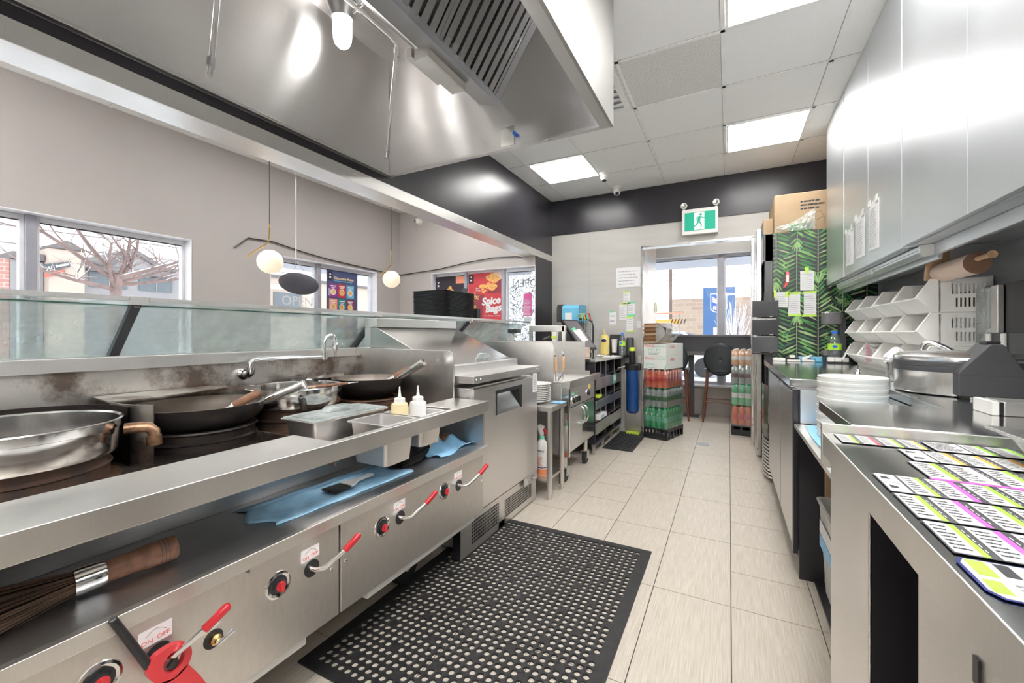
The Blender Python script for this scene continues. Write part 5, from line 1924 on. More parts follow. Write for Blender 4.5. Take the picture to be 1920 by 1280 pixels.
# ================================================================== MATS
def hole_mat(x0, x1, y0, y1):
    mb = MB('rubber')
    H = 0.006
    bx, by = 0.045, 0.035
    nx = int((x1 - x0 - 2 * bx) / 0.0305)
    ny = int((y1 - y0 - 2 * by) / 0.0305)
    px, py = (x1 - x0 - 2 * bx) / nx, (y1 - y0 - 2 * by) / ny
    N = 12
    vs, fs = mb.v, mb.f
    rn = random.Random(4)
    rim = MB('rubber')
    for (a, b, c, d) in ((x0, x0 + bx, y0, y1), (x1 - bx, x1, y0, y1), (x0 + bx, x1 - bx, y0, y0 + by), (x0 + bx, x1 - bx, y1 - by, y1)):
        rim.box(a, b, c, d, 0, H)
    # corner directions of a square cell walked with N points
    sq = []
    for j in range(N):
        t_ = 2 * PI * j / N
        c_, s_ = math.cos(t_), math.sin(t_)
        k_ = 0.5 / max(abs(c_), abs(s_))
        sq.append((c_ * k_, s_ * k_))
    cir = [(math.cos(2 * PI * j / N), math.sin(2 * PI * j / N)) for j in range(N)]
    r = 0.0106
    for i in range(nx):
        for j in range(ny):
            cx, cy = x0 + bx + px * (i + 0.5), y0 + by + py * (j + 0.5)
            solid = (i % 6 == 3 and j % 6 == 2) or (i % 6 == 0 and j % 6 == 5)
            if solid:
                rim.box(cx - px / 2, cx + px / 2, cy - py / 2, cy + py / 2, 0, H - 0.002)
                continue
            V_ = []
            for q in sq:
                V_.append((cx + q[0] * px, cy + q[1] * py, H - 0.001))
            for q in cir:
                V_.append((cx + q[0] * r * 1.12, cy + q[1] * r * 1.12, H))
            for q in cir:
                V_.append((cx + q[0] * r, cy + q[1] * r, 0.0005))
            F_ = []
            for k in range(N):
                q = (k + 1) % N
                F_.append((k, q, N + q, N + k))
                F_.append((N + k, N + q, 2 * N + q, 2 * N + k))
            rim.add(V_, F_)
            # corners of the square that the 12 spokes cut off
            for (sx, sy) in ((1, 1), (-1, 1), (-1, -1), (1, -1)):
                m_ = [p for p in sq if p[0] * sx > 0.2 and p[1] * sy > 0.2]
                rim.add([(cx + sx * px / 2, cy + sy * py / 2, H - 0.001)] + [(cx + p[0] * px, cy + p[1] * py, H - 0.001) for p in m_], [tuple(range(1 + len(m_)))] if len(m_) >= 2 else [])
    return rim


mb = hole_mat(-1.305, -0.352, 0.93, 2.235)
tag(build('rubber_mat', mb), 'large black rubber floor mat full of round drainage holes', 'floor mat')
mb = MB('rubber_matte')
mb.box(-1.105, -0.815, 4.05, 4.83, 0, 0.008)
for k in range(9):
    x = -1.095 + k * 0.031
    for j in range(7):
        mb.box(x, x + 0.010, 4.07 + j * 0.108, 4.07 + j * 0.108 + 0.09, 0.008, 0.014)
tag(build('rubber_mat', mb), 'small black ribbed rubber mat by the blue water filter', 'floor mat')

# ================================================================== PASS COUNTER, SNEEZE GUARD
t = thing('pass_counter', 'low dividing counter with steel ledge between kitchen and dining room', 'counter', (-2.1, 1.4, 0))
build('base', MB('steel_dark').box(-2.32, -1.965, -1.55, 4.30, 0, 0.985), t)
build('top', MB('steel_shelf').box(-2.36, -1.958, -1.55, 4.30, 0.985, 1.030), t, bev=0.002)
t = thing('sneeze_guard', 'long glass sneeze guard with steel shelf along the dividing counter', 'sneeze guard', (-2.1, 1.5, 1.03))
Z1 = 1.2575
mb = MB('steel_shelf')
for (a, b) in ((-1.5, 0.716), (0.776, 1.918), (1.975, 3.00), (3.03, 4.18)):
    mb.box(-1.975, -1.950, a, b, Z1 - 0.016, Z1)
    mb.box(-2.42, -2.40, a, b, Z1 - 0.016, Z1)
    mb.use('sneeze_glass').box(-2.40, -1.975, a, b, Z1 - 0.010, Z1 - 0.003)
    mb.use('steel_shelf')
build('shelf', mb, t, smooth=False)
for y in (0.716, 1.918, 3.0):
    w_ = 0.058 if y < 2 else 0.03
    build('bracket', MB('steel_shelf').box(-2.42, -1.945, y + 0.001, y + w_ - 0.001, Z1 - 0.030, Z1 + 0.002), t, bev=0.002)
for y in (0.745, 1.945, 3.015):
    mb = MB('plastic_charcoal').prism([(-1.962, y - 0.017, Z1 - 0.03), (-1.995, y - 0.017, Z1 - 0.03), (-2.20, y - 0.017, 1.0305), (-2.155, y - 0.017, 1.0305)], (0, 0.030, 0))
    mb.use('steel_polished').box(-1.985, -1.965, y - 0.010, y + 0.008, Z1 - 0.040, Z1 - 0.031)
    build('strut', mb, t)
for (a, b) in ((-1.5, 0.727), (0.763, 1.927), (1.962, 2.998), (3.034, 4.15)):
    mb = MB('sneeze_glass').prism([(-1.985, a, Z1 - 0.030), (-1.990, a, Z1 - 0.030), (-2.188, a, 1.032), (-2.183, a, 1.032)], (0, b - a, 0))
    mb.use('glass_edge').box(-1.990, -1.984, a, b, Z1 - 0.033, Z1 - 0.029)
    build('glass_panel', mb, t, smooth=False)
t = thing('gantry', 'brushed steel gantry bar on posts at the end of the sneeze guard', 'gantry', (-1.8, 4.0, 1.03))
mb = MB('steel_shelf').box(-1.90, -1.50, 4.06, 4.10, 1.145, 1.21)
build('beam', mb, t, bev=0.003)
mb = MB('steel_shelf').box(-1.53, -1.49, 4.06, 4.10, 0.892, 1.205)
build('post', mb, t, bev=0.003)
build('post', MB('steel_shelf').box(-1.90, -1.87, 4.06, 4.10, 0.892, 1.145), t, bev=0.003)
t = thing('scanner', 'small black scanner with white nose on the steel gantry', 'scanner', (-1.60, 4.0, 1.05))
mb = MB('plastic_black').tube([(-1.70, 3.97, 1.06), (-1.62, 3.98, 1.09)], [0.014, 0.016], 12)
build('grip', mb, t)
mb = MB('plastic_white').prism([(-1.61, 3.98, 1.145), (-1.55, 3.98, 1.145), (-1.565, 3.98, 1.03), (-1.60, 3.98, 1.03)], (0, 0.05, 0))
mb.use('lime').box(-1.61, -1.56, 3.978, 4.032, 1.075, 1.10)
build('head', mb, t)
t = thing('card_reader', 'small black card reader on a white post on the pass counter', 'card reader', (-2.02, 3.8, 1.03))
build('post', MB('plastic_white').box(-2.00, -1.965, 3.80, 3.84, 1.03, 1.13), t, bev=0.003)
build('reader', MB('plastic_charcoal').box(-2.01, -1.90, 3.78, 3.87, 1.13, 1.17), t, bev=0.004)

# serving trays stacked on the shelf
prof_t = [(0.0, 0.0), (0.0, 0.0)]


def tray_mb(z):
    mb = MB('tray_black')
    x0, x1, y0, y1 = -2.39, -2.03, 2.74, 3.23

    def rg(d, zz, r):
        o = []
        for (cx, cy, a) in ((x1 - d - r, y0 + d + r, -90), (x1 - d - r, y1 - d - r, 0), (x0 + d + r, y1 - d - r, 90), (x0 + d + r, y0 + d + r, 180)):
            for i in range(6):
                t_ = math.radians(a + 18 * i)
                o.append((cx + r * math.cos(t_), cy + r * math.sin(t_), zz))
        return o
    R_ = [rg(0.0, z + 0.0075, 0.05), rg(0.0, z + 0.009, 0.05), rg(0.006, z + 0.0095, 0.045), rg(0.018, z + 0.002, 0.035), rg(0.016, z, 0.035), rg(0.004, z + 0.007, 0.046)]
    n = 24
    vs = [p for q in R_ for p in q]
    fs = []
    for i in range(3):
        for j in range(n):
            q = (j + 1) % n
            fs.append((i * n + j, i * n + q, (i + 1) * n + q, (i + 1) * n + j))
    fs.append(tuple(3 * n + j for j in range(n)))
    fs.append(tuple(4 * n + j for j in range(n))[::-1])
    for j in range(n):
        q = (j + 1) % n
        fs.append((4 * n + j, 4 * n + q, 5 * n + q, 5 * n + j))
        fs.append((5 * n + j, 5 * n + q, q, j))
    return mb.add(vs, fs)


tr = build('serving_tray', tray_mb(Z1), loc=(-2.21, 2.985, Z1))
tag(tr, 'black serving tray at the bottom of the tray stack', 'tray', 'black trays stacked on the sneeze guard')
for k in range(1, 22):
    dup(tr, (-2.21 + 0.0012 * math.sin(k * 2.3), 2.985 + 0.0012 * math.cos(k * 1.7), Z1 + 0.0101 * k),
        label=('black serving tray on top of the tray stack' if k == 21 else 'black serving tray inside the tall tray stack'))
t = thing('dark_card', 'dark slanted card standing behind the stack of trays', 'card', (-2.1, 3.35, Z1))
mb = MB('plastic_charcoal').prism([(-2.375, 3.30, 1.26), (-2.285, 3.30, 1.26), (-2.175, 3.30, 1.545), (-2.235, 3.30, 1.555)], (0, 0.006, 0))
build('card', mb, t)
mb = MB('plastic_black').box(-2.09, -2.045, 3.25, 3.31, Z1, Z1 + 0.095)
tag(build('black_holder', mb, bev=0.004), 'small black box standing right of the tray stack on the shelf', 'box')

# ================================================================== DINING ROOM
def pendant(x, y, z, r, topz, rod, label):
    t = thing('pendant_lamp', label, 'pendant lamp', (x, y, z), 'globe pendant lamps')
    build('cord', MB('plastic_black').tube([(x, y, CZ), (x, y, topz)], 0.003, 8), t)
    mb = MB('brass').tube([(x, y, topz), (x, y - 0.008, z + r + 0.055), (x, y - 0.010, z + r + 0.050), (x, y - 0.17, z + 0.005)], 0.0055, 10)
    build('brass_rod', mb, t)
    build('globe', MB('globe_light').ball((x, y + 0.005, z), r, 36, 20), t)
    build('canopy', MB('plastic_black').lathe([(0.05, 0), (0.05, -0.02), (0.001, -0.02)], (x, y, CZ), 20), t)


pendant(-3.0, 1.912, 1.652, 0.087, 1.93, 0, 'lit globe pendant lamp on a brass rod, nearer of the two')
pendant(-3.0, 3.160, 1.668, 0.085, 1.96, 0, 'lit globe pendant lamp on a brass rod, near the room corner')
t = thing('hanging_disc', 'dark grey oval acoustic disc hanging in front of the dining window', 'hanging disc', (-3.0, 2.15, 1.515))
mb = MB('speaker_grey')
c = Vector((-3.0, 2.15, 1.515))
prof = [(0.001, -0.030), (0.05, -0.028), (0.09, -0.020), (0.118, 0.0), (0.09, 0.020), (0.05, 0.028), (0.001, 0.030)]
mb.lathe([(a, b * 1.0) for a, b in prof], (0, 0, 0), 48)
hz = Vector((0.58, 0.81, 0)).normalized()          # disc lies upright, broad side towards the kitchen
nz_ = Vector((0.81, -0.58, 0)).normalized()
tl = math.radians(-8)
ax = hz * math.cos(tl) + Vector((0, 0, 1)) * math.sin(tl)
ay = -hz * math.sin(tl) + Vector((0, 0, 1)) * math.cos(tl)
mb.v = [c + ax * (v.x * 1.21) + ay * (v.y * 0.71) + nz_ * v.z for v in mb.v]
build('disc', mb, t)
mb = MB('steel_polished')
mb.tube([(-3.03, 2.10, 1.595), (-3.0, 2.12, 1.64), (-3.0, 2.125, 1.70)], 0.002, 6)
mb.tube([(-2.96, 2.20, 1.585), (-3.0, 2.16, 1.65), (-3.0, 2.125, 1.70)], 0.0015, 6)
mb.tube([(-3.0, 2.125, 1.70), (-3.0, 2.125, CZ)], 0.0012, 6)
build('wire', mb, t)
# power cable strung round the dining room
pts = [(-3.955, 2.20, 1.90), (-3.955, 2.32, 2.01), (-3.955, 2.55, 2.02), (-3.955, 2.9, 1.975), (-3.955, 3.2, 1.95), (-3.955, 3.7, 1.93), (-3.955, 4.1, 1.915), (-3.955, 4.34, 1.92),
       (-3.90, 4.335, 1.92), (-3.3, 4.335, 1.95), (-2.9, 4.335, 2.0), (-2.5, 4.335, 2.03), (-2.2, 4.335, 2.02), (-2.11, 4.335, 2.00)]
tag(build('black_cable', MB('plastic_black').tube(pts, 0.006, 8)), 'long black cable strung along the taupe dining walls', 'cable')
t = tag(build('wall_sensor', MB('plastic_white').box(-3.968, -3.94, 4.28, 4.33, 1.80, 1.87), bev=0.004), 'small white sensor in the corner of the dining room', 'sensor')


# posters in the windows
def food_bowl(mb, c, r, right, up, rim, fill):
    n = Vector(right).cross(Vector(up))
    c = Vector(c)
    for (rr, m, d) in ((r, rim, 0.0006), (r * 0.72, fill, 0.0010)):
        mb.use(m)
        vs = [c + n * d + Vector(right) * rr * math.cos(2 * PI * i / 20) + Vector(up) * rr * math.sin(2 * PI * i / 20) for i in range(20)]
        mb.add(vs, [tuple(range(20))])


def prect(mb, o, R_, U_, x0, x1, y0, y1, m, d=0.0004):
    n = R_.cross(U_) * d
    mb.use(m)
    q = [o + R_ * a + U_ * b + n for a, b in ((x0, y0), (x1, y0), (x1, y1), (x0, y1))]
    mb.add(q, [(0, 1, 2, 3)])


UZ = Vector((0, 0, 1))
# poster A on the left window, faces +X
t = thing('menu_poster', 'navy Discovery Menu poster with nine dish pictures in the left window', 'poster', (-4.03, 3.42, 1.2))
R_ = Vector((0, 1, 0))
o = Vector((-4.045, 3.245, 1.06))
W_, H_ = 0.44, 0.79
mb = MB('poster_navy').box(-4.052, -4.0455, o.y, o.y + W_, o.z, o.z + H_)
build('sheet', mb, t)
mb = MB()
prect(mb, o, R_, UZ, 0.015, 0.075, 0.67, 0.775, 'poster_dark')
prect(mb, o, R_, UZ, 0.032, 0.058, 0.70, 0.72, 'paper', 0.0008)
food_bowl(mb, o + R_ * 0.045 + UZ * 0.745, 0.012, R_, UZ, 'paper', 'paper')
mb.use('poster_gold')
text_mb(mb, 'Discovery Menu', o + R_ * 0.095 + UZ * 0.695 + Vector((0.0006, 0, 0)), R_, UZ, 0.043, bold=0.0012)
prect(mb, o, R_, UZ, 0.10, 0.36, 0.672, 0.680, 'poster_sky')
cols = [('poster_purple', 'poster_red', 'poster_sky'), ('poster_coral', 'poster_teal', 'poster_wine'), ('poster_navy', 'poster_coral', 'poster_purple'), ('poster_teal', 'poster_sky', 'poster_red')]
for r_ in range(4):
    for c_ in range(3):
        x, y = 0.030 + c_ * 0.122, 0.485 - r_ * 0.172
        h_ = 0.155
        if y < 0:
            y, h_ = 0.005, 0.118
        prect(mb, o, R_, UZ, x, x + 0.112, y, y + h_, cols[r_][c_])
        food_bowl(mb, o + R_ * (x + 0.056) + UZ * (y + h_ * 0.40), 0.038, R_, UZ, 'sauce_cream' if (r_ + c_) % 2 else 'paper', 'food_fried' if (r_ + c_) % 3 else 'food_fries')
        prect(mb, o, R_, UZ, x + 0.02, x + 0.095, y + h_ * 0.80, y + h_ * 0.88, 'paper', 0.0008)
        prect(mb, o, R_, UZ, x + 0.03, x + 0.085, y + h_ * 0.68, y + h_ * 0.74, 'paper', 0.0008)
mb.use('paper')
text_mb(mb, 'DUO', o + R_ * 0.048 + UZ * 0.50 + Vector((0.0015, 0, 0)), UZ, -R_, 0.036, bold=0.001)
build('print', mb, t, smooth=False)
tag(build('open_sign', text_mb(MB('paper'), 'OPEN', (-4.04, 2.70, 1.42), R_, UZ, 0.14)), 'pale OPEN lettering on the left dining window', 'sign', 'OPEN signs on the windows')


def chicken(mb, c, s, R_, seed, m='food_fried'):
    rn = random.Random(seed)
    mb.use(m)
    n = R_.cross(UZ)
    for k in range(7):
        cc = Vector(c) + R_ * (rn.random() - 0.5) * s + UZ * (rn.random() - 0.5) * s + n * (0.001 + 0.0002 * k)
        r = s * (0.18 + 0.16 * rn.random())
        a0 = rn.random() * 6
        vs = [cc + R_ * r * (1 + 0.3 * math.sin(3 * t_ + a0)) * math.cos(t_) + UZ * r * 0.8 * math.sin(t_) for t_ in [2 * PI * i / 14 for i in range(14)]]
        mb.add(vs, [tuple(range(14))])


def fries(mb, c, s, R_, seed, n_=26):
    rn = random.Random(seed)
    n = R_.cross(UZ)
    mb.use('food_fries')
    for k in range(n_):
        a = rn.random() * PI
        d = R_ * math.cos(a) + UZ * math.sin(a)
        e = R_ * -math.sin(a) + UZ * math.cos(a)
        cc = Vector(c) + R_ * (rn.random() - 0.5) * s + UZ * (rn.random() - 0.5) * s * 0.5 + n * (0.001 + 0.0001 * k)
        l_, w_ = s * 0.22, s * 0.022
        mb.add([cc - d * l_ - e * w_, cc + d * l_ - e * w_, cc + d * l_ + e * w_, cc - d * l_ + e * w_], [(0, 1, 2, 3)])


RX = Vector((1, 0, 0))
PY = 4.428
t = thing('wing_poster', 'dark purple fried chicken poster behind the stack of trays', 'poster', (-3.15, PY, 1.0))
o = Vector((-3.425, PY, 1.02))
mb = MB('poster_dark').box(o.x, o.x + 0.475, PY + 0.001, PY + 0.006, o.z, o.z + 0.845)
build('sheet', mb, t)
mb = MB()
prect(mb, o, RX, UZ, 0.0, 0.475, 0.0, 0.52, 'poster_plum')
prect(mb, o, RX, UZ, 0.06, 0.42, 0.30, 0.60, 'poster_purple', 0.0006)
prect(mb, o, RX, UZ, 0.03, 0.055, 0.715, 0.74, 'paper', 0.0008)
food_bowl(mb, o + RX * 0.045 + UZ * 0.77, 0.012, RX, UZ, 'paper', 'paper')
prect(mb, o, RX, UZ, 0.32, 0.47, 0.745, 0.835, 'poster_coral', 0.0008)
chicken(mb, o + RX * 0.22 + UZ * 0.66, 0.10, RX, 3)
mb.use('paper')
text_mb(mb, 'Wings', o + RX * 0.16 + UZ * 0.49 + Vector((0, -0.0015, 0)), RX, UZ, 0.12, bold=0.003, shear=0.2)
build('print', mb, t, smooth=False)
t = thing('spice_poster', 'red Spice Bags food poster in the dining room back window', 'poster', (-2.6, PY, 1.0))
o = Vector((-2.915, PY, 1.02))
W_ = 0.475
mb = MB('poster_red').box(o.x, o.x + W_, PY + 0.001, PY + 0.006, o.z, o.z + 0.855)
build('sheet', mb, t)
mb = MB()
prect(mb, o, RX, UZ, 0.005, 0.08, 0.73, 0.84, 'poster_dark')
prect(mb, o, RX, UZ, 0.028, 0.055, 0.76, 0.78, 'paper', 0.0008)
food_bowl(mb, o + RX * 0.042 + UZ * 0.81, 0.012, RX, UZ, 'paper', 'paper')
mb.use('poster_wine')
n = Vector((0, -0.0004, 0))
mb.add([o + RX * a + UZ * b + n for a, b in ((0.26, 0.60), (W_, 0.60), (W_, 0.80), (0.40, 0.72))], [(0, 1, 2, 3)])
mb.add([o + RX * a + UZ * b + n for a, b in ((0.0, 0.30), (0.20, 0.30), (0.24, 0.58), (0.0, 0.62))], [(0, 1, 2, 3)])
mb.add([o + RX * a + UZ * b + n for a, b in ((0.10, 0.0), (0.36, 0.0), (0.30, 0.25), (0.14, 0.32))], [(0, 1, 2, 3)])
chicken(mb, o + RX * 0.30 + UZ * 0.74, 0.19, RX, 5)
chicken(mb, o + RX * 0.24 + UZ * 0.64, 0.06, RX, 8)
chicken(mb, o + RX * 0.05 + UZ * 0.42, 0.10, RX, 6)
mb.use('skin_tan')
mb.add([o + RX * a + UZ * b + n * 2 for a, b in ((0.36, 0.85), (W_, 0.855), (W_, 0.77), (0.42, 0.74), (0.36, 0.79))], [(0, 1, 2, 3, 4)])
fries(mb, o + RX * 0.06 + UZ * 0.56, 0.16, RX, 3, 16)
fries(mb, o + RX * 0.28 + UZ * 0.13, 0.28, RX, 2, 34)
mb.use('paper')
text_mb(mb, 'Spice', o + RX * 0.20 + UZ * 0.455 + Vector((0, -0.003, 0)), (RX + UZ * 0.08), UZ, 0.125, bold=0.005, shear=0.15)
text_mb(mb, 'Bags', o + RX * 0.25 + UZ * 0.365 + Vector((0, -0.003, 0)), (RX + UZ * 0.08), UZ, 0.125, bold=0.005, shear=0.15)
text_mb(mb, 'The Choice is Yours', o + RX * 0.235 + UZ * 0.315 + Vector((0, -0.003, 0)), RX, UZ, 0.026)
text_mb(mb, 'Spice\nWings!', o + RX * 0.11 + UZ * 0.66 + Vector((0, -0.003, 0)), RX, UZ, 0.028)
build('print', mb, t, smooth=False)
t = thing('pink_menu', 'small pink price sheet stuck on the last dining window pane', 'price sheet', (-2.16, 4.34, 1.28))
mb = MB('pink').box(-2.17, -2.06, 4.478, 4.480, 1.33, 1.60)
mb.use('paper')
lines_mb(mb, (-2.16, 4.4775, 1.34), RX, UZ, 0.09, 0.20, 12, seed=3)
mb.box(-2.165, -2.07, 4.478, 4.480, 1.23, 1.32)
build('sheet', mb, t)
mb = MB('ink_black')
mb.use('ink')
text_mb(mb, 'OPEN', (-1.98, 4.475, 1.68), RX, UZ, 0.13, mirror=True)
tag(build('open_sign', mb), 'OPEN lettering seen back to front on the last dining window pane', 'sign', 'OPEN signs on the windows')

# ---- beyond the doorway
t = thing('bar_table', 'dark high bar table with black pedestal at the far windows', 'table', (-0.2, 6.2, 0))
build('tabletop', MB('plastic_grey').box(-1.0, 1.4, 6.02, 6.32, 1.085, 1.11), t, bev=0.003)
build('apron', MB('plastic_charcoal').box(-1.0, 1.4, 6.05, 6.07, 0.89, 1.085), t)
build('shelf_board', MB('plastic_grey').box(-1.0, 1.4, 6.05, 6.30, 0.84, 0.89), t)
for x in (-0.46, 0.95):
    mb = MB('plastic_charcoal').box(x - 0.035, x + 0.035, 6.20, 6.27, 0.012, 0.84)
    mb.box(x - 0.10, x + 0.10, 6.12, 6.32, 0, 0.012)
    build('pedestal', mb, t, bev=0.002)


def stool(x, y, label):
    t = thing('bar_chair', label, 'chair', (x, y, 0), 'black bar chairs with round backs')
    mb = MB('seat_black')
    N = 28
    vs = []
    for j in range(7):
        for i in range(N):
            a = 2 * PI * i / N
            rr = j / 6
            u, v = 0.19 * rr * math.cos(a), 0.205 * rr * math.sin(a)
            vs.append((x + u, y - 0.17 + 0.9 * u * u + 0.02 * (v + 0.2), 0.80 + v))
    mb.add(vs, [(j * N + i, j * N + (i + 1) % N, (j + 1) * N + (i + 1) % N, (j + 1) * N + i) for j in range(6) for i in range(N)])
    bk = build('backrest', mb, t)
    so = bk.modifiers.new('thick', 'SOLIDIFY')
    so.thickness = 0.02
    build('seat', MB('seat_black').lathe([(0.001, 0), (0.19, 0), (0.20, 0.012), (0.195, 0.03), (0.001, 0.035)], (x, y, 0.64), 32), t)
    for (sx, sy) in ((-1, -1), (1, -1), (-1, 1), (1, 1)):
        build('leg', MB('wood_chair').tube([(x + sx * 0.15, y + sy * 0.13, 0.66), (x + sx * 0.20, y + sy * 0.18, 0.0)], [0.016, 0.011], 12), t)
    mb = MB('wood_chair')
    mb.tube([(x - 0.18, y - 0.16, 0.26), (x + 0.18, y - 0.16, 0.26)], 0.009, 8)
    mb.tube([(x - 0.18, y + 0.16, 0.26), (x + 0.18, y + 0.16, 0.26)], 0.009, 8)
    build('footrest', mb, t)


stool(-0.095, 6.02, 'black bar chair with a round back seen through the doorway')
stool(-0.66, 6.00, 'black bar chair half hidden behind the drinks stack')
tag(build('pole_leaf', MB('label_lime').prism([(-0.866, 5.80, 1.55), (-0.850, 5.80, 1.50), (-0.848, 5.80, 1.42), (-0.862, 5.80, 1.40)], (0, 0.02, 0))), 'bright green leaf shaped tag at the steel passage wall', 'tag')
for (i, (x, y)) in enumerate(((-3.2, 1.2), (-3.2, 3.0))):
    pass

# ================================================================== RIGHT SIDE: UPPER CABINETS
CX = 0.687
def cab(y0, y1, label, seams, x=CX):
    t = thing('wall_cabinet', label, 'cabinet', (0.85, (y0 + y1) / 2, 1.51), 'silver wall cabinets')
    build('body', MB('cabinet_silver').box(x + 0.022, 1.018, y0, y1, 1.50, CZ - 0.001), t)
    ys = [y0] + seams + [y1]
    for a, b in zip(ys, ys[1:]):
        build('door', MB('cabinet_silver').box(x, x + 0.020, a + 0.0015, b - 0.0015, 1.505, CZ - 0.004), t, bev=0.001)
    return t


cab(3.545, 4.10, 'narrow silver wall cabinet next to the palm leaf fridge', [])
cab(2.475, 3.525, 'silver wall cabinet with printed sheets taped on its doors', [2.985])
cab(0.30, 2.440, 'long silver wall cabinet at the right edge above the paper roll', [1.28, 1.87], 0.680)
cab(-1.5, 0.28, 'silver wall cabinet out of the frame', [-0.6], 0.680)
mb = MB('window_white').box(0.700, 0.715, 2.442, 2.473, 1.505, CZ - 0.004)
mb.box(0.700, 0.715, 3.527, 3.543, 1.505, CZ - 0.004)
tag(build('filler_strip', mb), 'pale filler strips between the silver wall cabinets', 'strip')


def cab_sheet(y0, y1, z0, z1, label, seed):
    t = thing('printed_sheet', label, 'sheet', (CX, y0, z0), 'printed sheets on the wall cabinet')
    mb = MB('paper').prism([(CX - 0.0015, y0, z0), (CX - 0.0015, y1, z0 + 0.01), (CX - 0.004, y1, z1 + 0.005), (CX - 0.0015, y0, z1)], (-0.0012, 0, 0))
    mb.use('ink')
    lines_mb(mb, (CX - 0.0060, y1 - 0.02, z0 + 0.02), (0, -1, 0), (0, 0, 1), (y1 - y0) - 0.05, z1 - z0 - 0.05, 15, seed=seed, th=0.12)
    build('sheet', mb, t, smooth=False)
    mb = MB('lid_clear').box(CX - 0.0075, CX - 0.006, y0 + 0.01, y0 + 0.05, z1 - 0.012, z1 + 0.022)
    mb.box(CX - 0.0075, CX - 0.006, y1 - 0.03, y1 + 0.012, z1 - 0.012, z1 + 0.022)
    build('tape', mb, t)


cab_sheet(3.28, 3.46, 1.555, 1.785, 'printed sheet on the silver cabinet nearest the fridge', 1)
cab_sheet(3.035, 3.225, 1.565, 1.815, 'middle of three printed sheets on the silver cabinet', 2)
cab_sheet(2.78, 2.945, 1.565, 1.825, 'printed sheet on the silver cabinet nearest the camera', 3)
t = thing('cabinet_light', 'silver strip light fixed under the wall cabinets', 'strip light', (0.74, 3.1, 1.46))
mb = MB('cabinet_silver').prism([(0.725, 2.40, 1.497), (0.775, 2.40, 1.497), (0.775, 2.40, 1.463), (0.742, 2.40, 1.452), (0.725, 2.40, 1.470)], (0, 1.55, 0))
build('housing', mb, t, bev=0.002)
mb = MB('plastic_grey').box(0.7245, 0.726, 2.42, 3.93, 1.478, 1.481)
build('slot', mb, t)
build('end_cap', MB('plastic_white').prism([(0.722, 2.385, 1.499), (0.778, 2.385, 1.499), (0.778, 2.385, 1.458), (0.74, 2.385, 1.448), (0.722, 2.385, 1.466)], (0, 0.014, 0)), t)
build('joint', MB('plastic_white').box(0.721, 0.727, 3.05, 3.08, 1.462, 1.496), t)
tag(build('cabinet_valance', MB('cabinet_silver').box(0.762, 0.778, 0.3, 2.37, 1.452, 1.499), bev=0.001), 'silver valance below the nearest wall cabinets', 'valance')
tag(build('cabinet_valance', MB('cabinet_silver').box(0.778, 0.792, 2.38, 4.10, 1.436, 1.499), bev=0.001), 'silver valance behind the strip light', 'valance')

# kraft paper roll on a dowel under the cabinet
t = thing('paper_roll', 'big roll of pink kraft paper on a wooden dowel below the cabinets', 'paper roll', (0.88, 2.4, 1.40))
RC = Vector((0.862, 0, 1.398))
mb = MB('kraft')
mb.tube([(RC.x, 2.29, RC.z), (RC.x, 2.60, RC.z)], 0.042, 40, caps=False)
mb.use('kraft_core')
mb.tube([(RC.x, 2.291, RC.z), (RC.x, 2.290, RC.z), (RC.x, 2.292, RC.z), (RC.x, 2.42, RC.z)], [0.042, 0.041, 0.026, 0.026], 40, caps=False)
build('roll', mb, t)
mb = MB('wood_tan').tube([(RC.x, 2.19, RC.z + 0.016), (RC.x, 2.62, RC.z + 0.016)], 0.009, 16)
mb.tube([(RC.x, 2.185, RC.z + 0.016), (RC.x, 2.205, RC.z + 0.016)], [0.015, 0.010], 16)
build('dowel', mb, t)
mb = MB('wood_tan').prism([(RC.x - 0.055, 2.605, RC.z - 0.03), (RC.x + 0.03, 2.605, RC.z - 0.03), (RC.x + 0.03, 2.605, 1.499), (RC.x - 0.045, 2.605, 1.499)], (0, 0.02, 0))
build('bracket', mb, t, bev=0.002)
t = thing('hygiene_notice', 'white notice with a blue glove picture on the dark wall', 'notice', (1.0, 2.8, 1.2))
mb = MB('plastic_white').box(1.0155, 1.0195, 2.575, 2.90, 1.20, 1.375)
mb.use('blue_cap')
for (a, b, s_) in ((2.83, 1.325, 0.022), (2.80, 1.335, 0.026), (2.855, 1.32, 0.014)):
    mb.lathe([(s_, 0), (0.001, -0.0005)], (1.0152, a, b), 14, 'x')
mb.use('ink')
text_mb(mb, 'Self Level Hand Hygiene', (1.015, 2.765, 1.325), (0, -1, 0), (0, 0, 1), 0.016)
lines_mb(mb, (1.0152, 2.76, 1.29), (0, -1, 0), (0, 0, 1), 0.15, 0.02, 2, seed=1)
build('board', mb, t)

# ================================================================== COUNTERS
CH = 0.90
t = thing('base_cabinet', 'silver base cabinet with two doors below the far worktop', 'cabinet', (0.6, 3.2, 0))
build('body', MB('laminate_black').box(0.285, 1.015, 2.335, 3.66, 0.12, 0.862), t)
build('plinth', MB('laminate_black').box(0.345, 1.015, 2.34, 3.66, 0, 0.12), t)
for (a, b) in ((2.90, 3.66), (2.385, 2.87)):
    build('door', MB('cabinet_base').box(0.266, 0.284, a, b, 0.125, 0.845), t, bev=0.001)
    for yy in ((a + 0.05) if a > 2.8 else (b - 0.06), ):
        pass
build('door_edge', MB('laminate_black').box(0.266, 0.284, 2.335, 2.375, 0.10, 0.862), t)
for y in (2.92, 2.96, 2.82, 2.76):
    build('hinge', MB('steel_polished').box(0.262, 0.268, y, y + 0.018, 0.83, 0.858), t)
build('end_panel', MB('cabinet_silver').box(0.292, 0.60, 2.325, 2.334, 0.708, 0.862), t)
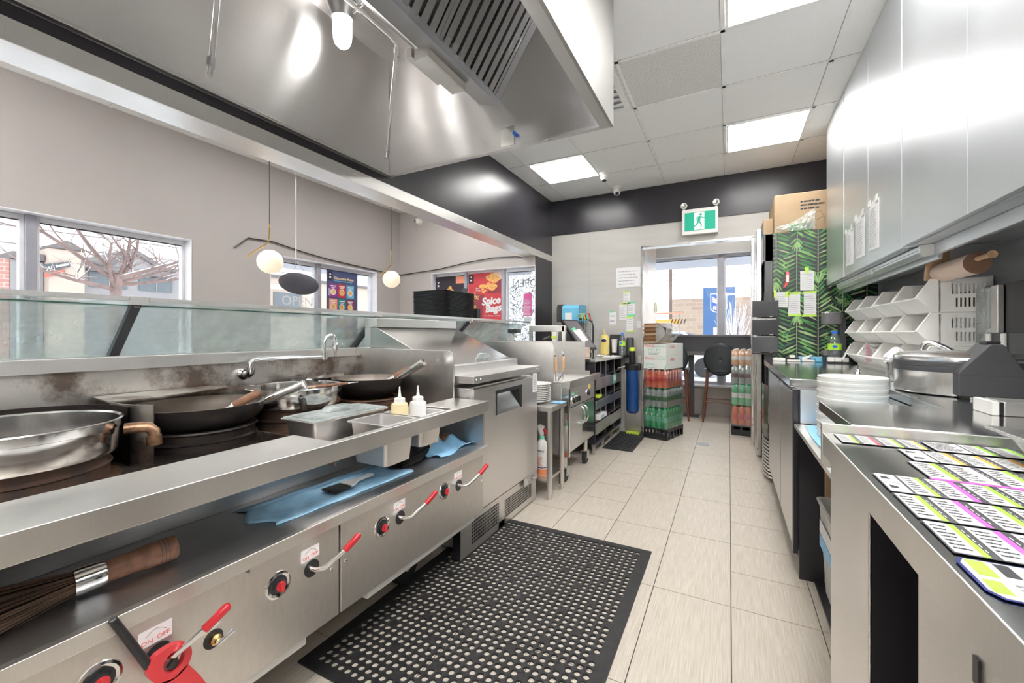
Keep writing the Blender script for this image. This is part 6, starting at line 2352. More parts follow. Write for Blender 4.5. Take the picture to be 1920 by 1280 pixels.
# worktops: far part, rear strip behind the notch, near part
tag(build('worktop', MB('steel_counter').box(0.264, 1.018, 2.455, 4.145, 0.862, CH), bev=0.002),
    'glossy far steel worktop reflecting the palm leaves', 'worktop', 'steel worktops along the right wall')
tag(build('worktop', MB('steel_counter').prism([(0.264, 1.285, 0.868), (1.018, 1.285, 0.868), (1.018, 2.453, 0.868), (0.569, 2.453, 0.868), (0.569, 1.70, 0.868), (0.264, 1.70, 0.868)], (0, 0, CH - 0.868)), bev=0.002),
    'steel worktop under the rice cooker with a notch for the stacked lids', 'worktop', 'steel worktops along the right wall')
t = thing('shelf_cabinet', 'open black shelf cabinet with low blue cloth covered shelf', 'shelf cabinet', (0.6, 1.9, 0))
build('carcass', MB('laminate_black').box(0.60, 1.015, 1.30, 2.32, 0.0, 0.86).box(0.285, 0.60, 2.305, 2.322, 0.0, 0.69).box(0.285, 0.60, 1.30, 1.31, 0.0, 0.68).box(0.34, 0.60, 1.31, 2.305, 0.0, 0.012), t)
build('low_shelf', MB('steel_shelf').box(0.266, 0.60, 1.31, 2.305, 0.690, 0.708), t, bev=0.002)
build('notch_panel', MB('steel_shelf').box(0.572, 0.60, 1.705, 2.32, 0.708, 0.862), t)
tag(build('blue_liner', MB('cloth_blue').grid(14, 8, lambda a, b: (0.30 + 0.26 * b + 0.01 * math.sin(7 * a), 1.33 + 0.95 * a, 0.7095 + 0.0015 * (1 + math.sin(12 * a + 6 * b))))),
    'light blue cloth lining the low shelf in the counter gap', 'cloth')
t = thing('storage_tub', 'grey plastic tub inside the dark opening under the low shelf', 'tub', (0.45, 1.85, 0.30))
mb = MB('lid_clear')
mb.pan(0.338, 0.58, 1.74, 2.262, 0.405, 0.385, taper=0.02, rim=0.012, th=0.003, r=0.03)
build('tub', mb, t)
mb = MB('cloth_blue').box(0.3445, 0.3455, 1.90, 2.20, 0.22, 0.27)
mb.use('paper').box(0.3445, 0.3455, 1.90, 2.20, 0.275, 0.33)
build('label', mb, t)
tag(build('cardboard_sheet', MB('cardboard').box(0.378, 0.595, 2.272, 2.302, 0.0125, 0.66), bev=0.003), 'flat brown cardboard piece standing behind the grey tub', 'cardboard')

# stack of clear bowls / lids in the notch
pl = build('bowl_lid', MB('lid_clear').lathe([(0.001, 0.0), (0.095, 0.0), (0.1075, -0.0015), (0.1090, 0.0), (0.1095, 0.0085), (0.1075, 0.0098), (0.096, 0.0095), (0.001, 0.0090)], (0.425, 2.065, 0.714), 44), loc=(0.425, 2.065, 0.714))
tag(pl, 'round translucent lid at the bottom of the lid stack', 'lid', 'round lids stacked in the counter notch')
for k in range(1, 23):
    dup(pl, (0.425 + 0.0015 * math.sin(k * 2.1), 2.065 + 0.0015 * math.cos(k * 3.3), 0.714 + 0.0105 * k),
        label='round translucent lid on top of the lid stack' if k == 22 else 'round translucent lid inside the tall lid stack')

# ---- prep table with the coloured label sheets
t = thing('label_table', 'stainless steel prep table covered with coloured food date labels', 'prep table', (0.6, 0.6, 0))
mb = MB('steel_counter').box(0.207, 1.018, -1.2, 1.276, 0.852, 0.875)
mb.use('steel_shelf').box(0.205, 0.2085, -1.2, 1.276, 0.825, 0.8765)
build('tabletop', mb, t, bev=0.0015)
mb = MB('steel_shelf').box(0.207, 1.018, 1.277, 1.284, 0.79, 0.8985)
mb.box(0.203, 0.209, 1.27, 1.284, 0.80, 0.9)
build('rear_upstand', mb, t, bev=0.001)
mb = MB('steel_fridge')
mb.box(0.222, 0.226, 0.960, 1.275, 0.06, 0.825)
mb.box(0.222, 0.226, -1.2, 0.740, 0.06, 0.825)
build('front_panel', mb, t, bev=0.002)
mb = MB('laminate_black')
mb.box(0.50, 1.01, -1.2, 1.27, 0.06, 0.85)
mb.box(0.246, 0.50, 1.255, 1.275, 0.06, 0.85)
mb.box(0.2262, 0.50, 0.960, 0.970, 0.06, 0.85)
mb.box(0.2262, 0.50, 0.730, 0.740, 0.06, 0.85)
mb.box(0.246, 0.50, -1.2, 1.25, 0.05, 0.062)
build('inner_case', mb, t)
mb = MB('plastic_black').box(0.2195, 0.2225, 0.583, 0.593, 0.768, 0.795)
build('lock', mb, t)
build('seam_strip', MB('steel_polished').box(0.2195, 0.2225, -1.2, 0.740, 0.813, 0.8165), t)


def date_label(x0, x1, y0, y1, col, kind=0, where=''):
    t = thing('date_label', where, 'label', ((x0 + x1) / 2, (y0 + y1) / 2, 0.8768), 'coloured date labels on the prep table')
    W_, D_ = x1 - x0, y1 - y0
    build('backing', MB('plastic_charcoal').box(x0 - 0.002, x1 + 0.002, y0 - 0.002, y1 + 0.002, 0.8766, 0.8770), t)
    z = 0.8772
    if kind == 0:
        mb = MB('label_paper')
        mb.quad((x0, y0, z), (x0 + W_ * 0.66, y0, z), (x0 + W_ * 0.66, y1, z), (x0, y1, z))
        mb.use('ink_black')
        lines_mb(mb, (x0 + W_ * 0.08, y0 + D_ * 0.08, z), (1, 0, 0), (0, 1, 0), W_ * 0.5, D_ * 0.84, 7, seed=int(x0 * 999 + y0 * 99), th=0.16)
        build('sheet', mb, t, smooth=False)
        mb = MB(col).quad((x0 + W_ * 0.66, y0, z), (x0 + W_ * 0.86, y0, z), (x0 + W_ * 0.86, y1, z), (x0 + W_ * 0.66, y1, z))
        build('colour_band', mb, t, smooth=False)
        mb = MB('label_paper')
        for k in range(5):
            mb.quad((x0 + W_ * 0.91, y0 + D_ * (0.15 + 0.15 * k), z), (x0 + W_ * 0.95, y0 + D_ * (0.15 + 0.15 * k), z), (x0 + W_ * 0.95, y0 + D_ * (0.24 + 0.15 * k), z), (x0 + W_ * 0.91, y0 + D_ * (0.24 + 0.15 * k), z))
        build('print', mb, t, smooth=False)
    elif kind == 1:
        mb = MB('label_paper')
        for k in range(2):
            a, b = y0 + D_ * (0.0 + 0.51 * k), y0 + D_ * (0.49 + 0.51 * k)
            mb.use('label_paper').quad((x0, a, z), (x0 + W_, a, z), (x0 + W_, b, z), (x0, b, z))
            mb.use('ink_black').quad((x0 + W_ * .15, a + D_ * .18, z + .0002), (x0 + W_ * .6, a + D_ * .18, z + .0002), (x0 + W_ * .55, a + D_ * .32, z + .0002), (x0 + W_ * .2, a + D_ * .34, z + .0002))
        build('sheet', mb, t, smooth=False)
    else:
        mb = MB('label_paper').quad((x0, y0, z), (x1, y0, z), (x1, y1, z), (x0, y1, z))
        mb.use('ink_black')
        lines_mb(mb, (x0 + W_ * 0.06, y0 + D_ * 0.08, z + .0002), (1, 0, 0), (0, 1, 0), W_ * 0.86, D_ * 0.84, 8, seed=int(x0 * 999 + y0 * 99), th=0.17)
        build('sheet', mb, t, smooth=False)


rowsL = [
    # y0, y1, [(x0, x1, colour, kind)]
    (1.182, 1.266, [(0.228, 0.262, 'green_stripe', 0), (0.266, 0.300, 'red_stripe', 0), (0.304, 0.338, 'green_stripe', 0), (0.342, 0.376, 'yellow', 0), (0.386, 0.440, '', 2), (0.444, 0.482, 'green_stripe', 0), (0.486, 0.528, 'green_stripe', 0)], 'in the farthest row'),
    (1.074, 1.164, [(0.318, 0.352, '', 1), (0.356, 0.398, 'orange', 0), (0.402, 0.444, 'orange', 0), (0.448, 0.492, 'orange', 0)], 'in the second row from the far end'),
    (0.955, 1.060, [(0.304, 0.348, 'green_stripe', 0), (0.352, 0.394, 'lilac', 0), (0.398, 0.442, 'green_stripe', 0)], 'in the third row from the far end'),
    (0.848, 0.942, [(0.224, 0.250, '', 1), (0.254, 0.286, 'green_stripe', 0), (0.290, 0.330, 'magenta', 0), (0.334, 0.372, 'green_stripe', 0), (0.376, 0.415, 'magenta', 0)], 'in the fourth row from the far end'),
    (0.742, 0.838, [(0.224, 0.258, 'green_stripe', 0), (0.262, 0.300, 'magenta', 0), (0.304, 0.342, 'green_stripe', 0), (0.346, 0.384, 'magenta', 0)], 'in the fifth row from the far end'),
    (0.642, 0.732, [(0.224, 0.258, 'green_stripe', 0), (0.262, 0.300, 'magenta', 0), (0.304, 0.342, 'green_stripe', 0)], 'in the sixth row from the far end'),
]
NM = {'green_stripe': 'green', 'red_stripe': 'red', 'yellow': 'yellow', 'orange': 'orange', 'lilac': 'lilac', 'magenta': 'magenta', '': ''}
ORD = ['leftmost', 'second from the left', 'third from the left', 'fourth from the left', 'fifth from the left', 'sixth from the left', 'seventh from the left']
for (y0, y1, items, rown) in rowsL:
    for i, (x0, x1, c_, k_) in enumerate(items):
        what = {0: 'label with %s band' % NM[c_], 1: 'plain two part label', 2: 'plain printed label'}[k_]
        date_label(x0, x1, y0, y1, c_ or 'paper', k_, '%s, %s %s' % (what, ORD[i], rown))
tag(build('magenta_strip', MB('magenta').box(0.300, 0.43, 0.945, 0.953, 0.8768, 0.8774)), 'thin magenta strip between two rows of date labels', 'strip')
t = thing('round_badge_sheet', 'large white sheet with green blocks nearest the camera on the prep table', 'sheet', (0.29, 0.57, 0.8768), 'coloured date labels on the prep table')
pts = [(0.222, 0.630), (0.216, 0.618), (0.216, 0.560), (0.224, 0.548), (0.40, 0.545), (0.40, 0.634)]
mb = MB('blue_deep').prism([(x, y, 0.8766) for x, y in pts], (0, 0, 0.0004))
mb.use('label_paper').prism([(0.310 + (x - 0.310) * 0.97, 0.589 + (y - 0.589) * 0.94, 0.8770) for x, y in pts], (0, 0, 0.0004))
build('sheet', mb, t, smooth=False)
mb = MB('green_stripe').box(0.224, 0.240, 0.592, 0.626, 0.8774, 0.8776)
mb.box(0.222, 0.236, 0.558, 0.584, 0.8774, 0.8776)
mb.use('ink_black').box(0.246, 0.258, 0.598, 0.626, 0.8774, 0.8776)
mb.prism([(0.275, 0.59, 0.8774), (0.29, 0.585, 0.8774), (0.30, 0.60, 0.8774), (0.285, 0.612, 0.8774)], (0, 0, 0.0002))
mb.use('yellow').box(0.262, 0.270, 0.604, 0.612, 0.8774, 0.8776)
mb.use('ink')
lines_mb(mb, (0.245, 0.558, 0.8776), (1, 0, 0), (0, 1, 0), 0.06, 0.028, 3, seed=2)
build('print', mb, t, smooth=False)
t = thing('lidded_tray', 'shallow grey lidded container with green food at the right edge', 'container', (0.55, 1.1, 0.877))
mb = MB('clear_plastic').pan(0.475, 0.72, 0.93, 1.20, 0.925, 0.045, taper=0.02)
build('tray', mb, t)
mb = MB('leaf_b').rbox(0.51, 0.70, 0.96, 1.17, 0.884, 0.905, 0.03)
build('contents', mb, t, bev=0.006)
mb = MB('steel').prism([(0.465, 0.92, 0.927), (0.73, 0.92, 0.927), (0.73, 1.21, 0.927), (0.465, 1.21, 0.927)], (0, 0, 0.006))
build('lid', mb, t, bev=0.002)

# ================================================================== ON THE RIGHT WORKTOP
t = thing('rice_cooker', 'round stainless steel cooker with tapering charcoal hinge housing', 'cooker', (0.77, 2.14, CH))
c = (0.772, 2.165, CH + 0.004)
mb = MB('drum_steel')
mb.lathe([(0.001, 0), (0.185, 0.0), (0.188, 0.006), (0.188, 0.080)], c, 64)
build('drum', mb, t)
build('dark_band', MB('plastic_charcoal').lathe([(0.188, 0.080), (0.190, 0.084), (0.190, 0.098), (0.1885, 0.0995), (0.190, 0.101), (0.190, 0.116), (0.187, 0.119)], c, 64), t)
build('lid', MB('drum_steel').lathe([(0.187, 0.119), (0.190, 0.126), (0.188, 0.134), (0.165, 0.146), (0.11, 0.152), (0.001, 0.153)], c, 64), t)
mb = MB('plastic_charcoal')
yh = 1.955
pr = [(0.690, CH + 0.010), (0.852, CH + 0.010), (0.852, CH + 0.088), (0.845, CH + 0.100), (0.803, CH + 0.180), (0.797, CH + 0.186), (0.768, CH + 0.186), (0.762, CH + 0.180), (0.697, CH + 0.100), (0.690, CH + 0.090)]
mb.prism([(x, yh, z) for x, z in pr], (0, 0.10, 0))
hs = build('hinge_housing', mb, t, bev=0.004)
build('housing_seam', MB('ink_black').box(0.6895, 0.8525, yh - 0.0006, yh + 0.1, CH + 0.080, CH + 0.0815), t)
build('base', MB('plastic_black').box(0.700, 0.845, yh + 0.004, yh + 0.10, CH + 0.0005, CH + 0.012), t)
build('latch', MB('plastic_black').box(0.765, 0.800, yh + 0.02, yh + 0.07, CH + 0.186, CH + 0.196), t, bev=0.003)
build('foot', MB('steel_polished').lathe([(0.006, 0), (0.006, 0.008), (0.001, 0.009)], (0.722, yh - 0.002, CH + 0.0005), 14), t)

t = thing('napkin_canister', 'steel canister stuffed with crumpled white napkins beside the cooker', 'canister', (0.70, 2.57, CH))
c = (0.70, 2.575, CH + 0.0005)
build('can', MB('steel_polished').lathe([(0.001, 0), (0.0365, 0), (0.038, 0.002), (0.038, 0.078), (0.0395, 0.080), (0.0395, 0.090), (0.038, 0.092), (0.038, 0.098), (0.036, 0.098), (0.036, 0.01), (0.001, 0.01)], c, 40), t)
rn = random.Random(6)


def crump(a, b):
    th_, ph = a * 2 * PI, b * PI * 0.55
    r = 0.036 * (1 + 0.35 * math.sin(5 * th_ + 9 * b) * b + 0.15 * rn.random())
    return (c[0] + r * math.sin(ph) * math.cos(th_) * 1.15, c[1] + r * math.sin(ph) * math.sin(th_), c[2] + 0.095 + 0.052 * math.cos(ph) * (1 + 0.25 * math.sin(3 * th_)))


build('napkins', MB('paper').grid(24, 8, crump), t, smooth=False)
t = thing('saucer', 'small clear saucer with a spoon on the worktop', 'saucer', (0.72, 2.40, CH))
build('saucer', MB('clear_plastic').lathe([(0.001, 0), (0.03, 0.001), (0.045, 0.006), (0.044, 0.008), (0.001, 0.004)], (0.712, 2.44, CH + 0.0005), 24), t)
t['label'] = 'small clear saucer lying between the napkin canister and the cooker'
t = thing('sink_tap', 'curved chrome tap spout arching over the worktop by the baskets', 'tap', (0.86, 2.38, CH))
mb = MB('chrome').tube([(0.905, 2.42, CH), (0.905, 2.42, CH + 0.06), (0.88, 2.43, CH + 0.115), (0.82, 2.45, CH + 0.165), (0.785, 2.46, CH + 0.185), (0.765, 2.465, CH + 0.182), (0.755, 2.468, CH + 0.165), (0.753, 2.468, CH + 0.150)], [0.014, 0.014, 0.011, 0.0095, 0.009, 0.009, 0.0095, 0.0105], 16)
build('spout', mb, t)
t = thing('chrome_stub', 'short chrome cylinder standing on the far worktop edge', 'knob', (0.56, 2.62, CH))
mb = MB('chrome').lathe([(0.001, 0), (0.017, 0), (0.017, 0.040), (0.015, 0.044), (0.001, 0.045)], (0.572, 2.65, CH + 0.0005), 24)
mb.lathe([(0.009, 0.04), (0.009, 0.065), (0.001, 0.066)], (0.580, 2.66, CH), 16)
build('knob', mb, t)

# black board, dispensers by the cooker
t = thing('splash_board', 'black panel standing against the dark wall at the right edge', 'panel', (1.0, 2.3, CH))
build('board', MB('wrap_black').box(0.985, 1.012, 1.60, 2.555, CH + 0.005, 1.325), t, bev=0.002)
t = thing('towel_dispenser', 'tall clear and grey dispenser on the wall behind the baskets', 'dispenser', (0.97, 2.5, 1.1))
mb = MB('clear_plastic').rbox(0.955, 0.983, 2.46, 2.56, 1.08, 1.315, 0.012)
build('cover', mb, t)
mb = MB('steel_shelf').box(0.962, 0.984, 2.405, 2.455, 1.03, 1.320)
build('rail', mb, t, bev=0.004)
build('tank', MB('lid_clear').rbox(0.945, 0.983, 2.43, 2.56, 0.905, 1.06, 0.01), t)
t = thing('black_appliance', 'glossy black appliance with two pale handles behind the cooker', 'appliance', (0.93, 2.1, CH))
build('body', MB('plastic_black').box(0.905, 0.98, 2.02, 2.34, CH + 0.10, CH + 0.225), t, bev=0.004)
for y in (2.30, 2.20):
    build('handle', MB('plastic_white').box(0.897, 0.906, y, y + 0.025, CH + 0.10, CH + 0.222), t, bev=0.003)
build('steel_base', MB('steel_polished').box(0.90, 0.98, 1.90, 2.36, CH + 0.0005, CH + 0.098), t, bev=0.004)
t = thing('metal_box', 'grey and white metal box at the right edge of the worktop', 'box', (0.72, 1.6, CH))
build('body', MB('steel_shelf').box(0.653, 0.80, 1.60, 1.70, CH + 0.0005, CH + 0.038), t, bev=0.003)
build('end', MB('plastic_white').box(0.630, 0.645, 1.60, 1.70, CH + 0.0005, CH + 0.038), t, bev=0.002)
build('gap', MB('plastic_black').box(0.645, 0.653, 1.602, 1.698, CH + 0.003, CH + 0.036), t)


# ---- stacking baskets
def basket(y0, z0):
    """open fronted stacking bin; front faces -X, back to the wall"""
    W_ = 0.318
    th = 0.003
    XB, XF = 1.012, 0.765
    h = 0.147
    y1 = y0 + W_
    mb = MB('basket_white')
    prof = [(XB, z0), (0.822, z0), (0.765, z0 + 0.063), (0.812, z0 + h), (XB, z0 + h)]

    def side(y):
        # solid side sheet with two rows of slots, built from strips
        sl = MB('basket_white')
        xs0, xs1 = 0.875, 0.998
        n = 9
        pit = (xs1 - xs0) / n
        zA = (z0 + 0.022, z0 + 0.062)
        zB = (z0 + 0.080, z0 + 0.125)
        yy = (y, y + th)
        mb.prism([(0.822, yy[0], z0), (xs0, yy[0], z0), (xs0, yy[0], z0 + h), (0.812, yy[0], z0 + h), (0.765, yy[0], z0 + 0.063)], (0, th, 0))
        mb.box(xs0, XB, *yy, z0, zA[0])
        mb.box(xs0, XB, *yy, zA[1], zB[0])
        mb.box(xs0, XB, *yy, zB[1], z0 + h)
        mb.box(xs1, XB, *yy, zA[0], zA[1])
        mb.box(xs1, XB, *yy, zB[0], zB[1])
        for k in range(n):
            a = xs0 + k * pit
            mb.box(a, a + pit * 0.52, *yy, zB[0], zB[1])
            if k == 0:
                mb.box(a, a + pit, *yy, zA[0], zA[1])
            else:
                mb.box(a, a + pit * 0.52, *yy, zA[0], zA[1])
    side(y0)
    side(y1 - th)
    mb.box(0.822, XB, y0 + th, y1 - th, z0, z0 + th)
    mb.box(XB - th, XB, y0 + th, y1 - th, z0, z0 + h)
    mb.prism([(0.822, y0 + th, z0), (0.822 + th, y0 + th, z0), (0.765 + th, y0 + th, z0 + 0.063), (0.765, y0 + th, z0 + 0.063)], (0, W_ - 2 * th, 0))
    o = build('bin', mb, smooth=False)
    # thick rim
    mb = MB('basket_white')
    mb.tube([(0.762, y0 + 0.003, z0 + 0.063), (0.762, y1 - 0.003, z0 + 0.063)], 0.0048, 8)
    for y in (y0 + 0.003, y1 - 0.003):
        mb.tube([(0.762, y, z0 + 0.063), (0.811, y, z0 + h - 0.001), (XB, y, z0 + h - 0.001)], 0.0048, 8)
    for y in (y0 + 0.0, y1 - 0.004):
        mb.box(0.84, 0.846, y, y + 0.004, z0 + 0.003, z0 + h)
    rim = build('rim', mb)
    return o, rim


cols_n = ['nearest column', 'second nearest column', 'second farthest column', 'farthest column']
rows_n = ['bottom row', 'middle row', 'top row']
first = None
for r_ in range(3):
    for c_ in range(4):
        y0, z0 = 2.562 + 0.332 * c_, 0.915 + 0.152 * r_
        lab = 'white plastic stacking basket, %s, %s' % (rows_n[r_], cols_n[c_])
        if first is None:
            o, rim = basket(y0, z0)
            t = thing('stacking_basket', lab, 'basket', (0.89, y0 + 0.159, z0), 'white stacking baskets by the wall')
            for q in (o, rim):
                base = Vector(q.location)
                q.parent = t
                q.location = base - Vector(t.location)
            first = t
        else:
            dup(first, (0.89, y0 + 0.159, z0), label=lab)
tag(build('basket_stand', MB('basket_white').box(0.83, 1.0, 2.58, 3.86, CH, CH + 0.0145)), 'white plastic feet under the bottom row of baskets', 'stand')
for (i, (y, z, m, lab)) in enumerate(((2.70, 1.222, 'cardboard_dark', 'brown packets in the top nearest basket'), (2.72, 1.07, 'plastic_white', 'white cutlery packs in the middle nearest basket'),
                                      (3.04, 1.222, 'kraft', 'kraft paper sleeves in the second top basket'), (3.36, 1.07, 'plastic_white', 'white napkin packs in a middle row basket'))):
    mb = MB(m)
    rn = random.Random(i)
    for k in range(9):
        x = 0.86 + 0.016 * k
        mb.box(x, x + 0.010, y - 0.10, y + 0.11, z, z + 0.075 + 0.02 * rn.random())
    tag(build('packet_bundle', mb), lab, 'packets', 'packets kept in the baskets')
t = thing('straw_bundle', 'bundle of white and pink wrapped packets in a bottom row basket', 'packets', (0.80, 3.36, 0.93))
rn = random.Random(12)
for k in range(14):
    mb = MB('plastic_white')
    z = 0.945 + 0.008 * k
    y = 3.30 + 0.02 * rn.random()
    mb.box(0.775 + 0.01 * rn.random(), 0.92, y, y + 0.16, z, z + 0.006)
    mb.use('pink').box(0.774, 0.7745, y + 0.02, y + 0.10, z + 0.001, z + 0.004)
    build('packet', mb, t)

# ---- things at the fridge end of the worktop
water_bottle(0.715, 3.96, CH, 'clear water bottle with blue cap on the far worktop beside the baskets', 1.32, 'water bottles')
t = thing('cup_sealer', 'grey machine with round top and base behind the water bottle', 'machine', (0.72, 4.06, CH))
build('top', MB('plastic_grey').rbox(0.650, 0.775, 3.995, 4.12, 1.195, 1.29, 0.03), t, bev=0.006)
build('rim', MB('steel_polished').rbox(0.648, 0.777, 3.993, 4.122, 1.280, 1.292, 0.03), t, bev=0.002)
build('column', MB('plastic_charcoal').box(0.76, 0.80, 4.03, 4.12, 0.93, 1.25), t, bev=0.004)
build('base', MB('plastic_grey').rbox(0.650, 0.80, 3.99, 4.12, 0.955, 0.99, 0.03), t, bev=0.004)
build('foot', MB('plastic_black').box(0.66, 0.80, 4.0, 4.12, CH + 0.0005, 0.956), t, bev=0.003)
tag(build('white_tool', MB('plastic_white').prism([(0.735, 3.85, 0.93), (0.745, 3.85, 0.93), (0.80, 3.85, 1.05), (0.79, 3.85, 1.05)], (0, 0.02, 0)), bev=0.002), 'thin white tool leaning beside the water bottle', 'tool')
t = thing('tissue_packs', 'row of small white packs in a black tray on the worktop', 'packs', (0.72, 3.86, CH))
build('tray', MB('plastic_black').box(0.655, 0.80, 3.88, 3.95, CH + 0.0005, CH + 0.012), t)
for k in range(3):
    build('pack', MB('plastic_white').box(0.66 + 0.043 * k, 0.70 + 0.043 * k, 3.885, 3.94, CH + 0.0125, CH + 0.045), t, bev=0.003)
t = thing('label_gun', 'white and blue label gun lying on the far worktop', 'label gun', (0.56, 4.0, CH))
mb = MB('plastic_white').prism([(0.515, 4.02, CH + 0.002), (0.60, 4.02, CH + 0.002), (0.60, 4.02, CH + 0.012), (0.545, 4.02, CH + 0.020), (0.585, 4.02, CH + 0.050), (0.578, 4.02, CH + 0.056), (0.515, 4.02, CH + 0.030)], (0, 0.04, 0))
build('body', mb, t, bev=0.003)
build('grip', MB('poster_sky').box(0.600, 0.645, 4.0, 4.06, CH + 0.002, CH + 0.035), t, bev=0.006)
tag(build('blue_box', MB('cloth_blue').box(0.50, 0.66, 4.075, 4.12, CH + 0.001, CH + 0.038), bev=0.004), 'flat light blue box behind the label gun', 'box')
t = thing('small_printer', 'black and white handheld device lying at the fridge foot', 'device', (0.45, 4.05, CH))
build('body', MB('plastic_black').box(0.41, 0.50, 4.03, 4.10, CH + 0.002, CH + 0.030), t, bev=0.004)
build('cap', MB('plastic_white').box(0.435, 0.472, 4.02, 4.09, CH + 0.0305, CH + 0.050), t, bev=0.004)
build('tongue', MB('plastic_white').box(0.415, 0.50, 3.99, 4.028, CH + 0.002, CH + 0.014), t, bev=0.003)
tag(build('white_packet', MB('plastic_white').box(0.32, 0.405, 4.02, 4.10, CH + 0.001, CH + 0.026), bev=0.006), 'long white packet at the outer end of the far worktop', 'packet')

# ---- tablets on the rack
t = thing('tablet_rack', 'rack holding black tablets at the end of the far worktop', 'rack', (0.30, 4.12, CH))
build('post', MB('plastic_black').box(0.265, 0.295, 4.135, 4.145, CH, 1.47), t)
for z in (1.255, 1.105):
    mb = MB('steel_polished').box(0.19, 0.345, 4.10, 4.135, z - 0.012, z - 0.004)
    build('ledge', mb, t)
build('ledge', MB('plastic_black').box(0.17, 0.36, 4.09, 4.135, 0.950, 0.962), t)
for (z0, z1, lab, m) in ((1.262, 1.400, 'topmost black tablet on the rack beside the doorway', 'plastic_black'), (1.112, 1.243, 'middle black tablet on the rack beside the doorway', 'plastic_black'), (0.966, 1.095, 'lowest tablet on the rack, with a grey rim', 'plastic_charcoal')):
    tt = thing('tablet', lab, 'tablet', (0.27, 4.1, z0), 'tablets on the rack')
    mb = MB(m).box(0.176, 0.364, 4.098, 4.118, z0, z1)
    build('case', mb, tt, bev=0.004)
    mb = MB('wrap_black' if m == 'plastic_black' else 'plastic_charcoal').box(0.188, 0.352, 4.0965, 4.0978, z0 + 0.012, z1 - 0.012)
    build('screen', mb, tt)
    build('clip', MB('steel_polished').box(0.30, 0.325, 4.092, 4.098, z0 + 0.001, z0 + 0.008), tt)

# ---- tall display fridge with palm leaf wrap
t = thing('display_fridge', 'tall black glass door fridge with palm leaf wrap on its side', 'fridge', (0.68, 4.48, 0))
FY = 4.152
mb = MB('wrap_black').box(0.330, 1.016, FY + 0.002, 4.835, 0.0, 1.968)
build('cabinet', mb, t)
mb = MB('laminate_black')
mb.box(0.272, 0.328, FY, FY + 0.05, 0.10, 1.965).box(0.272, 0.328, 4.80, 4.835, 0.10, 1.965)
mb.box(0.272, 0.328, FY + 0.05, 4.80, 0.10, 0.22)
mb.box(0.258, 0.328, FY, 4.835, 1.735, 1.968)
dr = build('door_frame', mb, t, bev=0.003)
build('door_glass', MB('sneeze_glass').box(0.292, 0.298, FY + 0.05, 4.80, 0.22, 1.735), dr, smooth=False)
build('lit_header', MB('paper').box(0.2565, 0.2578, FY + 0.03, 4.81, 1.76, 1.94), t)
# palm leaves: one decal mesh
mb = MB('wrap_black')
mb.quad((0.331, FY + 0.0012, 0.86), (1.012, FY + 0.0012, 0.86), (1.012, FY + 0.0012, 1.966), (0.331, FY + 0.0012, 1.966))
XL, XR, ZL, ZH = 0.331, 1.012, 0.86, 1.966
rn = random.Random(21)
dep = [0.0]


def clip_poly(P_):
    def cut(P_, f, inter):
        o = []
        for i in range(len(P_)):
            a, b = P_[i], P_[(i + 1) % len(P_)]
            fa, fb_ = f(a), f(b)
            if fa >= 0:
                o.append(a)
            if (fa >= 0) != (fb_ >= 0):
                s_ = fa / (fa - fb_)
                o.append((a[0] + (b[0] - a[0]) * s_, a[1] + (b[1] - a[1]) * s_))
        return o
    for f in (lambda p: p[0] - XL, lambda p: XR - p[0], lambda p: p[1] - ZL, lambda p: ZH - p[1]):
        P_ = cut(P_, f, None)
        if len(P_) < 3:
            return []
    return P_


def leaflet(x, z, ang, l_, w_, m):
    c_, s_ = math.cos(ang), math.sin(ang)
    P_ = []
    for (a, b) in ((0, 0), (0.25, 0.42), (0.55, 0.5), (0.82, 0.28), (1, 0), (0.82, -0.26), (0.55, -0.46), (0.25, -0.36)):
        u, v = a * l_, b * w_
        P_.append((x + u * c_ - v * s_, z + u * s_ + v * c_))
    P_ = clip_poly(P_)
    if P_:
        dep[0] += 0.0000012
        mb.use(m)
        n_ = [(p[0], FY + 0.0008 - dep[0], p[1]) for p in P_]
        mb.add(n_, [tuple(range(len(n_)))])


def frond(x, z0, z1, up, ln, n):
    """vertical rib from z0 (stem) to z1 (tip) with slanting leaflets"""
    sgn = 1 if up else -1
    L0 = abs(z1 - z0)
    n = max(3, int(n * 0.52))
    for k in range(n):
        f = k / (n - 1)
        z = z0 + sgn * L0 * (0.05 + 0.95 * f)
        l_ = 0.92 * ln * (0.75 + 0.35 * math.sin(PI * min(1, f * 1.1 + 0.1))) * (1 - 0.35 * f ** 3) * (0.9 + 0.2 * rn.random())
        for side in (-1, 1):
            tilt = math.radians(24 + 36 * f ** 2.5 + 14 * rn.random() - 7)
            ang = tilt if side == 1 else PI - tilt
            if not up:
                ang = -ang
            ms = ['leaf_a', 'leaf_b', 'leaf_c', 'leaf_d', 'leaf_b', 'leaf_a']
            leaflet(x, z, ang, l_, 0.0125 + 0.008 * rn.random(), ms[rn.randrange(6)])
    for k in range(5):
        leaflet(x, z1 - sgn * 0.03, sgn * math.radians(90 + (k - 2) * 14), ln * 0.75, 0.013, 'leaf_c' if k % 2 else 'leaf_b')
    P_ = clip_poly([(x - 0.003, z0), (x + 0.003, z0), (x + 0.0015, z1), (x - 0.0015, z1)])
    if P_:
        dep[0] += 0.0000012
        mb.use('leaf_rib')
        mb.add([(p[0], FY + 0.0008 - dep[0], p[1]) for p in P_], [tuple(range(len(P_)))])


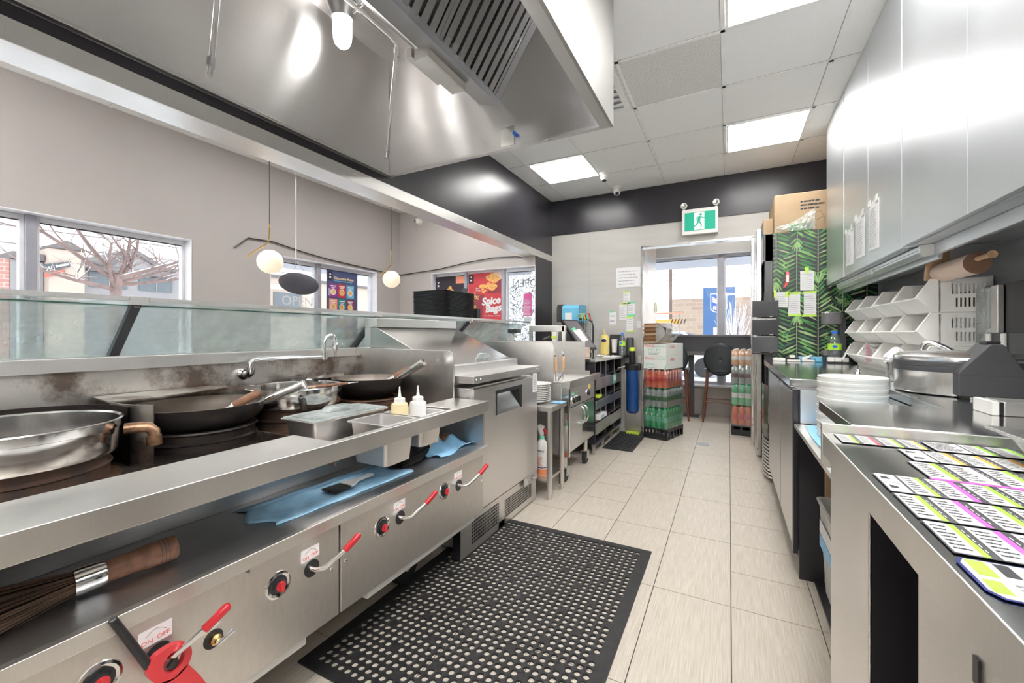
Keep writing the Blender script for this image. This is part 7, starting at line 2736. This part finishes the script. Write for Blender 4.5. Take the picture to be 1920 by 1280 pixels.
frond(0.500, 2.30, 1.86, False, 0.12, 18)
frond(0.352, 2.10, 1.53, False, 0.135, 34)
frond(0.497, 1.84, 1.25, False, 0.130, 36)
frond(0.640, 1.55, 2.15, True, 0.145, 38)
frond(0.352, 1.46, 0.90, False, 0.130, 34)
frond(0.497, 1.21, 0.70, False, 0.130, 34)
frond(0.640, 0.86, 1.56, True, 0.150, 42)
frond(0.800, 1.75, 1.40, False, 0.14, 24)
frond(0.800, 0.90, 1.46, True, 0.15, 34)
frond(0.950, 1.60, 1.00, False, 0.13, 34)
wrap = build('palm_wrap', mb, t, smooth=False)
# magnet, notes on the fridge
tt = thing('chili_timer', 'red chilli shaped timer with a small display stuck on the palm fridge', 'timer', (0.41, 4.145, 1.55))
mb = MB('red_plastic')
pts = [(0.392, 1.500), (0.405, 1.515), (0.415, 1.545), (0.418, 1.60), (0.420, 1.638), (0.430, 1.645), (0.443, 1.635), (0.447, 1.600), (0.443, 1.560), (0.430, 1.525), (0.412, 1.505)]
mb.prism([(x, FY - 0.0005, z) for x, z in pts], (0, -0.010, 0))
build('body', mb, tt, bev=0.002)
build('display', MB('plastic_white').box(0.423, 0.440, FY - 0.012, FY - 0.0108, 1.553, 1.612), tt)
GF = 'printed notes taped to the palm fridge'
FP = FY - 0.0004
paper(0.520, 0.612, 1.478, 1.638, FP, 'highest printed note on the palm leaf fridge', [('tape_green', 0.552, 0.578, 1.615, 1.668)], 8, GF, -0.004)
paper(0.345, 0.440, 1.345, 1.470, FP, 'printed note at the left of the lower row on the palm fridge', [('tape_green', 0.335, 0.352, 1.43, 1.49), ('tape_green', 0.415, 0.445, 1.43, 1.475)], 7, GF)
paper(0.437, 0.520, 1.280, 1.455, FP, 'printed note in the middle of the lower row on the palm fridge', [('tape_green', 0.437, 0.522, 1.448, 1.465), ('tape_green', 0.435, 0.523, 1.268, 1.288)], 8, GF)
paper(0.545, 0.628, 1.275, 1.460, FP, 'printed note at the right of the lower row on the palm fridge', [('tape_green', 0.540, 0.630, 1.452, 1.470), ('tape_green', 0.535, 0.630, 1.262, 1.282)], 8, GF)

# boxes on top of the fridge
t = thing('cardboard_box', 'large tan cardboard box on top of the palm fridge under the black wall band', 'box', (0.68, 4.40, 1.97))
build('carton', MB('cardboard').box(0.345, 0.98, 4.22, 4.78, 1.9695, 2.305), t, bev=0.008)
mb = MB('ink_black')
lines_mb(mb, (0.53, 4.2190, 2.15), RX, UZ, 0.17, 0.09, 3, th=0.22, seed=4)
for (a, b, c_, d) in ((0.60, 2.10, 0.66, 2.14), (0.66, 2.14, 0.69, 2.09), (0.60, 2.10, 0.64, 2.06), (0.64, 2.06, 0.69, 2.09), (0.63, 2.06, 0.63, 2.01), (0.69, 2.09, 0.69, 2.03)):
    mb.tube([(a, 4.2185, b), (c_, 4.2185, d)], 0.0008, 4)
build('print', mb, t, smooth=False)
t = thing('cardboard_box', 'brown cardboard carton with blue tape leaning at the fridge door side', 'box', (0.25, 4.6, 1.9))
mb = MB('cardboard').box(0.268, 0.342, 4.30, 4.80, 1.9695, 2.13)
build('carton', mb, t, bev=0.004)
build('blue_tape', MB('poster_sky').box(0.2660, 0.2675, 4.36, 4.50, 1.985, 2.06), t)
t = thing('wrapped_greens', 'box of green garlic sprouts wrapped in crinkled clear plastic on the fridge', 'package', (0.50, 4.18, 1.97))
mb = MB('leaf_b').box(0.44, 0.60, 4.158, 4.215, 1.9695, 2.035)
build('box', mb, t, bev=0.006)
mb = MB('wrap_black').box(0.545, 0.585, 4.1565, 4.1578, 1.985, 2.020)
mb.use('paper').box(0.550, 0.562, 4.1555, 4.1564, 2.000, 2.012)
build('label', mb, t)
rn = random.Random(31)
mb = MB('leaf_d')
for k in range(80):
    x, z = 0.442 + 0.15 * rn.random(), 1.975 + 0.055 * rn.random()
    mb.use('leaf_d' if k % 2 else 'leaf_c').box(x, x + 0.004, 4.1570, 4.1578, z, z + 0.004)
build('pattern', mb, t, smooth=False)
mb = MB('clear_plastic')


def film(a, b):
    x = 0.345 + 0.27 * a
    zt = 1.975 + 0.05 + 0.16 * max(0, a - 0.25) ** 1.2
    z = 1.972 + (zt - 1.972) * b
    return (x + 0.008 * rn.random(), 4.150 - 0.010 * math.sin(PI * b) - 0.012 * rn.random(), z + 0.006 * rn.random())


mb.grid(18, 8, film)
build('plastic_film', mb, t, smooth=False)
# low round fronted steel cooler between base cabinet and fridge
t = thing('steel_cooler', 'round fronted steel cooler with louvred foot beside the base cabinet', 'cooler', (0.6, 3.9, 0))
mb = MB('steel_polished')
prof = [(3.67, 0.285), (3.70, 0.262), (3.80, 0.240), (3.92, 0.236), (4.04, 0.246), (4.13, 0.275)]
for i in range(len(prof) - 1):
    (ya, xa), (yb, xb) = prof[i], prof[i + 1]
    mb.prism([(xa, ya, 0.33), (xb, yb, 0.33), (0.90, yb, 0.33), (0.90, ya, 0.33)], (0, 0, 0.40))
build('door', mb, t)
mb = MB('steel')
for i in range(len(prof) - 1):
    (ya, xa), (yb, xb) = prof[i], prof[i + 1]
    for k in range(11):
        z = 0.035 + k * 0.026
        mb.prism([(xa, ya, z), (xb, yb, z), (0.90, yb, z), (0.90, ya, z)], (0, 0, 0.016))
mb.use('laminate_black').box(0.30, 0.89, 3.68, 4.12, 0, 0.33)
build('louvred_foot', mb, t)
build('top', MB('laminate_black').box(0.29, 0.9, 3.68, 4.12, 0.73, 0.855), t)

# ================================================================== OUTSIDE
mb = MB('snow').box(-80, 80, -40, 160, -0.35, -0.30)
o = build('ground', mb)
tag(o, 'pale snowy ground outside the windows', 'ground')
o['kind'] = 'structure'
XO = -16


def facade(name, label, x, y0, y1, z1, m, group='buildings across the street'):
    t = thing(name, label, 'building', (x, (y0 + y1) / 2, -0.3), group)
    build('wall', MB(m).box(x - 6, x, y0, y1, -0.3, z1), t)
    return t


t = facade('building', 'grey building with a dark flat roof seen at the left window edge', XO, 3.53, 4.10, 3.0, 'ext_grey')
build('roof', MB('ext_roof').box(XO - 6, XO + 0.1, 3.54, 4.10, 3.02, 3.20), t)
t = facade('building', 'red brick building at the very left window edge', XO - 0.02, 0.6, 3.52, 3.0, 'brick_red')
t = facade('building', 'tan building with a dark sign and red strip beyond the bare tree', XO + 0.3, 4.12, 4.80, 3.36, 'ext_tan')
mb = MB('ext_roof').prism([(XO + 0.35, 4.13, 3.37), (XO + 0.35, 4.13, 3.42), (XO + 0.35, 4.45, 3.62), (XO + 0.35, 4.79, 3.42), (XO + 0.35, 4.79, 3.37)], (-4, 0, 0))
build('roof', mb, t)
mb = MB('ext_sign').prism([(XO + 0.32, 4.03, 2.72), (XO + 0.32, 4.50, 2.92), (XO + 0.32, 4.50, 3.06), (XO + 0.32, 4.03, 2.92)], (0.06, 0, 0))
mb.use('paper')
text_mb(mb, 'AJ', (XO + 0.39, 4.06, 2.765), (0, 1, 0.42), (0, 0, 1), 0.12, bold=0.006)
mb.prism([(XO + 0.39, 4.22, 2.85), (XO + 0.39, 4.47, 2.955), (XO + 0.39, 4.47, 3.015), (XO + 0.39, 4.22, 2.91)], (0.01, 0, 0))
build('sign', mb, t)
build('red_strip', MB('red_text').prism([(XO + 0.32, 4.03, 2.57), (XO + 0.32, 4.40, 2.76), (XO + 0.32, 4.40, 2.84), (XO + 0.32, 4.03, 2.68)], (0.05, 0, 0)), t)
t = facade('building', 'long grey building with gabled roof and dark windows behind the bare tree', XO, 4.82, 10.0, 3.12, 'ext_grey')
mb = MB('ext_roof').prism([(XO + 0.1, 4.83, 3.125), (XO + 0.1, 4.83, 3.18), (XO + 0.1, 5.35, 3.17), (XO + 0.1, 5.95, 3.70), (XO + 0.1, 6.80, 3.22), (XO + 0.1, 10.1, 3.22), (XO + 0.1, 10.1, 3.12), (XO + 0.1, 6.70, 3.12), (XO + 0.1, 5.95, 3.55), (XO + 0.1, 5.40, 3.08)], (-6, 0, 0))
mb.use('ext_grey').prism([(XO + 0.02, 5.40, 3.08), (XO + 0.02, 6.70, 3.10), (XO + 0.02, 5.95, 3.56)], (-5, 0, 0))
build('roof', mb, t)
for (a, b) in ((4.98, 5.82), (6.10, 6.95), (7.6, 8.4)):
    mb = MB('ext_glass').box(XO, XO + 0.04, a, b, 2.46, 2.89)
    mb.use('ext_grey').box(XO, XO + 0.06, (a + b) / 2 - 0.01, (a + b) / 2 + 0.01, 2.46, 2.89)
    mb.use('ext_roof').box(XO, XO + 0.18, a - 0.06, b + 0.06, 2.90, 2.97)
    build('window', mb, t)
for y in (5.25, 5.55, 6.2, 6.75):
    build('wall_lamp', MB('ceramic_white').ball((XO + 0.12, y + 0.0, 2.20), 0.035, 12, 8), t)
t = facade('building', 'pale wide building filling the view of the second dining window', XO - 1, 10.2, 18.0, 3.5, 'ext_tan')
mb = MB('ext_glass').box(XO - 1, XO - 0.96, 11.0, 12.3, 1.9, 2.9)
build('window', mb, t)
mb = MB('paper')
mb.box(XO - 0.99, XO - 0.95, 10.5, 11.6, 3.0, 3.22)
build('sign', mb, t)
build('roof', MB('ext_roof').box(XO - 7, XO - 0.9, 10.1, 18.1, 3.5, 3.62), t)

# bare street tree beyond the first window
t = thing('bare_tree', 'leafless street tree with snow dusted branches outside the first window', 'tree', (-8.5, 3.0, -0.3))
rn = random.Random(17)
tw = MB('bark')
sn = MB('snow')


def branch(p, d, l_, r, depth):
    n = 4
    pts = [p]
    rs = [r]
    q = p.copy()
    for i in range(n):
        d = (d + Vector((rn.uniform(-.18, .18), rn.uniform(-.18, .18), rn.uniform(-.08, .10)))).normalized()
        q = q + d * l_ / n
        pts.append(q.copy())
        rs.append(r * (1 - 0.55 * (i + 1) / n))
    tw.tube(pts, rs, 6 if depth < 2 else 4, caps=False)
    if depth >= 1 and rn.random() < 0.5:
        sn.tube([a + Vector((0, 0, r * 0.8)) for a in pts], [x * 0.55 for x in rs], 4, caps=False)
    if depth < 4:
        for k in range(4 if depth < 3 else 3):
            i = rn.randint(1, n)
            a = rn.uniform(0, 2 * PI)
            s_ = Vector((math.cos(a), math.sin(a), rn.uniform(-0.1, 0.5)))
            branch(pts[i].copy(), (d * 0.55 + s_ * 0.75).normalized(), l_ * rn.uniform(0.5, 0.72), rs[i] * 0.62, depth + 1)


bx, by = -8.5, 2.95
tw.tube([(bx, by, -0.3), (bx, by + 0.02, 0.8), (bx - 0.02, by, 1.5), (bx, by + 0.02, 2.05)], [0.10, 0.085, 0.075, 0.07], 10)
for (dx, dy, dz, l_) in ((0, 0.05, 1, 0.9), (0.1, -0.9, 0.55, 1.3), (-0.1, 0.9, 0.5, 1.1), (0.2, 0.5, 1.0, 0.9), (0.1, -0.55, 0.8, 1.1), (0.5, -0.9, 0.15, 1.1), (-0.3, 0.95, 0.10, 1.0), (0, -0.2, 1, 0.8), (0.4, 0.6, 0.25, 0.9)):
    branch(Vector((bx, by + 0.01, 1.72 + 0.3 * rn.random())), Vector((dx, dy, dz)).normalized(), l_, 0.034, 1)
build('trunk_and_branches', tw, t)
build('snow_dusting', sn, t)
# overhead wires
mb = MB('wood_pole')
for z in (3.3, 3.55, 2.95):
    mb.tube([(-13, -6, z + 0.5), (-13, 2, z), (-13, 9, z + 0.2)], 0.010, 4)
tag(build('power_lines', mb), 'thin power lines crossing the white sky in the first window', 'power lines')

# snowy shrubs beyond the back window of the dining room
t = tag(build('snowy_shrub', (lambda m_: [m_.use('snow' if k % 3 else 'ext_roof').tube([Vector((x := rn.uniform(-3.7, -2.5), y := rn.uniform(5.3, 6.2), z := rn.uniform(0.1, 2.25))), Vector((x, y, z)) + Vector((rn.uniform(-.10, .10), rn.uniform(-.1, .1), rn.uniform(-.1, .12)))], 0.006, 3, caps=False) for k in range(2600)] and m_)(MB('snow')), smooth=False),
        'frosted leafy shrub close behind the last dining window pane', 'shrub')

# bank sign pylon, brick building, pole, car, shrub
t = thing('bank_sign', 'tall blue bank pylon sign with a lion shield outside the far window', 'sign', (-0.6, 30, -0.3))
build('pylon', MB('bank_blue').box(-1.5, 0.34, 30, 30.6, -0.3, 4.12), t)
R_ = RX
mb = MB('paper')
sh = [(-1.08, 3.74), (-0.11, 3.74), (-0.11, 2.72), (-0.25, 2.56), (-0.595, 2.46), (-0.94, 2.56), (-1.08, 2.72)]
mb.prism([(x, 29.99, z) for x, z in sh], (0, -0.02, 0))
mb.use('bank_shield').prism([(-0.595 + (x + 0.595) * 0.90, 29.96, 3.12 + (z - 3.12) * 0.91) for x, z in sh], (0, -0.01, 0))
mb.use('paper')
text_mb(mb, 'RBC', (-0.93, 29.93, 2.66), RX, UZ, 0.36, bold=0.012)
for k in range(3):
    mb.prism([(-1.0, 29.94, 3.50 - k * 0.14), (-0.93, 29.94, 3.53 - k * 0.14), (-0.55 + 0.03 * k, 29.94, 3.15 - k * 0.06), (-0.6 + 0.03 * k, 29.94, 3.09 - k * 0.06)], (0, -0.01, 0))
mb.use('yellow')
for (cx, cz, r) in ((-0.58, 3.42, 0.14), (-0.45, 3.25, 0.15), (-0.30, 3.12, 0.13), (-0.36, 3.40, 0.09), (-0.28, 2.98, 0.07)):
    mb.lathe([(r, 0), (0.001, -0.02)], (cx, 29.93, cz), 12, 'y')
build('shield', mb, t)
build('lower_panel', MB('paper').box(-0.9, 0.3, 29.97, 29.99, 1.05, 1.55), t)
t = thing('building', 'brown brick building behind the bank sign', 'building', (0, 36, -0.3), 'buildings across the street')
build('wall', MB('brick_ext').box(-4.2, 7.0, 36, 46, -0.3, 3.9), t)
build('parapet', MB('snow').box(-4.25, 7.05, 35.95, 46, 3.9, 3.98), t)
build('penthouse', MB('ext_tan').box(0.5, 2.0, 37, 40, 3.98, 4.6), t)
t = thing('utility_pole', 'tall dark utility pole with short cross bars', 'pole', (-3.9, 33, -0.3))
mb = MB('wood_pole').tube([(-3.85, 33, -0.3), (-3.85, 33, 7.1)], 0.11, 8)
build('pole', mb, t)
for z in (6.9, 6.5, 6.1, 5.5, 5.1, 4.7):
    build('insulator', MB('wood_pole').box(-4.2, -3.5, 32.95, 33.05, z, z + 0.03), t)
t = thing('parked_car', 'white parked car with snowy roof outside the far window', 'car', (-1.1, 15, -0.3))
pr = [(-3.4, 0.0), (-3.4, 0.62), (-2.7, 0.78), (-2.2, 1.18), (-0.95, 1.20), (-0.35, 0.80), (0.35, 0.66), (0.5, 0.50), (0.5, 0.0)]
build('body', MB('car_white').prism([(x - 0.4, 15, z) for x, z in pr], (0, 1.7, 0)), t, bev=0.05)
mb = MB('car_glass').prism([(x - 0.4, 14.985, z) for x, z in [(-2.55, 0.82), (-2.15, 1.12), (-1.0, 1.13), (-0.5, 0.82)]], (0, 0.02, 0))
mb.prism([(-1.28, 15.1, 1.17), (-0.80, 15.1, 0.83), (-0.80, 16.6, 0.83), (-1.28, 16.6, 1.17)], (0.02, 0, 0.01))
build('windows', mb, t)
for x in (-3.0, -0.5):
    build('wheel', MB('rubber').lathe([(0.001, -0.02), (0.33, -0.02), (0.33, 0.2), (0.001, 0.2)], (x - 0.2, 15, 0.02), 24, 'y'), t)
t = thing('bare_shrub', 'snow covered bare shrub in front of the bank sign', 'shrub', (0.3, 14, -0.3))
mb = MB('bark').tube([(0.15, 14, -0.3), (0.15, 14, 0.9)], 0.03, 6)
rn = random.Random(40)
for k in range(260):
    a = rn.uniform(0, 2 * PI)
    p = Vector((0.15, 14, 0.2))
    q = p + Vector((math.cos(a) * rn.uniform(.1, .55), math.sin(a) * 0.4, rn.uniform(0.7, 1.9)))
    s_ = p.lerp(q, rn.uniform(0.3, 0.8))
    mb.use('snow' if k % 3 else 'bark').tube([s_, q], [0.008, 0.004], 3, caps=False)
build('twigs', mb, t, smooth=False)
t = thing('road_sign', 'orange striped barrier board outside the far window', 'barrier', (-1.5, 12, 0))
mb = MB('orange').box(-1.95, -1.15, 12, 12.03, 1.40, 1.52)
mb.use('ink_black')
for k in range(5):
    mb.prism([(-1.4 + 0.08 * k, 11.995, 1.40), (-1.37 + 0.08 * k, 11.995, 1.40), (-1.33 + 0.08 * k, 11.995, 1.52), (-1.36 + 0.08 * k, 11.995, 1.52)], (0, -0.005, 0))
mb.use('poster_coral').box(-1.95, -1.10, 12, 12.03, 1.66, 1.70)
build('board', mb, t)
for x in (-1.9, -1.2):
    build('post', MB('ext_grey').box(x, x + 0.04, 12.04, 12.08, -0.3, 1.72), t)
# awning over the far windows and the street side ones
for (q, lab) in (((-1.3, 1.8, 6.555, 7.7, 2.235, 2.40), 'dark awning slab outside the far window'), ((-4.8, -4.125, 2.2, 4.2, 1.92, 2.02), 'dark awning slab outside the second dining window'), ((-3.4, -2.35, 4.505, 5.1, 1.92, 2.02), 'dark awning slab outside the dining room back window')):
    tag(build('awning', MB('frame_grey').box(*q)), lab, 'awning', 'awnings outside the windows')
